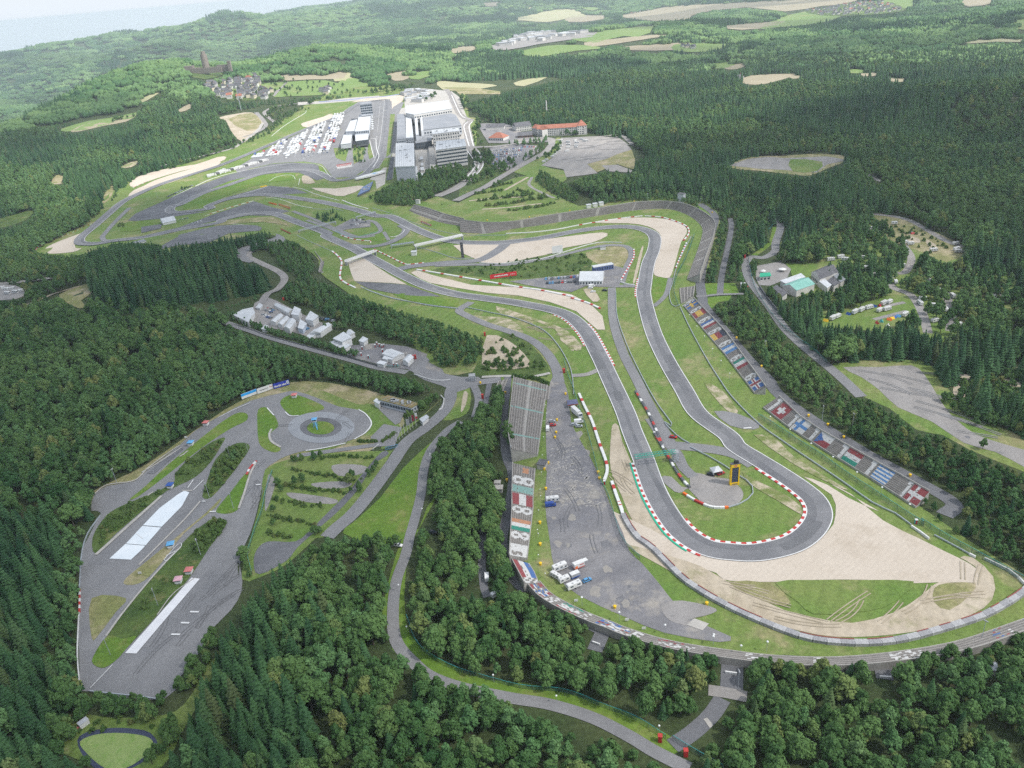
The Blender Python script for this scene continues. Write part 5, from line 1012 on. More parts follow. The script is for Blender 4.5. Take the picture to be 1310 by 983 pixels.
# ------------------------------------------------------------------ wear: rubber on the racing line, repairs, tyre tracks, litter
def flatribbon(P, w, m, layer, name):
    vs, fs = ribbon_mesh(P, w, zl(layer)); o = struct(mobj(name, vs, [f[::-1] for f in fs], m))
    if o.data.polygons[0].normal.z < 0: o.data.flip_normals()
m_rub = mat('rubbered_asphalt', (.118, .120, .130), (.15, .15, .158), scale=.08, c3=(.165, .166, .172), scale3=.05, f3=(.5, .62), rough=.6); m_patch = mat('asphalt_repair', (.12, .122, .13), (.14, .142, .15), scale=.2); m_patch2 = mat('asphalt_old', (.235, .232, .232), (.21, .208, .21), scale=.2); m_rut = mat('tyre_rut', (.38, .325, .25), (.30, .255, .18), scale=.12, contrast=(.4, .6)); m_skid = mat('skid_mark', (.125, .126, .134), (.16, .161, .167), scale=.3)
def racing_line():
    P = resample(main1, 4); n = normals(P); K = []
    for i in range(len(P)):
        a, b, c = P[max(0, i-4)], P[i], P[min(len(P)-1, i+4)]; u, v = b-a, c-b; K.append(math.atan2(u.x*v.y-u.y*v.x, u.dot(v)) if u.length and v.length else 0)
    for _ in range(3): K = [sum(K[max(0, i-7):i+8])/len(K[max(0, i-7):i+8]) for i in range(len(K))]
    Q = [p+q*max(-3.2, min(3.2, k*26)) for p, q, k in zip(P, n, K)]
    flatribbon(Q, [2.6+1.2*math.sin(i*.05)+min(2, abs(k)*14) for i, k in enumerate(K)], m_rub, 5, 'rubber_line')
    for j in range(26):
        i = random.randrange(5, len(P)-12); o_ = random.choice((-3.4, 0, 3.2)); L_ = random.randrange(3, 9); flatribbon([P[k]+n[k]*o_ for k in range(i, i+L_)], random.uniform(3, 5), random.choice((m_patch, m_patch2, m_patch)), 5, 'asphalt_patch')
racing_line()
def arcs(poly, n, m, r=(8, 30), w=.28, layer=5, name='skid_mark', heading=None):
    Q = pts(poly); tr = tri_poly(Q); ar = [((Q[b]-Q[a]).cross(Q[c]-Q[a])).length for a, b, c in tr]; acc = MB()
    for _ in range(n):
        a, b, c = random.choices(tr, ar)[0]; u, v = random.random(), random.random()
        if u+v > 1: u, v = 1-u, 1-v
        p = Q[a]+(Q[b]-Q[a])*u+(Q[c]-Q[a])*v; h = random.uniform(0, 6.28) if heading is None else heading+random.uniform(-.25, .25); L_ = random.uniform(*r); k = random.uniform(-.04, .04)
        P = []; q = p.copy()
        for i in range(8): P.append(q.copy()); q = q+Vector((math.cos(h), math.sin(h), 0))*L_/8; h += k*L_/8
        for d in (0, 1.6): nn = normals(P); acc.add(*ribbon_mesh([x+y*d for x, y in zip(P, nn)], w, zl(layer)))
    struct(acc.build(name, m))
hN = ang_ = math.atan2((flat(*px('G 740,270')[0])-flat(*px('G 500,555')[0])).y, (flat(*px('G 740,270')[0])-flat(*px('G 500,555')[0])).x)
arcs('G 560,560 780,280 900,300 780,480 640,640 420,640', 11, m_skid, (10, 34), .25, 4, heading=hN); arcs('W 640,560 700,470 730,360 720,600 660,780', 6, m_skid, (10, 34), .25, 4, heading=hN); arcs('W 850,300 800,270 820,220 900,190 1100,180 1180,230 1050,310', 7, m_skid, (10, 25), .3, 5)
arcs('a 520,468 640,485 800,468 920,385 960,395 900,445 760,495 600,500', 6, m_rut, (14, 34), .45, 4, 'tyre_rut', .35); arcs('a 0,200 200,330 330,450 480,520 300,450 100,330', 5, m_rut, (14, 34), .45, 4, 'tyre_rut', -.65); arcs('a 1080,260 1130,270 1160,310 1120,390 1080,420', 2, m_rut, (10, 24), .45, 4, 'tyre_rut', 1.2); arcs('U 60,200 140,320 200,500 280,600 200,580 110,420', 4, m_rut, (10, 25), .4, 4, 'tyre_rut', 1.9); arcs('E 560,240 700,240 860,300 880,380 700,300', 8, m_rut, (10, 30), .5, 4, 'tyre_rut', -.5)
arcs('F 640,440 900,430 960,560 1100,700 1000,660 760,520', 12, m_patch2, (20, 60), .6, 3, 'wheel_track', -.7); arcs('o 705,560 735,560 760,660 830,760 760,750 712,700', 9, m_skid, (12, 40), .35, 4, 'wheel_track', 1.5); arcs('Q 720,420 1120,400 1180,450 900,590 700,600', 14, m_patch2, (20, 70), .8, 3, 'wheel_track', .1)
def patches(poly, n, m, s=(3, 9), layer=3):
    Q = pts(poly); tr = tri_poly(Q); ar = [((Q[b]-Q[a]).cross(Q[c]-Q[a])).length for a, b, c in tr]
    acc = MB()
    for _ in range(n):
        a, b, c = random.choices(tr, ar)[0]; u, v = random.random(), random.random()
        if u+v > 1: u, v = 1-u, 1-v
        p = Q[a]+(Q[b]-Q[a])*u+(Q[c]-Q[a])*v; r0 = random.uniform(*s); k = 9
        R_ = [r0*random.uniform(.45, 1.2) for _ in range(k)]; z = zl(layer); V = [(p.x+R_[i]*math.cos(6.283*i/k)*.7, p.y+R_[i]*math.sin(6.283*i/k), z) for i in range(k)]
        acc.add(V, [tuple(range(k))])
    struct(acc.build('worn_patch', m))
m_pal = mat('pale_grit', (.27, .25, .225), (.235, .225, .21), scale=.4); m_dk = mat('dark_grit', (.135, .135, .145), (.16, .159, .168), scale=.4)
patches('E 800,620 870,620 960,800 1000,960 820,960 790,760', 26, m_pal, (1.5, 6)); patches('o 705,640 740,600 800,720 830,780 760,760 712,720', 14, m_dk, (1.5, 4.5)); patches('o 700,600 742,590 790,700 830,745 790,790 712,735', 22, m_pal, (1, 4)); patches('F 640,440 900,430 1000,600 1200,740 1000,670 760,520', 12, m_dk, (2, 5), 2); patches('F 660,440 880,430 980,580 760,520', 10, m_pal, (3, 8), 2)
def litter(poly, n):
    Q = pts(poly); tr = tri_poly(Q); ar = [((Q[b]-Q[a]).cross(Q[c]-Q[a])).length for a, b, c in tr]; b_ = MB()
    for _ in range(n):
        a, b, c = random.choices(tr, ar)[0]; u, v = random.random(), random.random()
        if u+v > 1: u, v = 1-u, 1-v
        p = Q[a]+(Q[b]-Q[a])*u+(Q[c]-Q[a])*v; l, w_, h = random.uniform(.5, 2.6), random.uniform(.2, .6), random.uniform(-.5, .9); ca, sa = math.cos(h), math.sin(h)
        b_.add([(p.x+x*ca-y*sa, p.y+x*sa+y*ca, .36) for x, y in ((-l/2, -w_/2), (l/2, -w_/2), (l/2, w_/2), (-l/2, w_/2))], [(0, 1, 2, 3)])
    o = b_.build('loose_litter', m_pale); o['kind'] = 'stuff'; o['label'] = 'pale bits scattered over the worn lot'
litter('M 700,20 950,10 1080,300 1150,480 1250,640 700,640 680,300', 330)
# ------------------------------------------------------------------ grandstands
m_seat = mat('stand_planks', (.215, .20, .188), (.275, .258, .24), scale=.35, rough=.9, c3=(.165, .165, .135), scale3=.12, f3=(.55, .7)); m_conc = mat('stand_concrete', (.36, .345, .32), (.27, .26, .245), scale=.3)
p_white = paint('seat_white', (.52, .52, .51)); p_red = paint('seat_red', (.25, .065, .07)); p_blue = paint('seat_blue', (.07, .14, .32)); p_yel = paint('seat_yellow', (.55, .38, .10)); p_grn = paint('seat_green', (.04, .23, .17)); p_blk = paint('seat_black', (.05, .055, .08)); p_lb = paint('seat_light_blue', (.10, .22, .42)); p_org = paint('seat_orange', (.42, .22, .13)); p_teal = paint('seat_teal', (.20, .33, .30)); p_dr = paint('seat_pink', (.42, .30, .29))
m_seat2 = mat('stand_walkway', (.135, .128, .12), (.18, .17, .16), scale=.35, rough=.9)
SM = [m_seat, m_conc, p_white, p_red, p_blue, p_yel, p_grn, p_blk, p_lb, p_org, p_teal, p_dr, m_seat2]
SEAT, CONC, WH, RE, BL, YE, GR, BK, LB, OR, TE, PK = range(12)
DIG = {'6': ['.###.', '#...#', '#....', '####.', '#...#', '#...#', '.###.'], '1': ['..#..', '.##..', '..#..', '..#..', '..#..', '..#..', '..#..'], '8': ['.###.', '#...#', '#...#', '.###.', '#...#', '#...#', '.###.']}
def digit(ch, s, v):
    def e(cx, cv, rx, rv): return ((s-cx)/rx)**2+((v-cv)/rv)**2 < 1
    if ch == '8': return (e(.5, .27, .42, .27) or e(.5, .73, .42, .27)) and not (e(.5, .27, .17, .12) or e(.5, .73, .17, .12))
    if ch == '6': return (e(.5, .30, .42, .30) and not e(.5, .30, .17, .14)) or (.08 < s < .40 and .3 < v < .8) or (e(.5, .72, .42, .28) and not e(.5, .70, .15, .14) and (v > .72))
    return .30 < s < .80 or (v > .80 and 0 < s < .80)
_fr = random.Random(11)
def flag(name, s, v):
    if name == 'SE': return YE if (.32 < s < .5 or .4 < v < .6) else BL
    if name == 'ES': return RE if (v < .26 or v > .74) else YE
    if name == 'NL': return (BL, WH, RE)[min(2, int(s*3))]
    if name == 'DE': return (YE, RE, BK)[min(2, int(v*3))]
    if name == 'FI': return WH if (.36 < s < .64) else LB
    if name == 'IT': return (GR, WH, RE)[min(2, int(s*3))]
    if name == 'IS': return RE if (.4 < s < .54 or .44 < v < .56) else WH if (.3 < s < .64 or .34 < v < .66) else BL
    if name == 'CH': return WH if ((.38 < s < .62 and .2 < v < .8) or (.2 < s < .8 and .38 < v < .62)) else RE
    if name == 'FW': return LB if (.25 < s < .45 or .4 < v < .6) else WH
    if name == 'CZ': return BL if s < .5-abs(v-.5) else (WH if v > .5 else RE)
    if name == 'HU': return (GR, WH, RE)[min(2, int(v*3))]
    if name == 'GR': return (WH if .4 < s < .6 or .4 < v < .6 else LB) if False else (LB if int(v*9) % 2 == 0 else WH)
    if name == 'DK': return WH if (.28 < s < .48 or .4 < v < .6) else RE
    if name == 'AT': return RE if (v < .3 or v > .7) else WH
    if name == 'EN': return WH if .34 < v < .66 else RE
    if name == 'IE': return (GR, WH, OR)[min(2, int(s*3))]
    if name == 'NLv': return (BL, WH, RE)[min(2, int(v*3))]
    if name == 'NO': return BL if (.42 < s < .54 or .42 < v < .58) else WH if (.34 < s < .62 or .32 < v < .68) else RE
    if name == 'UK': return WH if abs(s-v) < .14 or abs(s+v-1) < .14 else RE if abs(v-.5) < .1 else BL
    if name == 'W': return WH
    return SEAT
def block_fn(blocks, base=SEAT):
    """blocks: (t0, t1, share of the width taken by the numeral, numeral, flag)"""
    def f(t, v, jit):
        for t0, t1, q, ch, fl in blocks:
            if t0 <= t < t1:
                s = (t-t0)/(t1-t0)
                if s < q: return (WH if digit(ch, s/q, v) else base) if ch else base
                if ch and s < q+.02: return base
                return flag(fl, (s-q)/(1-q), v)
        return base
    return f
def stand(label, F, B, rows=14, fn=None, col=1.3, z0=1.0, z1=7.0, stairs=(), name='grandstand', group='grandstands', rises=True):
    """stepped stand between a front line F and a back line B (world points, run left to right as seen from the front)"""
    n = max(8, int(sum((b-a).length for a, b in zip(F, F[1:]))/col))
    def even(P):
        L_ = [0]; 
        for a, b in zip(P, P[1:]): L_.append(L_[-1]+(b-a).length)
        out = []; j = 0
        for i in range(n+1):
            d = L_[-1]*i/n
            while j < len(P)-2 and L_[j+1] < d: j += 1
            out.append(P[j].lerp(P[j+1], min(1, (d-L_[j])/max(1e-6, L_[j+1]-L_[j]))))
        return out
    F = even(F); B = even(B); o = F[n//2].copy(); o.z = 0
    t = thing(name, label, 'grandstand', o, 0, group)
    V = []; fa = []; fmi = []
    for r in range(rows):
        za, zb = z0+(z1-z0)*r/rows, z0+(z1-z0)*(r+1)/rows
        for vv, z in ((r/rows, za), (r/rows, zb), ((r+1)/rows, zb)):
            V += [tuple((F[i].lerp(B[i], vv)-o)[:2])+(z,) for i in range(n+1)]
    k = n+1
    for r in range(rows):
        for i in range(n):
            tt = (i+.5)/n; v = (r+.5)/rows; c = fn(tt, v, 0) if fn else SEAT
            if fn and c not in (SEAT, CONC) and _fr.random() < .035: c = SEAT
            if c == SEAT and r % 2: c = 12
            if any(abs(tt-q) < .55/n+.35*col/(n*col) for q in stairs): c = CONC
            a = (3*r)*k+i; fa.append((a, a+1, a+1+k, a+k)); fmi.append(c); fa.append((a+k, a+k+1, a+1+2*k, a+2*k)); fmi.append(c)
    mobj('seat_rows', V, fa, SM, fmi, t)
    b = MB(); 
    for P, h, m in ((F, z0+.35, 0), (B, z1+.9, 0)):
        vs, fs = wall_strip([Vector(((p-o).x, (p-o).y, 0)) for p in P], .35, 0, h); b.add(vs, fs)
    e = [(F[0]-o), (B[0]-o), (F[n]-o), (B[n]-o)]
    for p, q in ((e[0], e[1]), (e[2], e[3])): b.add([(p.x, p.y, 0), (q.x, q.y, 0), (q.x, q.y, z1), (p.x, p.y, z0)], [(0, 1, 2, 3)])
    b.build('retaining_wall', m_conc, t)
    return t
def zpts(s, z): return [gp(u, v, z) for u, v in px(s)]
def lerp_line(P, k): return P
up = block_fn([(0, .075, .38, '6', 'SE'), (.10, .20, .36, '6', 'ES'), (.235, .335, .36, '6', 'NL'), (.375, .475, .36, '6', 'DE'), (.52, .63, .36, '6', 'FI'), (.675, .785, .34, '6', 'IT'), (.86, .985, .34, '6', 'IS')])
stand('upper right stand painted with 6 and national flags', zpts('J 115,165 330,425 560,690 866,1089', 1), zpts('J 225,95 340,215 560,448 980,1025', 5.5), 18, up, .7, 1, 5.5)
lo = block_fn([(.02, .15, .30, '1', 'CH'), (.20, .32, .30, '1', 'FW'), (.355, .475, .30, '1', 'CZ'), (.535, .655, .30, '1', 'HU'), (.705, .825, .30, '1', 'GR'), (.905, 1.0, .25, '1', 'DK')])
stand('lower right stand painted with 1 and national flags', zpts('K 35,115 230,265 500,435 780,605 1100,810', 1), zpts('K 145,40 290,180 430,275 800,485 1195,705', 5.5), 18, lo, .7, 1, 5.5)
tall = lambda t, v, j: TE if (abs(t-.90) < .006 or abs(t-.565) < .007 or abs(t-.2) < .004) else (CONC if abs(v-.49) < .03 else SEAT)
stand('tall plain grey grandstand beside the worn lot', zpts('E 752,765 762,690 775,590 790,500', 1.2), zpts('E 652,745 640,680 648,600 662,468', 8.5), 26, tall, 1.4, 1.2, 8.5)
stand('low side block of the tall grandstand', zpts('L 670,420 690,280', .6), zpts('L 590,410 600,270', 2), 6, None, 1.2, .6, 2.2)
stand('narrow stair block behind the tall grandstand', zpts('L 180,360 240,200', 1), zpts('L 90,350 150,220', 5), 8, lambda t, v, j: CONC if .35 < v < .6 else SEAT, 1.2, 1, 4)
lf = block_fn([(0.0, .12, 1.0, '8', 'W'), (.16, .37, .40, '8', 'IE'), (.42, .64, .42, '8', 'EN'), (.745, .87, 1.0, '8', '')])
def lf2(t, v, j):
    if t < .12: return SEAT if digit('8', t/.12, v) and .3 < v < .9 and t < .05 else WH
    c = lf(t, v, j)
    if .66 < t < .745: return TE
    if .9 < t < .97 and .3 < v < .55: return OR
    return c
stand('left stand painted with 8 and flags beside the worn lot', zpts('H 712,192 728,60 735,0 E 735,930 743,817', 1), zpts('H 645,180 652,60 655,0 E 655,900 658,797', 6), 18, lf2, .7, 1, 6)
stand('short stand with red white and blue bands', zpts('N 268,362 240,290 200,225', 1), zpts('N 168,362 130,290 78,192', 5), 12, block_fn([(0, 1, .22, '8', 'NLv')]), 1.0, 1, 5)
def fade(f):
    r_ = random.Random(5)
    def g(t, v, j): return SEAT if r_.random() < (.72 if t < .72 else .42) else f(t, v, j)
    return g
def curve_stand():
    F = tidy(zpts('N 275,345 340,420 400,462 530,530 680,595 820,645 Z 520,372 640,412 760,442 880,462 980,476 a 300,602 480,612 640,608 800,592 960,568 1100,535 1310,462 1420,428', 1)); F = resample(smooth(F, 6), 4)[::-1]
    n = normals(F); c = Vector((150, 480, 0))
    B = [p+q*(6.5 if ((p+q)-c).length > ((p-q)-c).length else -6.5) for p, q in zip(F, n)]
    bl = [(.03, .075, .3, '8', 'NLv'), (.10, .14, .25, '8', 'NO'), (.25, .33, .3, '', 'W'), (.43, .46, .4, '', 'W'), (.53, .57, .3, '', 'W'), (.64, .72, .25, '8', 'AT'), (.745, .83, .3, '8', 'UK'), (.85, .915, .3, '8', 'HU'), (.925, .995, .3, '8', 'NO')]
    stand('long curved stand with faded flags along the bottom road', F, B, 10, fade(block_fn(bl, SEAT)), 1.2, .8, 3.0)
curve_stand()
bend_f = 'T 95,193 130,195 210,195 320,175 430,160 530,143 620,128 720,112 800,100 870,93 930,90 985,94 1040,112 1085,140 1110,172 1105,215 1080,290 1045,385'
bend_b = 'T 92,136 200,148 320,143 430,124 530,108 610,96 720,80 820,64 880,60 930,58 1000,63 1060,78 1120,108 1160,145 1155,200 1130,270 1098,365'
Fb, Bb = resample(smooth(zpts(bend_f, 1), 5), 4), resample(smooth(zpts(bend_b, 8), 5), 4)
stand('long grey bend stand around the upper gravel trap', Fb[::-1] if False else Fb, Bb, 14, None, 1.6, 1, 8, stairs=[.06, .15, .24, .33, .42, .5, .58, .66, .73, .79, .85, .91])
stand('grey wedge stand at the head of the upper bend', zpts('S 660,152 740,185 840,217 980,238', 1), zpts('S 700,105 790,128 880,160 1000,190', 7), 12, lambda t, v, j: CONC if abs(v-.5) < .05 else SEAT, 1.6, 1, 7, stairs=[.62])
stand('small grey stand left of the white footbridge', zpts('S 190,525 212,465 150,395', .8), zpts('S 130,505 145,440 108,385', 3), 7, None, 1.4, .8, 3)
stand('small grey stand block above the first painted flag', zpts('J 95,150 80,30 80,-10', .8), zpts('J 215,75 225,10 235,-30', 4), 8, None, 1.2, .8, 4)
stand('far pink seated stand behind the last corner', zpts('P 640,112 760,100 900,84 1075,62', 1)[::1], zpts('P 640,97 760,83 900,66 1070,48', 7), 8, lambda t, v, j: PK, 2.4, 1, 6)
# ------------------------------------------------------------------ buildings
m_glass = mat('window_glass', (.03, .045, .06), (.05, .07, .09), scale=.5, rough=.15); m_roofw = mat('roof_white', (.56, .58, .60), (.46, .48, .50), scale=.15, rough=.5, c3=(.40, .41, .42), scale3=.4, f3=(.55, .65)); m_roofg = mat('roof_grey', (.21, .225, .25), (.27, .28, .30), scale=.06); m_tile = mat('roof_tiles_red', (.27, .105, .072), (.33, .14, .095), scale=.3); m_slate = mat('roof_slate', (.085, .085, .095), (.13, .13, .14), scale=.3)
m_render = mat('render_white', (.56, .55, .53), (.46, .45, .43), scale=.2); m_stone = mat('castle_stone', (.25, .215, .19), (.19, .165, .145), scale=.2); m_mossroof = mat('roof_sedum', (.22, .155, .075), (.19, .17, .075), scale=.25, c3=(.12, .15, .05), scale3=.3); m_facade = mat('facade_grey', (.45, .47, .50), (.38, .40, .43), scale=.2); m_greenroof = mat('roof_green', (.16, .36, .31), (.22, .42, .37), scale=.2)
def window_mesh(w, h, d=.12, m=None):
    b = MB(); b.box((0, 0, 0), (w, d, h)); me = bpy.data.meshes.new('window'); me.from_pydata(b.v, [], b.f); me.materials.append(m or m_glass); return me
def add_windows(t, a, b, z0, z1, rows, cols, fw=.6, fh=.5, m=None, name='window'):
    """windows on the wall a->b (points local to t); each pane its own part"""
    d = b-a; L_ = d.length; e = math.atan2(d.y, d.x); nn = Vector((d.y, -d.x, 0)).normalized(); me = window_mesh(L_/cols*fw, (z1-z0)/rows*fh, .16, m)
    for r in range(rows):
        for c in range(cols):
            p = a+d*((c+.5)/cols)+nn*.03; o = bpy.data.objects.new(name, me); link(o); o.parent = t; o.location = (p.x, p.y, z0+(z1-z0)*(r+.5)/rows); o.rotation_euler = (0, 0, e)
def roofed(name, label, cat, quad, z, m_wall, m_roof, group=None, pitch=None, wins=None, over=.5, zb=None, thick=.5, parapet=None):
    """building whose roof outline is seen at `quad` (any polygon, first edge nearest the viewer), height z"""
    P = [gp(u, v, z) for u, v in px(quad)]; c = sum(P, Vector())/len(P); g = htf(c.x, c.y) if zb is None else zb
    if abs(g) > .5: P = [gp(u, v, z+g) for u, v in px(quad)]; c = sum(P, Vector())/len(P)
    if sum(a.x*b.y-b.x*a.y for a, b in zip([p-c for p in P], [p-c for p in P[1:]+P[:1]])) < 0: P = [P[1], P[0]]+P[:1:-1]
    c.z = g; t = thing(name, label, cat, c, 0, group); Q = [p-Vector((c.x, c.y, 0)) for p in P]; n = len(Q)
    Wl = [Vector((q.x, q.y, 0)) for q in Q]; Wi = [q*(1-over/max(1, q.length)) for q in Wl]
    vs = [(q.x, q.y, -.5) for q in Wi]+[(q.x, q.y, z-thick) for q in Wi]; mobj('walls', vs, [(i, (i+1) % n, n+(i+1) % n, n+i) for i in range(n)], m_wall, parent=t)
    if pitch and n == 4:
        m0, m1 = (Wl[0]+Wl[3])/2, (Wl[1]+Wl[2])/2
        if (Wl[1]-Wl[0]).length < (Wl[2]-Wl[1]).length: Wl = Wl[1:]+Wl[:1]; m0, m1 = (Wl[0]+Wl[3])/2, (Wl[1]+Wl[2])/2
        v = [(q.x, q.y, z-thick) for q in Wl]+[(m0.x, m0.y, z+pitch), (m1.x, m1.y, z+pitch)]
        mobj('roof', v, [(0, 1, 5, 4), (2, 3, 4, 5), (3, 2, 1, 0)], m_roof, parent=t); mobj('gable', v, [(3, 0, 4), (1, 2, 5)], m_wall, parent=t)
    else:
        v = [(q.x, q.y, z-thick) for q in Wl]+[(q.x, q.y, z) for q in Wl]; mobj('roof', v, [(i, (i+1) % n, n+(i+1) % n, n+i) for i in range(n)]+[tuple(range(n, 2*n)), tuple(range(n-1, -1, -1))], m_roof, parent=t)
    if n == 4 and not pitch and (Wl[1]-Wl[0]).length > 24:
        rr_ = random.Random(int(c.x*7+c.y)); q_ = MB()
        for _ in range(7):
            u_, v_ = rr_.uniform(.1, .9), rr_.uniform(.15, .85); p_ = (Wl[0]*(1-u_)+Wl[1]*u_)*(1-v_)+(Wl[3]*(1-u_)+Wl[2]*u_)*v_; q_.box((p_.x, p_.y, z+.5), (rr_.uniform(1, 4), rr_.uniform(1, 3), 1.0), rr_.uniform(0, .2))
        q_.build('roof_unit', m_grey, t); e0 = Wl[1]-Wl[0]; k_ = MB()
        for i_ in range(1, 9):
            a_ = Wl[0]+e0*(i_/9); b2 = Wl[3]+(Wl[2]-Wl[3])*(i_/9); k_.bar((a_.x, a_.y, z+.06), (b2.x, b2.y, z+.06), .09)
        k_.build('roof_seam', m_grey, t)
    if wins:
        for (edge, z0, z1, r_, c_, fw, fh) in wins:
            add_windows(t, Wi[edge % n], Wi[(edge+1) % n], z0, z1, r_, c_, fw, fh)
    return t
# pit complex. quads run front-left, front-right, back-right, back-left as seen
roofed('pit_grandstand', 'white flat roofed grandstand nearest to the first bend', 'grandstand', 'O 210,846 410,838 405,600 216,602', 22, m_facade, m_roofw, wins=[(1, 3, 19, 3, 8, .7, .6)], thick=1.2)
roofed('pit_building', 'long grey roofed pit grandstand beside the main straight', 'grandstand', 'O 225,562 320,552 306,292 230,296', 16, m_facade, m_roofg, wins=[(0, 2, 14, 3, 6, .7, .5)])
roofed('stand_back_block', 'pale stair block behind the long pit grandstand', 'building', 'O 322,545 400,540 375,300 318,300', 14, m_facade, m_roofw, wins=[(0, 2, 12, 3, 4, .6, .5)])
roofed('event_hall', 'big white roofed hall at the head of the main straight', 'hall', 'O 318,282 405,300 805,236 765,150 318,212', 15, m_render, m_roofw, wins=[(1, 3, 12, 2, 16, .6, .5)])
roofed('mall_hall', 'wide dark grey roofed hall behind the hotel block', 'hall', 'O 505,462 905,412 845,305 800,288 500,312', 14, m_facade, m_roofg, wins=[(0, 2, 11, 2, 14, .6, .5)])
t_ = roofed('hotel_block', 'white block with dark square windows and pale green top', 'hotel', 'O 600,505 882,470 870,440 590,462', 24, m_render, m_roofw, wins=[(0, 4, 23, 4, 11, .45, .5)])
roofed('office_block', 'white office block with four dark window bands', 'office', 'O 632,672 955,628 935,555 640,580', 26, m_render, m_roofw, wins=[(0, 2, 25, 5, 12, .96, .42), (1, 2, 25, 5, 5, .8, .4)])
roofed('glass_lobby', 'dark glazed lobby between grandstand and office block', 'building', 'O 420,600 590,575 590,520 420,520', 10, m_dgrey, m_roofg, wins=[(0, 1, 9, 2, 7, .7, .6)])
roofed('long_hall', 'white roofed spine hall behind the pit grandstand', 'building', 'O 425,515 455,510 440,335 412,335', 16, m_facade, m_roofw); roofed('long_hall', 'second white roofed hall beside the grey hall', 'building', 'O 480,470 505,460 495,325 470,328', 15, m_facade, m_roofw)
roofed('roof_plant', 'white plant room on the dark grey hall', 'plant room', 'O 565,362 655,352 655,328 565,335', 18, m_facade, m_roofw, zb=0); roofed('roof_plant', 'small white plant room near the hall corner', 'plant room', 'O 705,342 752,338 750,312 705,316', 18, m_facade, m_roofw, zb=0)
roofed('ticket_hall', 'dark low hall under the white grandstand end', 'building', 'O 262,960 410,890 405,850 270,850', 9, m_dgrey, m_roofg, wins=[(0, 1, 8, 2, 5, .7, .5)]); roofed('access_walk', 'narrow white walkway roof beside the grandstand', 'walkway', 'O 410,960 445,955 440,840 410,842', 7, m_facade, m_roofw); roofed('long_strip_roof', 'pale grey strip roof running past the office block', 'building', 'O 575,870 640,865 610,610 555,615', 5, m_facade, m_pale)
for i, q in enumerate(('O 470,770 500,768 498,740 468,742', 'O 480,835 505,832 503,805 478,808', 'O 475,880 512,878 508,850 472,852', 'O 480,945 510,940 508,910 478,914')): roofed('kiosk', ('topmost', 'second', 'third', 'lowest')[i]+' white kiosk in the row beside the white grandstand', 'kiosk', q, 4, m_render, m_roofw, 'kiosks beside the grandstand')
roofed('race_control', 'glass faced control tower above the paddock', 'tower', 'd 750,225 895,210 890,185 755,195', 20, m_facade, m_roofg, wins=[(0, 2, 19, 4, 6, .85, .7)])
roofed('pit_garage', 'white roofed pit garages along the pit lane', 'garage', 'd 690,545 860,530 885,340 745,345', 8, m_facade, m_roofw, wins=[(0, 3, 7, 1, 8, .6, .6)]); roofed('press_building', 'round ended dark building with yellow bands at the pit exit', 'building', 'd 700,660 850,640 862,545 690,555', 9, m_dgrey, m_roofw, wins=[(0, 2, 8, 3, 7, .8, .5)])
for P_ in (('d 720,612 860,596', 6.5), ('d 716,572 860,556', 9.2)): line(P_[0], .1) if False else None
for i, q in enumerate(('d 520,700 640,685 665,560 560,580', 'd 580,545 685,540 720,400 640,420')): roofed('team_hall', ('lower', 'upper')[i]+' white roofed team hall beside the paddock lane', 'hall', q, 7, m_facade, m_roofw, 'team halls')
# hotel group
def front_house(name, label, cat, a, b, depth, h, pitch, mw, mr, rows=0, cols=0, hip=False, group=None, wf=.45, hf=.5, chim=False):
    A, B_ = flat(*px(a)[0]), flat(*px(b)[0]); d = B_-A; L_ = d.length; e = math.atan2(d.y, d.x); nn = Vector((-d.y, d.x, 0)).normalized(); c = (A+B_)/2+nn*depth/2
    t = thing(name, label, cat, c, e, group); b_ = MB(); b_.box((0, 0, h/2-.3), (L_, depth, h+.6)); b_.build('walls', mw, t); r_ = MB()
    if pitch: (r_.hip if hip else r_.gable)((0, 0, h+.02), (L_, depth), pitch)
    else: r_.box((0, 0, h+.2), (L_+.6, depth+.6, .4))
    ro = r_.build('roof', mr, t)
    if chim: k = MB(); k.box((L_*.2, 0, h+pitch+.3), (.8, .8, 1.6)); k.build('chimney', m_tile, ro)
    if rows: add_windows(t, Vector((-L_/2, -depth/2, 0)), Vector((L_/2, -depth/2, 0)), .3, h-.2, rows, cols, wf, hf)
    return t
front_house('hotel', 'long white hotel with red tiled roof', 'hotel', 'Q 520,388', 'Q 880,372', 16, 12, 5, m_render, m_tile, 4, 26); front_house('hotel_wing', 'red roofed hotel wing with dark glazed gable', 'hotel', 'Q 482,372', 'Q 560,392', 14, 11, 5, m_render, m_tile, 3, 6); front_house('hotel_tower', 'steep red roofed tower at the right end of the hotel', 'hotel', 'Q 828,376', 'Q 900,370', 18, 14, 8, m_render, m_tile, 4, 5, True)
front_house('conference_hall', 'grey roofed hall left of the hotel', 'hall', 'Q 360,352', 'Q 478,338', 26, 8, 5, m_render, m_slate, 2, 9); front_house('pavilion', 'brown gabled pavilion with grey roof before the hotel', 'house', 'Q 372,402', 'Q 482,396', 16, 4, 5, mat('brown_wall', (.16, .09, .06)), m_slate, 1, 6); front_house('restaurant', 'white house with big hipped red roof', 'house', 'Q 150,420', 'Q 262,424', 20, 5, 7, m_render, m_tile, 1, 8, True); front_house('back_hall', 'dark roofed hall behind the red roofed house', 'house', 'Q 130,345', 'Q 270,338', 14, 6, 4, m_render, m_slate)
front_house('service_block', 'small white block below the chimney', 'building', 'Q 500,250', 'Q 590,245', 10, 5, 0, m_render, m_roofw); front_house('side_block', 'white flat block behind the red tower', 'building', 'Q 915,350', 'Q 945,345', 10, 4, 0, m_render, m_roofg)
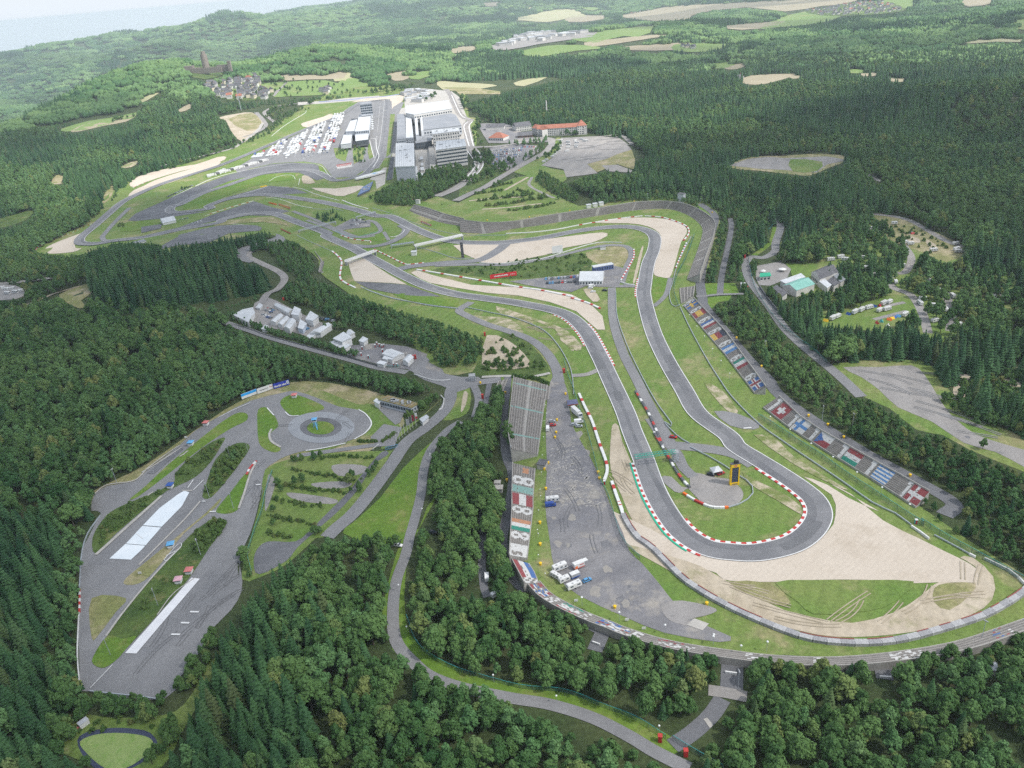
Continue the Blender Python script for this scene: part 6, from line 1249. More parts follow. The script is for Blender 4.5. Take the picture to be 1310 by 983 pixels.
def pole(name, label, s, h, r, m, cat='pole', r2=None, group=None):
    p = P1(s); b = MB(); b.cyl((0, 0, 0), r, h, 10, 0, r2 or r*.8); o = b.build(name, m); o.location = p; return tag(o, label, cat, group)
def pxh(s, n):
    p = P1(s); d = p-Vector((0, 0, CAM_H)); return n*(d.dot(cF))/FPX/max(.3, math.cos(math.atan2(-d.z, math.hypot(d.x, d.y)))) 
pole('chimney', 'tall white chimney behind the hotel roof', 'Q 594,245', pxh('Q 594,245', 21), 1.3, m_render, 'chimney')
# driving centre building and kiosks
t_ = roofed('training_building', 'flat roofed training building with brown planted roof', 'building', 'R 905,662 1105,712 1152,685 965,636', 5, m_facade, m_mossroof, wins=[(0, 1.2, 4, 1, 12, .75, .7), (1, 1.2, 4, 1, 3, .5, .5)], thick=.4)
roofed('garage_wing', 'white garage wing left of the training building', 'building', 'R 878,672 912,690 925,668 895,655', 4, m_white, m_roofw)
roofed('gate_cabin', 'white cabin with open counter by the flagpoles', 'cabin', 'R 1152,778 1172,800 1212,765 1195,752', 3, m_white, m_facade, wins=[(0, 1, 2.6, 1, 3, .6, .6)])
def kiosk(label, s, mr, h=3.2, w=3.0):
    p = P1(s); t = thing('watch_cabin', label, 'cabin', p, random.uniform(-.2, .2), 'watch cabins of the driving centre'); b = MB(); b.box((0, 0, .4), (w*.8, w*.8, .8)); b.box((0, 0, 1.3), (w*.95, w*.95, 1.0)); b.build('cabin', m_white, t); g = MB(); g.box((0, 0, 2.2), (w*.88, w*.88, .8)); g.build('glazing', m_glass, t); r_ = MB(); r_.hip((0, 0, 2.6), (w, w), .7, 0, 0, .35); r_.build('roof', mr, t)
m_salmon = paint('salmon', (.55, .18, .17))
for lb, s, m in (('red roofed watch cabin on the triangular lawn', 'W 886,100', m_salmon), ('red roofed watch cabin at the forest edge', 'W 497,222', m_salmon), ('blue and white watch cabin at the end of the dark slab', 'W 430,310', m_lblue), ('blue roofed watch cabin on the shrub bed', 'W 340,498', m_blue), ('blue roofed watch cabin beside the wet slabs', 'W 343,760', m_lblue), ('red roofed watch cabin near the long white slab', 'W 424,875', m_salmon), ('pale pink roofed watch cabin at the top of the long slab', 'G 683,285', paint('pink', (.6, .35, .4)))): kiosk(lb, s, m)
def skid_tower():
    p = P1('W 980,232'); t = thing('skidpad_tower', 'blue and white observation tower on the round lawn', 'tower', p); b = MB()
    for dx, dy in ((-1, -1), (1, -1), (1, 1), (-1, 1)): b.bar((dx*1.1, dy*1.1, 0), (dx*.8, dy*.8, 4.6), .12)
    b.build('legs', m_lblue, t); c = MB(); c.box((0, 0, 5.4), (2.4, 2.4, 1.7)); c.build('cabin', m_white, t); g = MB(); g.box((0, 0, 5.6), (2.46, 2.46, .8)); g.build('glazing', m_glass, t); r_ = MB(); r_.hip((0, 0, 6.25), (2.6, 2.6), .6); r_.build('roof', m_lblue, t); s_ = MB(); s_.bar((.4, -1.2, 4.6), (1.6, -3.6, 0), .25); s_.build('stair', m_lblue, t)
skid_tower()
def billboard(label, a, b, h, z0, m_face, text=None, name='billboard', group=None):
    A, B_ = flat(*px(a)[0]), flat(*px(b)[0]); d = B_-A; L_ = d.length; e = math.atan2(d.y, d.x); t = thing(name, label, 'billboard', (A+B_)/2, e, group); m = MB(); m.box((0, 0, z0+h/2), (L_, .25, h)); m.build('panel', m_face, t)
    p = MB()
    for i in range(4): p.box((-L_/2+L_*(i+.5)/4, .3, (z0+h)/2), (.2, .2, z0+h))
    p.build('posts', m_dgrey, t)
    for (nm, x0, x1, y0, y1, mm_) in (text or []):
        q = MB(); q.box(((x0+x1)/2*L_-L_/2, -.15, z0+(y0+y1)/2*h), ((x1-x0)*L_, .06, (y1-y0)*h)); q.build(nm, mm_, t)
    return t, L_
def letters(x0, x1, y0, y1, n, m):
    r_ = random.Random(n*7+3); out = []; w_ = (x1-x0)/n
    for i in range(n):
        out.append(('lettering', x0+w_*i+w_*.12, x0+w_*(i+1)-w_*.12, y0, y1-(y1-y0)*r_.choice((0, 0, .3)), m))
    return out
billboard('white and light blue billboard at the forest edge', 'R 93,665', 'R 184,630', 3.6, .6, m_white, [('blue_band', 0, 1, .52, 1.0, mat('sky_blue', (.03, .35, .78)))])
billboard('white billboard with a line of small dark letters', 'R 187,632', 'R 280,600', 3.6, .6, m_white, letters(.15, .72, .42, .6, 12, m_dgrey)+letters(.78, .95, .5, .7, 3, m_salmon))
billboard('dark blue billboard with white lettering and a round emblem', 'R 284,602', 'R 378,575', 3.6, .6, mat('royal_blue', (.03, .05, .40)), letters(.05, .48, .2, .55, 7, m_white)+letters(.52, .8, .2, .55, 5, m_white)+[('round_emblem', .83, .97, .25, .9, m_white), ('emblem_mark', .88, .92, .4, .8, m_lblue)])
billboard('red banner with white lettering on the scrubby bank', 'T 220,386', 'T 331,370', 3.8, .4, mat('banner_red', (.62, .03, .04)), letters(.15, .68, .35, .68, 14, m_white)+letters(.74, .95, .35, .7, 3, paint('pale_red', (.65, .3, .3))))
billboard('red and white billboard inside the first bend', 'P 728,700', 'P 856,680', 6, .4, m_white, [('red_band', 0, 1, .82, 1, m_red)]+letters(.04, .96, .5, .72, 10, m_salmon))
billboard('red and yellow banner on the grass above the lower runoff', 'c 665,385', 'c 742,412', 3, .2, m_salmon, letters(.1, .9, .3, .7, 6, m_yellow)); billboard('yellow banner at the end of the runoff', 'c 540,266', 'c 585,258', 2, .2, m_yellow); billboard('red banner at the corner of the bend stand', 'S 742,212', 'S 805,236', 2.4, .2, m_salmon, letters(.1, .9, .3, .7, 7, m_white)); billboard('red board below the lower straight', 'c 680,550', 'c 745,580', 2, .2, m_red); billboard('red and yellow boards at the runoff corner', 'c 598,372', 'c 650,385', 2.4, .2, m_orange)
t_, L_ = billboard('large white sign board above the gravel trap', 'T 480,283', 'T 524,276', 7, 1.2, m_white)
# ------------------------------------------------------------------ towers, bridges, gantries
def screen_tower():
    p = P1('U 744,374'); t = thing('screen_tower', 'tall yellow framed tower with dark louvred panel on the hairpin pad', 'tower', p, R(4)); W2, H = 4.6, 12.5
    b = MB(); b.box((-W2/2+.3, 0, H/2), (.6, 1.6, H)); b.box((W2/2-.3, 0, H/2), (.6, 1.6, H)); b.build('side_frame', m_yellow, t); c = MB(); c.box((0, 0, H-.9), (W2, 1.7, 1.8)); c.build('top_band', m_yellow, t); d = MB(); d.box((0, 0, .8), (W2+.2, 1.9, 1.6)); d.build('base', m_yellow, t); q = MB(); q.box((0, 0, H/2), (W2-1.3, 1.2, H-3.4)); q.build('panel', paint('navy', (.035, .05, .10)), t)
    for i in range(9):
        k = MB(); k.box((0, -.66, 2.2+i*.98), (W2-1.4, .14, .2)); k.build('louvre', m_dgrey, t)
    r_ = MB(); r_.box((0, 0, H+.12), (W2+.2, 1.9, .24)); r_.build('roof', m_dgrey, t); s_ = MB(); s_.box((.5, 0, H+.9), (2.2, 1.2, 1.3)); s_.cyl((-.6, 0, H), .1, 3, 6); s_.build('roof_unit', m_black, t)
    k = MB(); k.box((0, -.97, .85), (W2*.6, .06, .5)); k.build('lettering', m_dgrey, t); k = MB(); k.box((0, -.9, H-.8), (1.4, .06, .8)); k.build('emblem', m_salmon, t)
screen_tower()
def black_tower():
    p = P1('S 993,425'); h = pxh('S 993,425', 20); t = thing('display_tower', 'slim black display tower at the S bend', 'tower', p, R(8)); b = MB(); b.box((0, 0, h/2), (2.6, 1.4, h)); b.build('casing', m_black, t)
    for i in range(8): k = MB(); k.box((0, -.74, h*(i+.7)/8.6), (2.2, .08, h*.08)); k.build('display_panel', m_dgrey, t)
    c = MB(); c.box((0, 0, .2), (3.2, 2.2, .4)); c.build('base', m_grey, t)
black_tower()
def bridge(name, label, a, b, z=5.2, w=3.0, h=1.3, m=None, ends=None, cat='footbridge', truss=False):
    A, B_ = gp(*px(a)[0], z), gp(*px(b)[0], z); A.z = B_.z = 0; d = B_-A; L_ = d.length; t = thing(name, label, cat, (A+B_)/2, math.atan2(d.y, d.x), 'bridges over the track')
    k = MB()
    if truss:
        for zz in (z, z+h):
            for y in (-w/2, w/2): k.box((0, y, zz), (L_, .22, .22))
        n = int(L_/1.6)
        for i in range(n):
            x = -L_/2+L_*i/n; x2 = x+L_/n
            for y in (-w/2, w/2): k.bar((x, y, z), (x2, y, z+h) if i % 2 else (x, y, z+h), .08)
            k.bar((x, -w/2, z+h), (x2, w/2, z+h), .08)
        k.build('truss', m or m_white, t)
    else:
        k.box((0, 0, z), (L_, w, .35)); k.build('deck', m or m_white, t)
        for y in (-w/2, w/2): r_ = MB(); r_.box((0, y, z+.18+h/2), (L_, .14, h)); r_.build('parapet', m or m_white, t)
    for x in (-L_/2+.6, L_/2-.6): q = MB(); q.box((x, 0, z/2), (1.0, w*.8, z)); q.build('pier', m_grey, t)
    for i, mm_ in enumerate(ends or []):
        n = len(ends); 
        if mm_: q = MB(); q.box((-L_/2+L_*(i+.5)/n, -w/2-.1, z+h/2+.1), (L_/n*.98, .1, h+.5)); q.build('banner', mm_, t)
bridge('footbridge', 'long white footbridge over the upper straight', 'S 706,352', 'S 992,288', 5.5, 3.2, 1.5); bridge('footbridge', 'white footbridge over the lower straight', 'S 290,446', 'S 470,382', 5.5, 3.4, 1.5, ends=[m_white]*5); bridge('footbridge', 'thin grey gantry over the lower straight', 'S 8,262', 'S 232,206', 5.5, 2, .8, m_steel, truss=True); bridge('footbridge', 'thin grey gantry over the upper straight', 'S 352,180', 'S 470,146', 5.5, 2, .8, m_steel, truss=True); bridge('footbridge', 'light grey ramp bridge up to the white footbridge', 'S 560,350', 'S 700,330', 4, 2.4, .8, m_steel)
bridge('start_gantry', 'start gantry with blue and red ends over the main straight', 'd 882,352', 'd 1290,302', 9, 4, 2.2, m_white, ends=[m_lblue, m_blue, m_red]+[m_white]*6+[m_lblue, m_blue, m_red], cat='gantry'); bridge('timing_gantry', 'green lattice gantry over the hairpin approach', 'U 150,214', 'U 395,182', 6, 2.2, 1.2, mat('gantry_green', (.07, .36, .28)), cat='gantry', truss=True)
def lattice(label, s, h, w):
    p = P1(s); t = thing('scaffold', label, 'scaffold', p); b = MB(); n = 5
    for dx, dy in ((-1, -1), (1, -1), (1, 1), (-1, 1)): b.box((dx*w/2, dy*w/2, h/2), (.16, .16, h))
    for i in range(n):
        z0, z1 = h*i/n, h*(i+1)/n
        for (ax, ay), (bx, by) in (((-1, -1), (1, -1)), ((1, -1), (1, 1)), ((1, 1), (-1, 1)), ((-1, 1), (-1, -1))): b.bar((ax*w/2, ay*w/2, z0), (bx*w/2, by*w/2, z1), .06); b.box(((ax+bx)/2*w/2, (ay+by)/2*w/2, z1), (abs(ax-bx)*w/2+.1, abs(ay-by)*w/2+.1, .1))
    b.build('frame', m_steel, t); c = MB(); c.box((0, 0, h+.1), (w+.2, w+.2, .2)); c.build('platform', m_grey, t)
lattice('grey lattice support at the right end of the green gantry', 'U 392,235', 6, 3); lattice('grey lattice cabin at the yard gate', 'X 612,165', 4, 4)
def banner_bridge():
    z = 7; A, B_ = gp(*px('P 882,785')[0], z), gp(*px('P 1128,720')[0], z); A.z = B_.z = 0; d = B_-A; L_ = d.length; t = thing('banner_bridge', 'white bow shaped banner bridge across the first bend', 'bridge', (A+B_)/2, math.atan2(d.y, d.x)); n = 16; V = []
    for i in range(n+1):
        f = i/n; x = -L_/2+L_*f; w_ = .6+5.2*math.sin(math.pi*min(1, .06+f*.8))**.7; V += [(x, -w_, z-.3), (x, w_, z-.3), (x, w_, z+1.6), (x, -w_, z+1.6)]
    F = []
    for i in range(n): a = 4*i; F += [(a+k, a+(k+1) % 4, a+4+(k+1) % 4, a+4+k) for k in range(4)]
    k = 4*n; F += [(3, 2, 1, 0), (k, k+1, k+2, k+3)]; mobj('bow', V, F, m_white, parent=t)
    q = MB()
    for j, (x, y, a, b) in enumerate(((.10, .3, 3.5, 2.2), (.14, -1.6, 4, 2), (.18, 1, 2.5, 3), (.20, -2.6, 3, 1.5))): q.box((L_*x, y, z+1.66), (a, b, .1), .3*j)
    q.build('blue_emblem', m_lblue, t); p_ = MB(); p_.box((-L_/2+2, 0, z/2), (1.6, 1.2, z)); p_.box((L_/2-2, 0, z/2), (1.6, 2, z)); p_.build('pier', m_grey, t)
banner_bridge()
roofed('fan_terrace', 'dark blue seated terrace under the banner bridge', 'terrace', 'P 900,915 1000,870 1030,800 940,850', 3, m_dgrey, p_blue)
# tents and halls in the infield
front_house('marquee', 'white marquee beside the hill car rows', 'marquee', 'T 594,411', 'T 690,410', 20, 4, 5, m_white, m_roofw, 1, 8); front_house('marquee', 'white marquee at the far left runoff', 'marquee', 'b 890,418', 'b 975,400', 16, 4, 4, m_white, m_roofw); front_house('lorry_workshop', 'long blue and white trailer building above the marquee', 'container', 'T 655,357', 'T 737,343', 5, 4.5, 0, mat('cab_blue', (.10, .14, .30)), m_roofw, 1, 8); front_house('container', 'long white container building below the runoff', 'container', 'b 686,562', 'b 776,540', 8, 4, 0, m_white, m_roofg, 1, 6); front_house('ticket_box', 'small white box hut at the side lane', 'hut', 'V 27,388', 'V 47,388', 3.5, 3.5, 0, m_white, m_roofw); front_house('camera_hut', 'white hut on the lawn below the footbridge', 'hut', 'S 686,412', 'S 716,410', 4, 4, 0, m_white, m_roofw); front_house('marshal_hut', 'white hut at the gravel trap end', 'hut', 'T 682,264', 'T 704,262', 3, 3, 0, m_white, m_roofg); front_house('block_house', 'grey pump house at the edge of the worn lot', 'hut', 'M 550,250', 'M 630,262', 5, 3, 0, m_pale, m_slate); front_house('toilet_block', 'white stepped block on the little lawn', 'hut', 'M 78,502', 'M 186,502', 3.4, 2.4, 0, m_render, m_pale); front_house('toilet_block', 'upper white block on the little lawn', 'hut', 'M 108,450', 'M 165,450', 2.4, 3, 0, m_render, m_pale)
front_house('small_shed', 'pale shed in the woods at the bottom right', 'hut', 'a 1168,682', 'a 1198,686', 4, 3, 1, m_render, m_facade); front_house('sign_hut', 'white sign hut above the bend stand corner', 'hut', 'S 712,102', 'S 734,102', 3, 5, 0, m_white, m_pale); front_house('spotter_cabin', 'grey cabin on the rim of the bend stand', 'hut', 'T 1004,63', 'T 1028,66', 5, 9.5, 0, m_facade, m_slate)
for i, x in enumerate((900, 948, 995)): front_house('food_van', ('left', 'middle', 'right')[i]+' white box van behind the bend stand', 'van', 'Q %d,%d' % (x, 938-i*9), 'Q %d,%d' % (x+32, 934-i*9), 4, 4, 0, m_white, m_roofw, group='box vans behind the bend stand')
# campsite buildings
roofed('camp_house', 'long white campsite house with grey roof', 'house', 'V 345,312 385,345 470,310 420,280', 7, m_render, m_slate, pitch=3, wins=[(0, 1, 5, 1, 5, .5, .5)]); roofed('camp_annex', 'white flat annex of the campsite house', 'house', 'V 375,350 420,385 440,370 400,338', 5, m_render, m_roofw); roofed('camp_annex', 'second pale annex right of the campsite house', 'house', 'V 440,325 480,358 502,345 462,312', 5, m_render, m_roofg); roofed('camp_annex', 'grey roofed annex between the campsite wings', 'house', 'V 420,350 450,375 475,360 440,335', 5.5, m_render, m_slate); roofed('green_hall', 'campsite hall with pale green metal roof', 'hall', 'V 215,372 280,395 365,365 300,338', 6, m_render, m_greenroof, pitch=2.5); roofed('green_hall_wing', 'white wing along the green roofed hall', 'hall', 'V 205,352 230,365 320,335 300,318', 5, m_render, m_roofw); roofed('camp_gatehouse', 'white and black low block below the green hall', 'house', 'V 170,382 215,425 240,405 190,372', 5, m_render, m_slate, wins=[(0, 1, 4, 1, 4, .6, .5)]); roofed('camp_shop', 'small shop with bright green roof', 'shop', 'V 112,335 165,330 160,315 115,318', 4, m_render, mat('shop_green', (.04, .40, .24)), wins=[(0, .5, 3, 1, 3, .6, .6)])
for i, s in enumerate(('V 215,310', 'V 128,318')):
    p = P1(s); t = thing('parasol', ('large white parasol on the campsite lot', 'small white parasol behind the green shop')[i], 'parasol', p); b = MB(); b.cyl((0, 0, 2.2), 3.2-i, 1.1, 12, 0, .1); b.build('canopy', m_white, t); b = MB(); b.cyl((0, 0, 0), .08, 2.4, 6); b.build('pole', m_grey, t)
wall('dark retaining wall beside the campsite road', 'V 112,385 150,440 190,490', m_dgrey, h=2.2)
# works yard sheds
WY = ['R 35,150 130,195 170,140 155,105', 'R 282,92 370,140 395,120 305,82', 'R 385,150 430,158 445,120 405,102', 'R 470,180 515,190 550,160 500,130', 'R 255,192 290,195 340,155 310,145', 'R 300,205 330,212 375,170 350,158', 'R 340,225 375,235 415,185 375,172', 'R 425,232 455,240 480,205 440,180', 'R 495,262 560,260 630,212 590,205', 'R 635,298 690,318 750,290 700,258', 'R 615,320 660,345 700,325 650,308', 'R 660,350 710,358 745,335 700,325', 'R 205,238 235,242 252,222 230,212', 'R 715,262 735,280 770,262 742,240', 'R 790,312 820,322 848,300 815,285', 'R 928,385 1000,410 1065,385 985,355', 'R 930,418 960,425 985,405 950,395', 'R 960,420 990,425 1010,410 985,400', 'R 1050,425 1085,440 1120,405 1085,390', 'R 895,445 940,455 960,440 920,428', 'R 172,110 200,115 218,95 195,82', 'R 472,290 500,298 560,255 530,240']
WL = ['white long shed at the left end of the works yard', 'long white shed at the top of the works yard', 'tall white shed beside the blue door', 'big white cube shed in the works yard', 'white trailer left of the trailer row', 'white trailer second in the row', 'tall white trailer third in the row', 'white and blue trailer at the right of the row', 'long white office container with small windows', 'two storey white container office', 'low white tent left of the container office', 'low white tent before the container office', 'small white tent at the hedge', 'grey shed behind the container office', 'small grey shed at the hedge corner', 'wide white tent among the portable toilets', 'white tent edged in blue at the toilet yard', 'little white tent at the toilet yard', 'white tent next to the red bins', 'long white tent at the yard fence', 'white tent by the yard entrance', 'low white lean to along the yard hedge']
WH_ = [5, 4, 6, 6, 4, 4, 5, 4.5, 5, 6.5, 3.5, 3.5, 3, 4, 3.5, 4, 3, 3, 4, 3, 3.5, 3]
for q, lb, h in zip(WY, WL, WH_): roofed('yard_shed', lb, 'shed', q, h, m_white if h != 4.5 else mat('pale_blue', (.5, .56, .66)), m_roofw, 'sheds and tents of the works yard', pitch=.8 if h in (5, 4) else None, wins=[(0, 1, h-.5, 2 if h > 6 else 1, 7, .4, .4)] if lb.startswith(('long white office', 'two')) else None)
# ------------------------------------------------------------------ castle and villages
def castle():
    p = gp(*px('o 262,95')[0]); z = htf(p.x, p.y); t = thing('castle_ruin', 'brown stone castle ruin with round tower on the wooded hilltop', 'castle', (p.x, p.y, z+2), R(-10)); k = 1.3
    b = MB(); b.cyl((6*k, 0, 0), 6.5*k, 42, 14, 0, 6*k); b.build('round_tower', m_stone, t); c = MB(); c.cyl((6*k, 0, 42), 4*k, 7, 12); c.build('turret', m_stone, t)
    w_ = MB(); w_.box((-28*k, 0, 9), (18*k, 10, 20)); w_.box((-12*k, -4, 7), (18*k, 4, 14)); w_.build('palace', m_stone, t); w_ = MB(); w_.box((0, -8, 6), (78*k, 3, 12)); w_.box((38*k, 4, 8), (24*k, 4, 16)); w_.box((53*k, 0, 12), (6*k, 6, 24)); w_.build('curtain_wall', m_stone, t)
    for i in range(22): q = MB(); q.box((-38*k+i*3.6*k, -8, 12.7), (1.8*k, 3, 1.5)); q.build('merlon', m_stone, t)
castle()
house_meshes = []
def house_proto(k):
    r_ = random.Random(k); w_, d, h, p = r_.uniform(9, 14), r_.uniform(8, 10), r_.uniform(4.5, 6.5), r_.uniform(3.5, 5)
    b = MB(); b.box((0, 0, h/2-1), (w_, d, h+2)); r = MB(); r.gable((0, 0, h), (w_, d), p); g = MB(); g.add([(-w_/2, -d/2, h), (-w_/2, d/2, h), (-w_/2, 0, h+p)], [(0, 1, 2)]); g.add([(w_/2, -d/2, h), (w_/2, d/2, h), (w_/2, 0, h+p)], [(0, 2, 1)])
    b.v += []; mw = m_render if k % 4 else mat('render_cream', (.60, .54, .42)); mr = (m_slate, m_tile, m_slate, m_slate, m_slate, m_slate, m_slate, m_slate)[k]
    def me(nm, M_, m): q = bpy.data.meshes.new(nm); q.from_pydata(M_.v, [], M_.f); q.materials.append(m); return q
    w2 = MB(); 
    for sx in (-1, 1):
        for i in range(3): w2.box((-w_/2+w_*(i+.5)/3, sx*(d/2+.03), h*.55), (1.3, .1, 1.5))
    return me('walls', b, mw), me('roof', r, mr), me('windows', w2, m_glass)
HP = [house_proto(k) for k in range(8)]
def hall_proto(k):
    b = MB(); b.box((0, 0, 2.2), (18+6*k, 11, 6.4)); r = MB(); r.box((0, 0, 5.6), (18.6+6*k, 11.6, .4)); out = []
    for nm, M_, m in (('walls', b, m_render), ('roof', r, (m_roofw, m_roofg)[k])): q = bpy.data.meshes.new(nm); q.from_pydata(M_.v, [], M_.f); q.materials.append(m); out.append(q)
    return out
_c = MB(); _c.box((0, 0, 0), (.8, .8, 3.2)); CHIM = bpy.data.meshes.new('chimney'); CHIM.from_pydata(_c.v, [], _c.f); CHIM.materials.append(m_tile)
FH = [hall_proto(0), hall_proto(1)]
def village(poly, n, phrase, big=1.0, flatr=False, minu=2):
    Q = [gp(u, v) for u, v in px(poly)]; tr = tri_poly(Q); ar = [((Q[b]-Q[a]).cross(Q[c]-Q[a])).length for a, b, c in tr]; placed = []; tries = 0
    while len(placed) < n and tries < n*40:
        tries += 1; a, b, c = random.choices(tr, ar)[0]; u, v = random.random(), random.random()
        if u+v > 1: u, v = 1-u, 1-v
        p = Q[a]+(Q[b]-Q[a])*u+(Q[c]-Q[a])*v
        if any((p-q).length < 15*big for q in placed): continue
        placed.append(p); k = random.randrange(8); z = tz(p.x, p.y)+1.0
        t = thing('village_house', ('white' if k % 4 else 'cream')+' gabled house with '+('red tiled' if k == 1 else 'dark slate')+' roof in '+phrase, 'house', (p.x, p.y, z), random.choice((0, 1.57))+random.uniform(-.5, .5), 'houses in '+phrase); t.scale = (big, big, big)
        if flatr:
            t['label'] = 'white or grey flat roofed hall in '+phrase; t['category'] = 'hall'; t.name = 'industrial_hall'
            for nm, me in zip(('walls', 'roof'), FH[k % 2]): o = bpy.data.objects.new(nm, me); link(o); o.parent = t
            continue
        for nm, me in zip(('walls', 'roof', 'windows'), HP[k]):
            o = bpy.data.objects.new(nm, me); link(o); o.parent = t
            if nm == 'roof': c_ = bpy.data.objects.new('chimney', CHIM); link(c_); c_.parent = o; c_.location = (1.5, .9, 8.6)
village('Y 530,225 640,215 740,198 770,210 740,240 820,255 780,285 640,290 580,270 540,240', 52, 'the village below the castle', 1.15); village('Y 1020,255 1060,240 1035,275', 5, 'the hamlet by the meadow'); village('B 570,180 640,150 720,128 880,125 980,128 900,150 760,170 640,192', 60, 'the trading estate beyond the woods', 1.7, True)
village('C 470,45 560,35 640,15 760,8 830,25 850,45 700,60 540,60', 110, 'the far village on the plain', .95); village('B 1060,45 1180,30 1190,40 1090,60', 14, 'the hamlet at the skyline fields'); village('C 0,180 40,178 60,190', 5, 'the farm left of the green field'); village('C 195,302 235,298 230,312', 3, 'the forest farm')
village('O 300,70 470,60 560,70 640,110 560,150 420,190 310,200', 16, 'the old service area behind the straight', 1.0, True)
def mast():
    p = gp(*px('Y 683,332')[0]); t = thing('radio_mast', 'thin grey radio mast at the wood edge below the village', 'mast', p); b = MB(); b.cyl((0, 0, 0), .8, 48, 6, 0, .35); b.build('pole', m_steel, t); c = MB(); c.box((0, 0, 46), (2.4, 2.4, 3)); c.build('antenna_head', m_white, t)
mast()
# ------------------------------------------------------------------ vehicles (x = forward)
def mesh_of(nm, b, m):
    q = bpy.data.meshes.new(nm); q.from_pydata(b.v, [], b.f); 
    for k in (m if isinstance(m, list) else [m]): q.materials.append(k)
    q.polygons.foreach_set('material_index', b.m); return q
def prism(b, prof, w, mi=0, w_top=None):
    """side profile (x,z) extruded across y"""
    n = len(prof); zs = [p[1] for p in prof]; z0, z1 = min(zs), max(zs); vs = []
    for s in (-1, 1):
        for x, z in prof:
            ww = w if w_top is None else w+(w_top-w)*(z-z0)/(z1-z0); vs.append((x, s*ww/2, z))
    b.add(vs, [tuple(range(n-1, -1, -1)), tuple(range(n, 2*n))]+[(i, (i+1) % n, n+(i+1) % n, n+i) for i in range(n)], mi)
def wheel_mesh(r, w):
    b = MB(); n = 10
    for s in (-1, 1): b.v += [(r*math.cos(6.2832*i/n), s*w/2, r*math.sin(6.2832*i/n)) for i in range(n)]
    b.f = [(i, (i+1) % n, n+(i+1) % n, n+i) for i in range(n)]+[tuple(range(n-1, -1, -1)), tuple(range(n, 2*n))]; b.m = [0]*len(b.f); return mesh_of('wheel', b, m_black)
WHEEL = wheel_mesh(.33, .22); WHEELB = wheel_mesh(.48, .3)
CARC = {'white': (.72, .72, .72), 'silver': (.40, .42, .44), 'black': (.02, .02, .024), 'blue': (.03, .07, .28), 'red': (.42, .02, .02), 'grey': (.12, .125, .13), 'dark_green': (.02, .09, .05), 'light_blue': (.10, .28, .5)}
CM = {k: mat('car_paint_'+k, v, v, rough=.25, coord='obj') for k, v in CARC.items()}
_cb = MB(); prism(_cb, [(-2.1, .3), (-2.15, .75), (-2.0, .95), (-.3, .98), (.9, .95), (1.95, .78), (2.12, .55), (2.1, .3)], 1.76)
_cc = MB(); prism(_cc, [(-1.95, .93), (-1.55, 1.38), (-.2, 1.47), (.35, 1.40), (1.05, .93)], 1.66, 0, 1.3); _cr = MB(); prism(_cr, [(-1.5, 1.385), (-1.4, 1.45), (-.2, 1.52), (.25, 1.46), (.35, 1.41)], 1.32, 0, 1.2)
CAR_GL = mesh_of('windows', _cc, m_glass); CAR_B = {k: mesh_of('body', _cb, m) for k, m in CM.items()}; CAR_R = {k: mesh_of('roof', _cr, m) for k, m in CM.items()}
def attach(t, nm, me, loc=(0, 0, 0), rz=0):
    o = bpy.data.objects.new(nm, me); link(o); o.parent = t; o.location = loc; o.rotation_euler = (0, 0, rz); return o
def wheels(t, xs, y, me=WHEEL, r=.33):
    for x in xs:
        for s in (-1, 1): attach(t, 'wheel', me, (x, s*y, r))
GZ = .33
def car(label, p, rz, c, group=None, near=False):
    t = thing('car', label, 'car', (p.x, p.y, p.z+GZ), rz, group); attach(t, 'body', CAR_B[c]); attach(t, 'windows', CAR_GL); attach(t, 'roof', CAR_R[c])
    wheels(t, (-1.35, 1.35), .8); return t
m_cwhite = mat('camper_white', (.62, .62, .61), (.55, .55, .54), scale=.6, rough=.35, coord='obj'); m_stripe = mat('camper_stripe', (.30, .34, .40))
def boxy(prof, w, top=None): b = MB(); prism(b, prof, w, 0, top); return b
MH_B = mesh_of('body', boxy([(-3.3, .5), (-3.4, 2.6), (-3.2, 2.85), (2.0, 2.9), (3.0, 2.6), (2.6, 2.0), (3.3, 1.3), (3.45, .5)], 2.25, 2.1), m_cwhite); MH_G = MB(); prism(MH_G, [(2.55, 1.95), (2.62, 2.02), (3.28, 1.34), (3.2, 1.28)], 1.9); MH_G = mesh_of('windscreen', MH_G, m_glass)
_w = MB(); 
for s in (-1, 1): _w.box((-1.9, s*1.11, 1.85), (1.2, .1, .6)); _w.box((.2, s*1.11, 1.85), (1.0, .1, .6)); _w.box((2.2, s*1.11, 1.6), (.8, .12, .55))
MH_W = mesh_of('windows', _w, m_glass); _h = MB(); _h.box((-1.6, 0, 2.95), (.7, .7, .12)); _h.box((.5, .2, 2.95), (.6, .6, .12)); MH_H = mesh_of('roof_hatch', _h, m_grey); _s = MB(); _s.box((0, 1.13, 1.15), (6, .04, .2)); _s.box((0, -1.13, 1.15), (6, .04, .2)); MH_S = mesh_of('stripe', _s, m_stripe)
def motorhome(label, p, rz, group=None, sc=1):
    t = thing('motorhome', label, 'motorhome', (p.x, p.y, p.z+GZ), rz, group); t.scale = (sc, sc, sc); attach(t, 'body', MH_B); attach(t, 'windscreen', MH_G); attach(t, 'windows', MH_W); attach(t, 'roof_hatch', MH_H); attach(t, 'stripe', MH_S); wheels(t, (-1.9, 2.3), .98); return t
CV_B = mesh_of('body', boxy([(-2.6, .55), (-2.75, 1.6), (-2.5, 2.5), (-2.2, 2.65), (2.2, 2.65), (2.5, 2.5), (2.75, 1.5), (2.6, .55)], 2.3, 2.15), m_cwhite); _w = MB()
for s in (-1, 1): _w.box((-1.5, s*1.13, 1.75), (1.1, .1, .6)); _w.box((1.2, s*1.13, 1.75), (1.1, .1, .6))
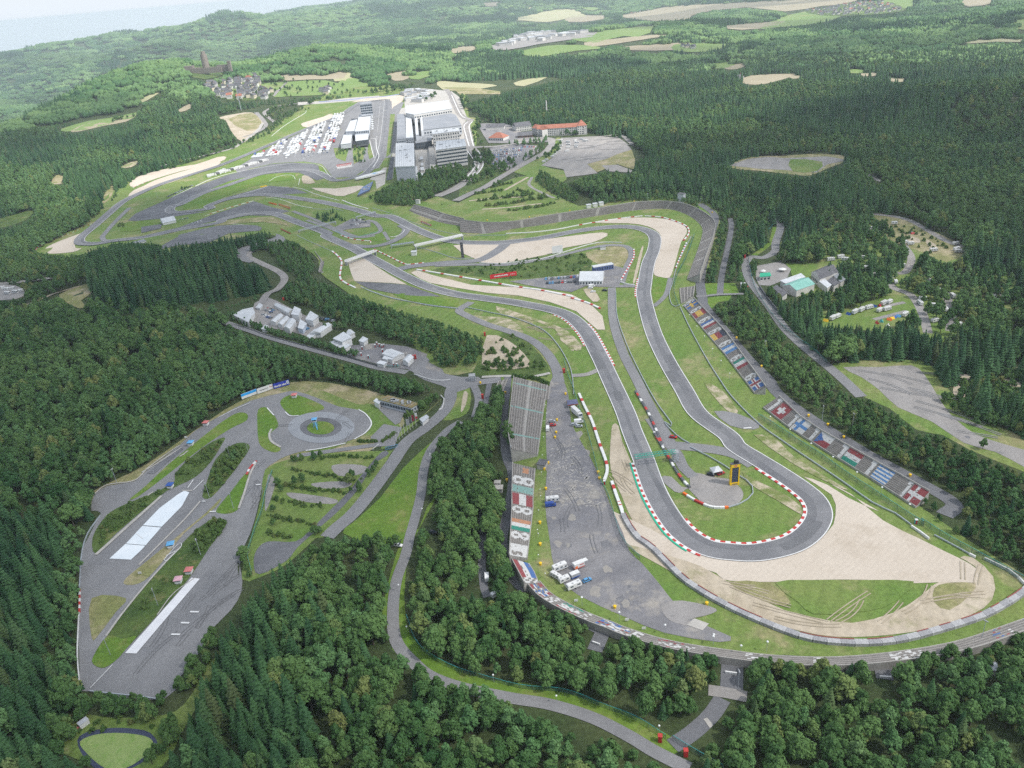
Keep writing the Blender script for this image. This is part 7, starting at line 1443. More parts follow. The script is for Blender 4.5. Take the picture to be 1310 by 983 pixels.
_w.box((2.62, 0, 1.85), (.1, 1.6, .55)); CV_W = mesh_of('windows', _w, m_glass); _t = MB(); _t.bar((2.6, .5, .5), (3.9, 0, .5), .06); _t.bar((2.6, -.5, .5), (3.9, 0, .5), .06); CV_T = mesh_of('drawbar', _t, m_dgrey)
def caravan(label, p, rz, group=None, sc=1, sx=1):
    t = thing('caravan', label, 'caravan', (p.x, p.y, p.z+GZ), rz, group); t.scale = (sc*sx, sc, sc); attach(t, 'body', CV_B); attach(t, 'windows', CV_W); attach(t, 'drawbar', CV_T); attach(t, 'roof_hatch', MH_H, (0, 0, -.25)); wheels(t, (-.2,), 1.0); return t
VB = {c: mesh_of('body', boxy([(-2.6, .4), (-2.65, 2.1), (-2.5, 2.3), (1.2, 2.3), (1.7, 2.1), (2.2, 1.3), (2.75, 1.1), (2.8, .4)], 2.0, 1.8), CM[c]) for c in ('white', 'blue', 'silver', 'red', 'grey')}; _g = MB(); prism(_g, [(1.72, 2.08), (1.8, 2.1), (2.27, 1.34), (2.2, 1.28)], 1.7)
for s in (-1, 1): _g.box((1.2, s*.97, 1.65), (.9, .1, .5))
VG = mesh_of('windows', _g, m_glass)
def van(label, p, rz, c='white', group=None): t = thing('van', label, 'van', (p.x, p.y, p.z+GZ), rz, group); attach(t, 'body', VB[c]); attach(t, 'windows', VG); wheels(t, (-1.7, 1.9), .9); return t
TB = {}
def truck(label, p, rz, c='white', L_=12.5, group=None):
    if (c, L_) not in TB: b = MB(); b.box((-1.2, 0, 2.55), (L_, 2.5, 3.0)); TB[c, L_] = mesh_of('trailer', b, CM[c] if c != 'white' else m_cwhite)
    t = thing('lorry', label, 'lorry', (p.x, p.y, p.z+GZ), rz, group); attach(t, 'trailer', TB[c, L_]); attach(t, 'cab', CAB, (L_/2+.5, 0, 0)); attach(t, 'cab_glass', CABG, (L_/2+.5, 0, 0)); wheels(t, (-L_/2+.2, -L_/2+1.6, L_/2+.8), 1.05, WHEELB, .48); return t
CAB = mesh_of('cab', boxy([(-1.0, .6), (-1.0, 3.5), (.5, 3.6), (1.0, 2.4), (1.2, .6)], 2.45), m_cwhite); _g = MB(); prism(_g, [(.62, 3.3), (.7, 3.3), (1.1, 2.3), (1.0, 2.2)], 2.2); CABG = mesh_of('cab_glass', _g, m_glass)
_t = MB(); _t.hip((0, 0, 2.6), (6, 6), 1.8, 0, 0, .2); TENT_R = mesh_of('canopy', _t, m_roofw); _t = MB()
for sx in (-1, 1):
    for sy in (-1, 1): _t.box((sx*2.9, sy*2.9, 1.3), (.12, .12, 2.6))
TENT_P = mesh_of('poles', _t, m_grey); _t = MB(); _t.box((0, 2.9, 1.3), (5.8, .06, 2.5)); _t.box((-2.9, 0, 1.3), (.06, 5.8, 2.5)); _t.box((2.9, 0, 1.3), (.06, 5.8, 2.5)); TENT_W = mesh_of('side_walls', _t, m_white)
def tent(label, p, rz, group=None, sc=1, sx=1): t = thing('awning_tent', label, 'tent', (p.x, p.y, p.z+GZ), rz, group); t.scale = (sc*sx, sc, 1 if sc < 1.4 else 1.3); attach(t, 'canopy', TENT_R); attach(t, 'side_walls', TENT_W); attach(t, 'poles', TENT_P); return t
def ang(a, b): A, B_ = flat(*px(a)[0]), flat(*px(b)[0]); d = B_-A; return math.atan2(d.y, d.x)
aN = ang('N 455,410', 'N 575,360')
motorhome('big white motorhome with rounded roof at the back of the group on the worn lot', P1('N 418,268'), aN, sc=1.05); motorhome('white camper facing the verge on the worn lot', P1('N 388,325'), aN+1.9, sc=.85); caravan('cream white caravan in the middle of the group on the worn lot', P1('N 447,352'), aN, sc=.95); caravan('long white caravan at the front of the group on the worn lot', P1('N 515,395'), aN+math.pi, sc=1.02, sx=1.25)
def trailer(label, p, rz, L_, h, mt, mb, extra=None):
    t = thing('box_trailer', label, 'trailer', (p.x, p.y, p.z+GZ), rz); b = MB(); b.box((0, 0, .55+h/2), (L_, 2.2, h)); b.build('box', mt, t); c = MB(); c.box((0, 0, .55+h+.04), (L_+.05, 2.25, .08)); c.build('roof', m_cwhite, t); d = MB(); d.box((0, 0, .75), (L_+.06, 2.28, .5)); d.build('skirt', mb, t); wheels(t, (-.4, .4), 1.0)
    for nm, x0, x1, z0, z1, m in extra or []: e = MB(); e.box(((x0+x1)/2*L_, -1.13, .55+(z0+z1)/2*h), ((x1-x0)*L_, .05, (z1-z0)*h)); e.build(nm, m, t)
    return t
trailer('small grey and blue box trailer beside the caravans', P1('N 520,322'), aN, 4.2, 1.9, m_grey, m_blue); t_ = trailer('white sales trailer with red lettering and orange picture', P1('N 547,255'), aN, 5, 2.4, m_cwhite, m_salmon, letters(.0, .42, .55, .75, 6, m_red)+[('orange_picture', -.45, -.2, .08, .6, m_orange)]); q = MB(); q.box((3.4, 0, 2.9), (2, 2, .12)); q.build('flap', m_cwhite, t_)
car('blue and white car in front of the caravans', P1('N 606,350'), aN, 'light_blue'); motorhome('white motorhome beside the blue awning van', P1('M 715,592'), 0.05, sc=1.0); van('blue van with open awning on the worn lot', P1('M 690,640'), 0.05, 'blue'); van('white van on the verge of the tall grandstand', P1('L 662,740'), 1.45, 'white'); car('silver car above the red car on the worn lot', P1('L 705,660'), 0, 'silver'); car('red car on the worn lot beside the white van', P1('L 712,700'), 0, 'red')
truck('white lorry behind the dark blue awning on the worn lot', P1('L 965,590'), -1.2, 'white', 8); van('white van at the right edge of the worn lot', P1('L 985,668'), 0, 'white'); car('silver estate car left of the white van row', P1('L 935,695'), 0, 'silver'); car('light grey car below the white van row', P1('L 990,712'), 0, 'silver')
def awning():
    p = P1('L 920,490'); t = thing('team_awning', 'dark blue awning stand with red stripe on the worn lot', 'awning', (p.x, p.y, .3), .05); b = MB(); b.hip((0, 0, 2.8), (6, 5.5), .9, 0, 0, .3); b.build('canopy', mat('awning_blue', (.12, .13, .22)), t); c = MB(); c.box((0, -2.9, 2.55), (6.4, .1, .5)); c.build('stripe', m_red, t); d = MB()
    for sx in (-1, 1):
        for sy in (-1, 1): d.box((sx*2.8, sy*2.6, 1.4), (.12, .12, 2.8))
    d.build('poles', m_white, t)
awning()
tent('white pavilion tent on the hairpin pad', P1('U 636,312'), .2, sc=.8); car('black car beside the white pavilion', P1('U 606,322'), -.5, 'black'); car('small orange vehicle at the back of the white pavilion', P1('U 665,315'), .4, 'red'); car('red and white rescue car on the inner service road', P1('U 380,98'), -.4, 'red'); car('white car parked at the lane fork', P1('X 280,910'), -.4, 'white'); car('black car under the trees beside the cross road', P1('X 437,852'), -.5, 'black'); van('white van in the lane between the tree rows', P1('H 560,270'), 1.6, 'white'); van('white van with blue flatbed in the tree lane', P1('H 597,335'), .6, 'white'); car('dark car at the end of the tree lane', P1('H 645,368'), -.6, 'grey')
for i, (s, c, k) in enumerate((('T 640,425', 'white', 0), ('T 652,440', 'white', .2), ('T 700,435', 'black', -.3), ('T 655,398', 'light_blue', 0))): car(('white car nearest the marquee', 'white car below the marquee', 'black car right of the marquee lawn', 'light blue car beside the marquee wall')[i], P1(s), k, c)
van('pink and white van below the marquee', P1('T 645,418'), 0, 'white')
cols = list(CARC)
def car_rows(rows, phrase, group, colw=('white', 'silver', 'black', 'blue', 'grey', 'silver', 'red', 'white', 'grey', 'light_blue')):
    for s, n, rot in rows:
        P = smooth(pts(s), 8) if len(px(s)) > 2 else [P_ for P_ in pts(s)]; L_ = [P[0].lerp(P[-1], i/(n-1)) for i in range(n)] if len(P) == 2 else [P[int(i*(len(P)-1)/(n-1))] for i in range(n)]
        d = L_[-1]-L_[0]; a = math.atan2(d.y, d.x)+rot
        for p in L_:
            c = random.choice(colw); car(c.replace('_', ' ')+' car parked in '+phrase, p+Vector((random.uniform(-.3, .3), random.uniform(-.3, .3), 0)), a+random.choice((0, math.pi))+random.uniform(-.05, .05), c, group)
car_rows((('T 454,386 T 586,377', 11, 1.5), ('T 458,404 T 574,398', 10, 1.5)), 'the two rows left of the marquee', 'cars in two rows on the hill lot')
car_rows([('Q %d,%d Q %d,%d' % (178+k*1, 500+k*17, 400-k*4 if k < 5 else 390-k*10, 478+k*16), 15 if k < 5 else 12, 1.57) for k in range(8)], 'the crowded hotel car park', 'cars in the hotel car park', ('white', 'silver', 'white', 'blue', 'grey', 'silver', 'red', 'white', 'black', 'light_blue')); car_rows((('Q 410,470 Q 510,470', 7, 1.57), ('Q 420,500 Q 440,560', 5, 0)), 'the crowded hotel car park', 'cars in the hotel car park')
car_rows((('Q 110,195 Q 240,190', 12, 1.57), ('Q 130,215 Q 220,212', 8, 1.57)), 'the lot below the spruce wood', 'cars in the upper car park'); car_rows((('O 650,830 O 900,800', 12, 1.57), ('O 660,870 O 760,865', 5, 1.57)), 'the yard under the office block', 'cars below the office block'); car_rows((('O 1180,300 O 1290,270', 7, 1.57), ('O 1200,330 O 1290,350', 5, 1.57)), 'the roundabout lot', 'cars at the roundabout'); car_rows((('c 1150,520 c 1250,500', 8, 1.57), ('c 1160,490 c 1240,480', 7, 1.57)), 'the yard inside the short link', 'cars in the short link yard', ('black', 'black', 'grey', 'white', 'silver')); car_rows((('b 915,225 b 1075,150', 12, 1.57),), 'the row behind the long white wall', 'cars behind the long white wall', ('black', 'grey', 'black', 'silver')); car_rows((('c 85,510 c 140,495', 4, 1.57), ('b 1000,380 b 1050,370', 4, 1.57)), 'the strip beside the far marquee', 'cars by the far marquee')
car_rows((('R 228,132 R 275,150', 6, 1.2), ('R 222,160 R 260,180', 5, 1.2), ('R 240,120 R 285,135', 5, 1.2), ('R 560,180 R 640,195', 5, 1.4), ('R 430,235 R 480,245', 4, 1.4)), 'the works yard among the sheds', 'cars in the works yard')
def campers(spots, phrase, group, rots=None):
    for i, s in enumerate(spots):
        p = P1(s); r_ = random.uniform(-.6, .6) if rots is None else rots+random.uniform(-.2, .2); k = random.random()
        (motorhome if k < .45 else caravan)(('white motorhome' if k < .45 else 'white caravan')+' pitched on '+phrase, p, r_, group, 1.0)
campers(['V %s' % a for a in ('445,528', '465,520', '575,490', '608,480', '545,500', '655,493', '690,487', '675,460', '700,455', '772,512')], 'the campsite lawn among spruces', 'campers on the campsite lawn', .5)
campers(['V %s' % a for a in ('460,208', '575,252', '435,262', '480,250', '500,262', '278,245', '358,95', '663,128')], 'the clearing above the campsite house', 'campers above the campsite house')
campers(['V %s' % a for a in ('722,97', '640,155', '795,190', '770,185', '900,220', '1000,190', '1005,215', '1015,225', '755,290', '722,300')], 'the upper campsite clearing', 'campers on the upper clearing')
campers(['V %s' % a for a in ('835,410', '837,460', '930,405', '955,490', '992,505', '728,365', '690,345', '598,350', '1198,495', '1300,505', '985,428')], 'the lanes of the wooded campsite', 'campers along the campsite lanes', 1.4)
campers(['V %s' % a for a in ('420,110', '510,80', '560,110', '620,120', '700,205', '590,300', '680,290', '545,330', '870,360', '890,470', '1040,440', '1085,400', '1120,470', '1060,520', '1160,430', '1230,450', '1010,560', '905,540', '850,440', '640,330')], 'the wooded campsite between tree clumps', 'campers between the campsite trees')
def pup(label, s, c, w=2.4):
    p = P1(s); t = thing('small_tent', label, 'tent', p, random.uniform(0, 3), 'small tents on the campsite lawn'); b = MB(); b.gable((0, 0, .1), (3.2, w), 1.6, 0, 0, 0); b.build('fly_sheet', c, t); d = MB(); d.box((1.62, 0, .6), (.05, .8, 1.0)); d.build('door_flap', m_dgrey, t)
for i, (s, c, n) in enumerate((('V 412,535', m_yellow, 'yellow'), ('V 515,505', m_blue, 'dark blue'), ('V 540,497', m_lblue, 'light blue'), ('V 632,470', m_blue, 'blue'), ('V 655,467', m_red, 'red'), ('V 645,545', m_red, 'red'), ('V 665,538', m_teal, 'teal'), ('V 700,530', m_orange, 'orange'), ('V 712,525', m_yellow, 'yellow'), ('V 722,520', m_blue, 'blue'), ('V 742,515', m_lblue, 'pale blue'), ('V 692,558', m_white, 'white'), ('V 780,558', m_white, 'white'), ('V 692,332', m_orange, 'orange'), ('V 712,338', m_white, 'white'), ('V 795,137', m_lblue, 'light blue'), ('V 805,140', m_red, 'red'))): pup(n+' tent pitched near the campers'+(' at the lawn edge' if i < 6 else ' in the lower row' if i < 13 else ' beside the lane' if i < 15 else ' on the upper clearing'), s, c)
campers(['Q %s' % a for a in ('700,425', '698,465', '690,485', '680,505', '665,520', '650,535', '635,548', '590,572', '570,585', '755,435', '758,455', '757,475', '748,505', '810,425', '822,440', '818,460', '815,475', '860,415', '880,428', '895,425')], 'the gravel car park before the hotel', 'campers on the gravel car park')
campers(['D %s' % a for a in ('10,135', '25,140', '45,138', '60,150', '30,155', '80,145')], 'the pitch at the far left edge', 'campers at the far left edge')
for i in range(8): caravan('white caravan in the row above the far left loop', P1('b %d,%d' % (1195+i*14, 92-i*7)), .3, 'caravans above the far left loop')
# paddock: rows of race lorries and team tents
def paddock():
    poly = px('P 60,655 200,640 430,625 640,570 690,510 770,320 800,240 690,250 660,300 490,375 400,440 270,470 140,550 20,590 0,640'); A, B_ = flat(*px('P 700,560')[0]), flat(*px('P 800,260')[0]); d = (B_-A).normalized(); e = Vector((-d.y, d.x, 0)); n = 0
    a0 = math.atan2(d.y, d.x); c0 = P1('P 640,570')
    def inside(u, v):
        c = False
        for (x0, y0), (x1, y1) in zip(poly, poly[1:]+poly[:1]):
            if (y0 > v) != (y1 > v) and u < x0+(v-y0)/(y1-y0)*(x1-x0): c = not c
        return c
    spots = []
    for i in range(-8, 46):
        for j in range(0, 70):
            if j % 5 == 4: continue
            p = c0+d*(i*15.5-10)+e*(j*5.6-6); U_, V_ = proj(tuple(p))
            if inside(float(U_), float(V_)): spots.append((p, j, i))
    random.shuffle(spots); k = {'tent': 0, 'lorry': 0, 'van': 0, 'camper': 0, 'car': 0}
    for p, j, i in spots:
        q = random.random(); w_ = 'the crowded paddock behind the pits'
        front = i < 2
        if front and q < .75:
            for dd in (-4.5, 0, 4.5): c = random.choice(('white', 'white', 'silver', 'black', 'grey', 'blue', 'white')); car(c+' car in the front rows of '+w_, p+d*dd, a0+1.57, c, 'cars in the paddock')
        elif q < .52: c = random.choice(('white',)*9+('silver', 'blue', 'red', 'black')); truck(c+' race lorry in '+w_, p+Vector((random.uniform(-.5, .5), 0, 0)), a0+random.choice((0, math.pi)), c, random.choice((11, 12.5)), 'race lorries in the paddock'); k['lorry'] += 1
        elif q < .90: tent('white team tent between lorries in '+w_, p, a0, 'team tents in the paddock', 1.0, 2.1)
        elif q < .95: motorhome('white motorhome among the lorries in '+w_, p, a0, 'motorhomes in the paddock', 1.05)
        else: van('white van among the lorries in '+w_, p, a0, 'white', 'vans in the paddock')
    return len(spots)
print('paddock spots', paddock())
# a second strip of lorries along the back of the white wall
for i in range(12): truck(('white', 'dark')[i % 3 == 1]+' race lorry in the strip behind the long white wall', P1('c %d,%d' % (215+i*32, 190-i*9)), .45, ('white', 'grey')[i % 3 == 1], 11, 'lorries behind the long white wall')
for i in range(9): tent('white tent in the pit lane row beside the straight', P1('d %d,%d' % (905-i*1, 540-i*22)), 1.4, 'pit lane tents', .8)
for i in range(6): truck('white lorry at the end of the white hall', P1('O %d,%d' % (520+i*22, 130-i*3)), 1.5, 'white', 11, 'lorries behind the white hall')
# ------------------------------------------------------------------ street furniture
LAMPG = mat('lamp_head', (.72, .73, .72), rough=.4)
_b = MB(); _b.cyl((0, 0, 0), .07, 5.2, 6, 0, .05); LP = mesh_of('post', _b, m_steel); _b = MB(); _b.cyl((0, 0, 5.1), .50, .28, 10, 0, .30); LH = mesh_of('lamp_head', _b, LAMPG)
def lamp(s, where, sc=1): p = P1(s); t = thing('street_lamp', 'slim lamp with round white head '+where, 'street lamp', p, 0, 'street lamps '+where); t.scale = (sc,)*3; attach(t, 'post', LP); attach(t, 'lamp_head', LH)
for s in 'K 80,235|K 217,325|K 363,425|K 515,520|K 681,628|K 855,735|K 1047,855'.split('|'): lamp(s, 'below the lower right stand')
for s in 'J 110,235|J 180,330|J 256,450|J 336,555|J 420,690|J 508,815|J 600,950'.split('|'): lamp(s, 'below the upper right stand', .9)
for s in 'N 572,525|N 832,630|N 1150,720|Z 915,450|a 98,568|a 307,590|a 205,605'.split('|'): lamp(s, 'along the curved bottom stand')
for s in 'X 425,520|X 390,770|H 227,320|H 258,480|H 586,665|H 826,745|H 1215,860|E 346,790'.split('|'): lamp(s, 'beside the narrow lane', .8)
for s in 'M 608,150|M 598,330|M 585,510|M 590,580|M 568,730|M 557,935|L 638,520|L 650,610|L 626,690|L 620,860|N 268,50|N 268,200|N 316,330'.split('|'): lamp(s, 'on the verge beside the worn lot', .6)
_b = MB(); _b.cyl((0, 0, 0), .14, 9.5, 6, 0, .08); MP = mesh_of('mast', _b, m_steel); _b = MB(); _b.box((0, 0, 9.5), (1.6, .3, .35)); MHd = mesh_of('floodlight', _b, m_grey)
for s, wh in (('W 600,362', 'on the shrub island'), ('W 510,540', 'at the end of the shrub island'), ('W 617,590', 'on the grass wedge'), ('W 472,795', 'between the slab lanes'), ('G 602,372', 'beside the long white slab'), ('G 422,562', 'at the lower end of the long slab'), ('G 765,180', 'on the upper shrub strip'), ('W 102,477', 'at the forest edge left of the lanes'), ('W 680,335', 'at the tip of the shrub island'), ('b 850,235', 'behind the long white wall'), ('b 297,600', 'at the far left hairpin'), ('b 808,358', 'on the dark runoff'), ('K 445,210', 'above the lower right stand'), ('K 655,265', 'in the belt above the lower right stand'), ('J 968,680', 'in the belt above the upper right stand'), ('M 290,165', 'at the corner of the painted stand'), ('T 1100,85', 'behind the bend stand'), ('T 880,62', 'on the rim of the bend stand'), ('a 1143,545', 'at the bottom right stand'), ('a 195,740', 'at the bottom road opening')):
    p = P1(s); t = thing('light_mast', 'tall thin light mast '+wh, 'light mast', p, random.uniform(0, 3), 'light masts'); attach(t, 'mast', MP); attach(t, 'floodlight', MHd)
_b = MB(); _b.cyl((0, 0, 0), .42, 1.15, 10, 0, .55); BN = mesh_of('bin_body', _b, m_yellow); _b = MB(); _b.cyl((0, 0, 1.15), .60, .18, 10, 0, .3); BL_ = mesh_of('lid', _b, m_yellow)
for s, wh in (('E 630,532', 'at the back of the tall grandstand'), ('E 636,866', 'by the little lawn'), ('L 758,645', 'on the worn lot beside the silver car'), ('L 738,828', 'at the verge corner of the worn lot'), ('L 848,372', 'at the top of the worn lot'), ('L 750,775', 'below the red car'), ('L 866,455', 'left of the dark blue awning'), ('M 665,195', 'right of the pump house'), ('M 626,258', 'under the pump house'), ('M 642,466', 'on the verge above the blue van'), ('M 580,822', 'on the verge below the blue van'), ('M 1188,293', 'upper one at the end of the tyre wall'), ('M 1203,356', 'lower one at the end of the tyre wall'), ('N 279,98', 'on the verge beside the white block'), ('N 281,236', 'on the verge beside the striped block'), ('N 800,538', 'alone on the lower worn lot'), ('Z 886,282', 'beside the grey tyre wall'), ('J 672,522', 'on the lane above the German flag'), ('J 933,820', 'on the lane above the Italian flag'), ('K 350,182', 'on the lane above the Swiss flag'), ('K 485,245', 'on the lane by the tall mast'), ('K 596,332', 'on the lane above the Czech flag'), ('K 1059,600', 'on the lane above the Danish flag'), ('T 823,62', 'on the rim above the gravel trap'), ('T 384,128', 'on the rim left of the box vans'), ('T 553,101', 'on the rim beside the box vans'), ('T 207,141', 'on the rim at the terraced campsite'), ('T 1150,108', 'at the right corner of the bend stand'), ('Z 716,600', 'in the belt under the bottom stand'), ('X 648,180', 'at the yard gate')):
    p = P1(s); t = thing('waste_bin', 'yellow waste bin '+wh, 'waste bin', p, 0, 'yellow waste bins'); attach(t, 'bin_body', BN); attach(t, 'lid', BL_); t.scale = (1.25,)*3
_b = MB(); _b.box((0, 0, 1.15), (1.1, 1.1, 2.3)); RB = mesh_of('cabin', _b, m_red); _b = MB(); _b.box((0, 0, 2.38), (1.25, 1.25, .16)); RR = mesh_of('roof', _b, m_red); _b = MB(); _b.box((0, -.57, 1.1), (.8, .05, 1.9)); RD = mesh_of('door', _b, paint('dark_red', (.35, .02, .02))); BB = mesh_of('cabin', MB(), m_blue); _b = MB(); _b.box((0, 0, 1.15), (1.1, 1.1, 2.3)); BB = mesh_of('cabin', _b, m_teal); _b = MB(); _b.box((0, 0, 2.38), (1.2, 1.2, .2)); BR = mesh_of('roof', _b, m_white)
def booth(s, label, body=RB, roof=RR, door=RD, sc=1, cat='toilet cabin', nm='toilet_cabin'): p = P1(s); t = thing(nm, label, cat, p, random.uniform(-.3, .3), 'portable cabins'); t.scale = (sc,)*3; attach(t, 'cabin', body); attach(t, 'roof', roof); attach(t, 'door', door)
for s, wh in (('Z 686,868', 'on the lane verge at the bottom'), ('Z 796,930', 'beside the lane end at the bottom right'), ('X 658,246', 'upper one at the gate road fence'), ('X 645,297', 'lower one at the gate road fence'), ('J 785,8', 'at the side lane crossing'), ('J 826,84', 'below the side lane crossing'), ('V 175,95', 'beside the cycle path'), ('V 45,250', 'at the bend of the campsite road'), ('L 830,140', 'at the service road gate'), ('S 690,85', 'at the head of the bend stand'), ('E 552,313', 'at the end of the leafy strip'), ('R 1115,420', 'left one beside the white tent'), ('R 1130,418', 'right one beside the white tent'), ('R 342,72', 'at the yard entrance'), ('b 600,585', 'by the far container')): booth(s, 'red portable cabin '+wh, cat='cabin', nm='red_cabin', sc=1.25)
for s, wh in (('a 888,92', 'at the white wall of the hairpin gravel'), ('R 812,362', 'left one in the toilet yard'), ('R 850,415', 'by the yard fence'), ('R 806,400', 'at the hedge of the toilet yard'), ('R 900,335', 'back row left'), ('R 915,345', 'back row middle'), ('R 930,352', 'back row right'), ('R 942,348', 'end of the back row'), ('R 890,350', 'front of the back row'), ('R 935,378', 'beside the wide tent'), ('R 1020,465', 'at the lower fence corner'), ('R 1000,462', 'at the lower fence'), ('R 1095,440', 'beside the red cabins'), ('M 1255,410', 'at the end of the white tyre wall'), ('R 760,402', 'in the hedge gap')): booth(s, 'teal portable toilet with white roof '+wh, BB, BR, RD)
# flagpoles
for i, (a, b) in enumerate((('272,440', '269,396'), ('285,430', '281,385'), ('297,420', '292,375'), ('309,408', '304,362'), ('322,397', '318,350'), ('333,387', '330,335'), ('345,378', '342,325'), ('360,368', '357,312'))):
    p = P1('X '+a); h = 9; t = thing('flagpole', ('tall bare flagpole, number %d from the left' % (i+1)) if i < 4 else ('flagpole with '+('grey', 'dark', 'dark red', 'red and white')[i-4]+' banner beside the training building'), 'flagpole', p, 0, 'flagpoles by the training building'); 
    if i < 4: t['label'] = ('bare white flagpole furthest from the white cabin', 'second bare flagpole of the row by the drive', 'third bare flagpole of the row by the drive', 'bare flagpole next to the grey banner')[i]
    bb = MB(); bb.cyl((0, 0, 0), .12, h, 8, 0, .06); bb.build('pole', m_white, t)
    if i >= 4:
        f = MB(); f.box((.75, 0, h-2.3), (1.3, .08, 4.2)); f.build('banner', (m_grey, m_dgrey, paint('wine', (.25, .03, .05)), m_white)[i-4], t)
        if i == 7: f = MB(); f.box((.75, -.06, h-3.4), (1.3, .05, 1.6)); f.build('red_field', m_red, t)
gate = thing('barrier_gate', 'white swing barrier at the drive of the training centre', 'gate', P1('R 895,950'), 1.0); _b = MB(); _b.box((0, 0, 1), (6, .15, .25)); _b.build('arm', m_white, gate); _b = MB(); _b.box((-3, 0, .6), (.4, .4, 1.2)); _b.build('post', m_grey, gate)
gate = thing('entrance_gate', 'pale blue sliding gate across the drive', 'gate', P1('X 250,470'), .35); _b = MB()
for i in range(9): _b.box((-3.6+i*.9, 0, .9), (.1, .1, 1.7))
_b.build('bars', m_lblue, gate); _b = MB(); _b.box((0, 0, 1.75), (7.4, .12, .14)); _b.box((0, 0, .2), (7.4, .12, .14)); _b.build('rails', m_lblue, gate)
for i, (a, b) in enumerate((('Z 396,446', 'Z 428,458'), ('Z 965,575', 'Z 1015,582'), ('a 747,693', 'a 792,696'), ('Z 745,570', 'Z 805,580'))): wall(('left', 'middle', 'right', 'half hidden')[i]+' white road barrier below the curved bottom stand', a+' '+b, m_white, 1.1, .5, 'road_barrier')
# small marks: white signs on the verge, goal frame
for i, (s, wh) in enumerate((('N 885,632', 'upper one below the worn lot'), ('N 1003,692', 'lower one below the worn lot'), ('N 530,498', 'small one at the striped stand'), ('W 408,282', 'at the forest edge'), ('G 535,255', 'on the grass beside the wet slab'), ('W 487,565', 'on the lawn tip above the wet slabs'))): 
    p = P1(s); t = thing('sign_board', 'small white sign board '+wh, 'sign', p, 0, 'small white signs'); _b = MB(); _b.box((0, 0, 1.3), (1.6, .12, 1.2)); _b.build('board', m_white, t); _b = MB(); _b.box((0, .1, .4), (.12, .1, .8)); _b.build('post', m_grey, t)
# pond
surf('pond_bank', m_grass, 0, 'G 200,830 280,780 420,800 620,790 700,750 760,660 800,580 830,590 760,740 690,860 640,960 560,1000 300,960 200,900', 2); surf('pond_liner', mat('pond_liner', (.035, .045, .085), (.05, .06, .10), rough=.4), 1, 'G 295,885 340,852 440,838 550,848 590,875 598,905 570,950 480,1000 380,1000 320,950', 3); surf('pond_water', mat('pond_algae', (.205, .285, .085), (.245, .32, .105), scale=.15, rough=.45, c3=(.17, .28, .06), scale3=.4), 2, 'G 305,892 360,866 440,858 520,864 570,878 584,905 555,945 480,992 400,992 330,935', 3)
p = P1('G 322,828'); t = thing('pump_cabin', 'small white and red pump cabin above the pond', 'cabin', p, .9); _b = MB(); _b.box((0, 0, 1.1), (3.4, 2, 2.2)); _b.build('walls', m_white, t); _b = MB(); _b.box((-2.6, 0, .4), (1.6, 2, .8)); _b.build('red_crate', m_salmon, t); _b = MB(); _b.box((0, 0, 2.28), (3.6, 2.2, .16)); _b.build('roof', m_facade, t)

# ------------------------------------------------------------------ haze
def haze():
    b = MB(); b.box((0, 0, (-760+CAM_H+6)/2), (23400, 23400, CAM_H+6+760)); 
    m = bpy.data.materials.new('haze_air'); m.use_nodes = True; N = m.node_tree.nodes; N.remove(N['Principled BSDF'])
    v = N.new('ShaderNodeVolumePrincipled'); v.inputs['Color'].default_value = (.80, .91, 1.0, 1); v.inputs['Density'].default_value = HAZE; v.inputs['Anisotropy'].default_value = .2
    m.node_tree.links.new(v.outputs[0], N['Material Output'].inputs['Volume'])
    o = b.build('haze', m); o['kind'] = 'stuff'
HAZE = 0.00007
haze()
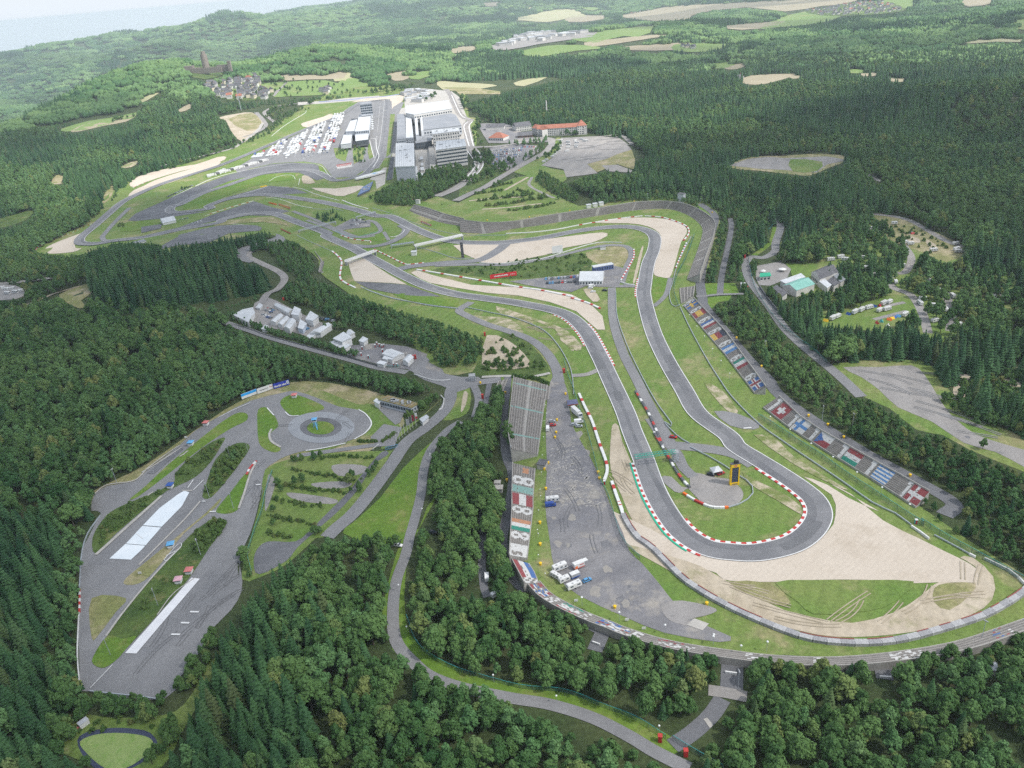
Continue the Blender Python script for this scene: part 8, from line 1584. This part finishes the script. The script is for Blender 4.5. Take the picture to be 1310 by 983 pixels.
# ------------------------------------------------------------------ unseen cloud deck added far above the haze to shade the ground; gaps pass sun
def shade_clouds():
    m = bpy.data.materials.new('shade_cloud_veil'); m.use_nodes = True; N = m.node_tree.nodes; Lk = m.node_tree.links; N.remove(N['Principled BSDF'])
    tr = N.new('ShaderNodeBsdfTransparent'); tl = N.new('ShaderNodeBsdfTranslucent'); tl.inputs['Color'].default_value = (.95, .95, .95, 1); mix = N.new('ShaderNodeMixShader'); mix.inputs[0].default_value = .30
    Lk.new(tr.outputs[0], mix.inputs[1]); Lk.new(tl.outputs[0], mix.inputs[2]); Lk.new(mix.outputs[0], N['Material Output'].inputs['Surface'])
    bm = bmesh.new(); bmesh.ops.create_icosphere(bm, subdivisions=4, radius=1); V = [tuple(v.co) for v in bm.verts]; F = [tuple(v.index for v in f.verts) for f in bm.faces]; bm.free()
    Zc = 1500.0; kx, ky = sdir.x/sdir.z*Zc, sdir.y/sdir.z*Zc; r_ = random.Random(3)
    # where each cloud's shadow lies on the ground: x, y, half width, half depth
    L_ = [(150, 420, 1050, 780), (-550, 420, 500, 650), (1000, 950, 700, 480), (1500, 2000, 420, 260), (650, 2150, 420, 230), (1100, 3000, 620, 260), (2300, 2700, 520, 360), (2500, 4300, 800, 360), (900, 4600, 800, 420), (-1250, 1720, 420, 260),
          (-1550, 3350, 420, 260), (-2500, 4200, 620, 260), (-900, 4300, 420, 240), (-1700, 5400, 900, 330), (-300, 5600, 600, 300), (-3300, 6200, 900, 420), (400, 6800, 1100, 420), (-1700, 7600, 1200, 420), (2400, 6800, 1100, 500), (-4300, 8200, 900, 500), (-300, 9300, 1500, 500)]
    for i, (x, y, a, b) in enumerate(L_):
        vs = []
        for v in V:
            w_ = 1+.22*math.sin(v[0]*6+i)*math.cos(v[1]*5-i)+.13*math.sin(v[0]*13+v[1]*11+i*2)+.07*math.sin(v[1]*27+v[0]*23)
            vs.append((v[0]*a*w_, v[1]*b*w_, max(v[2], -.35)*120*w_))
        o = mobj('shade_cloud', vs, F, m, smoothed=True); o.location = (x+kx, y+ky, Zc); o['kind'] = 'structure'
shade_clouds()
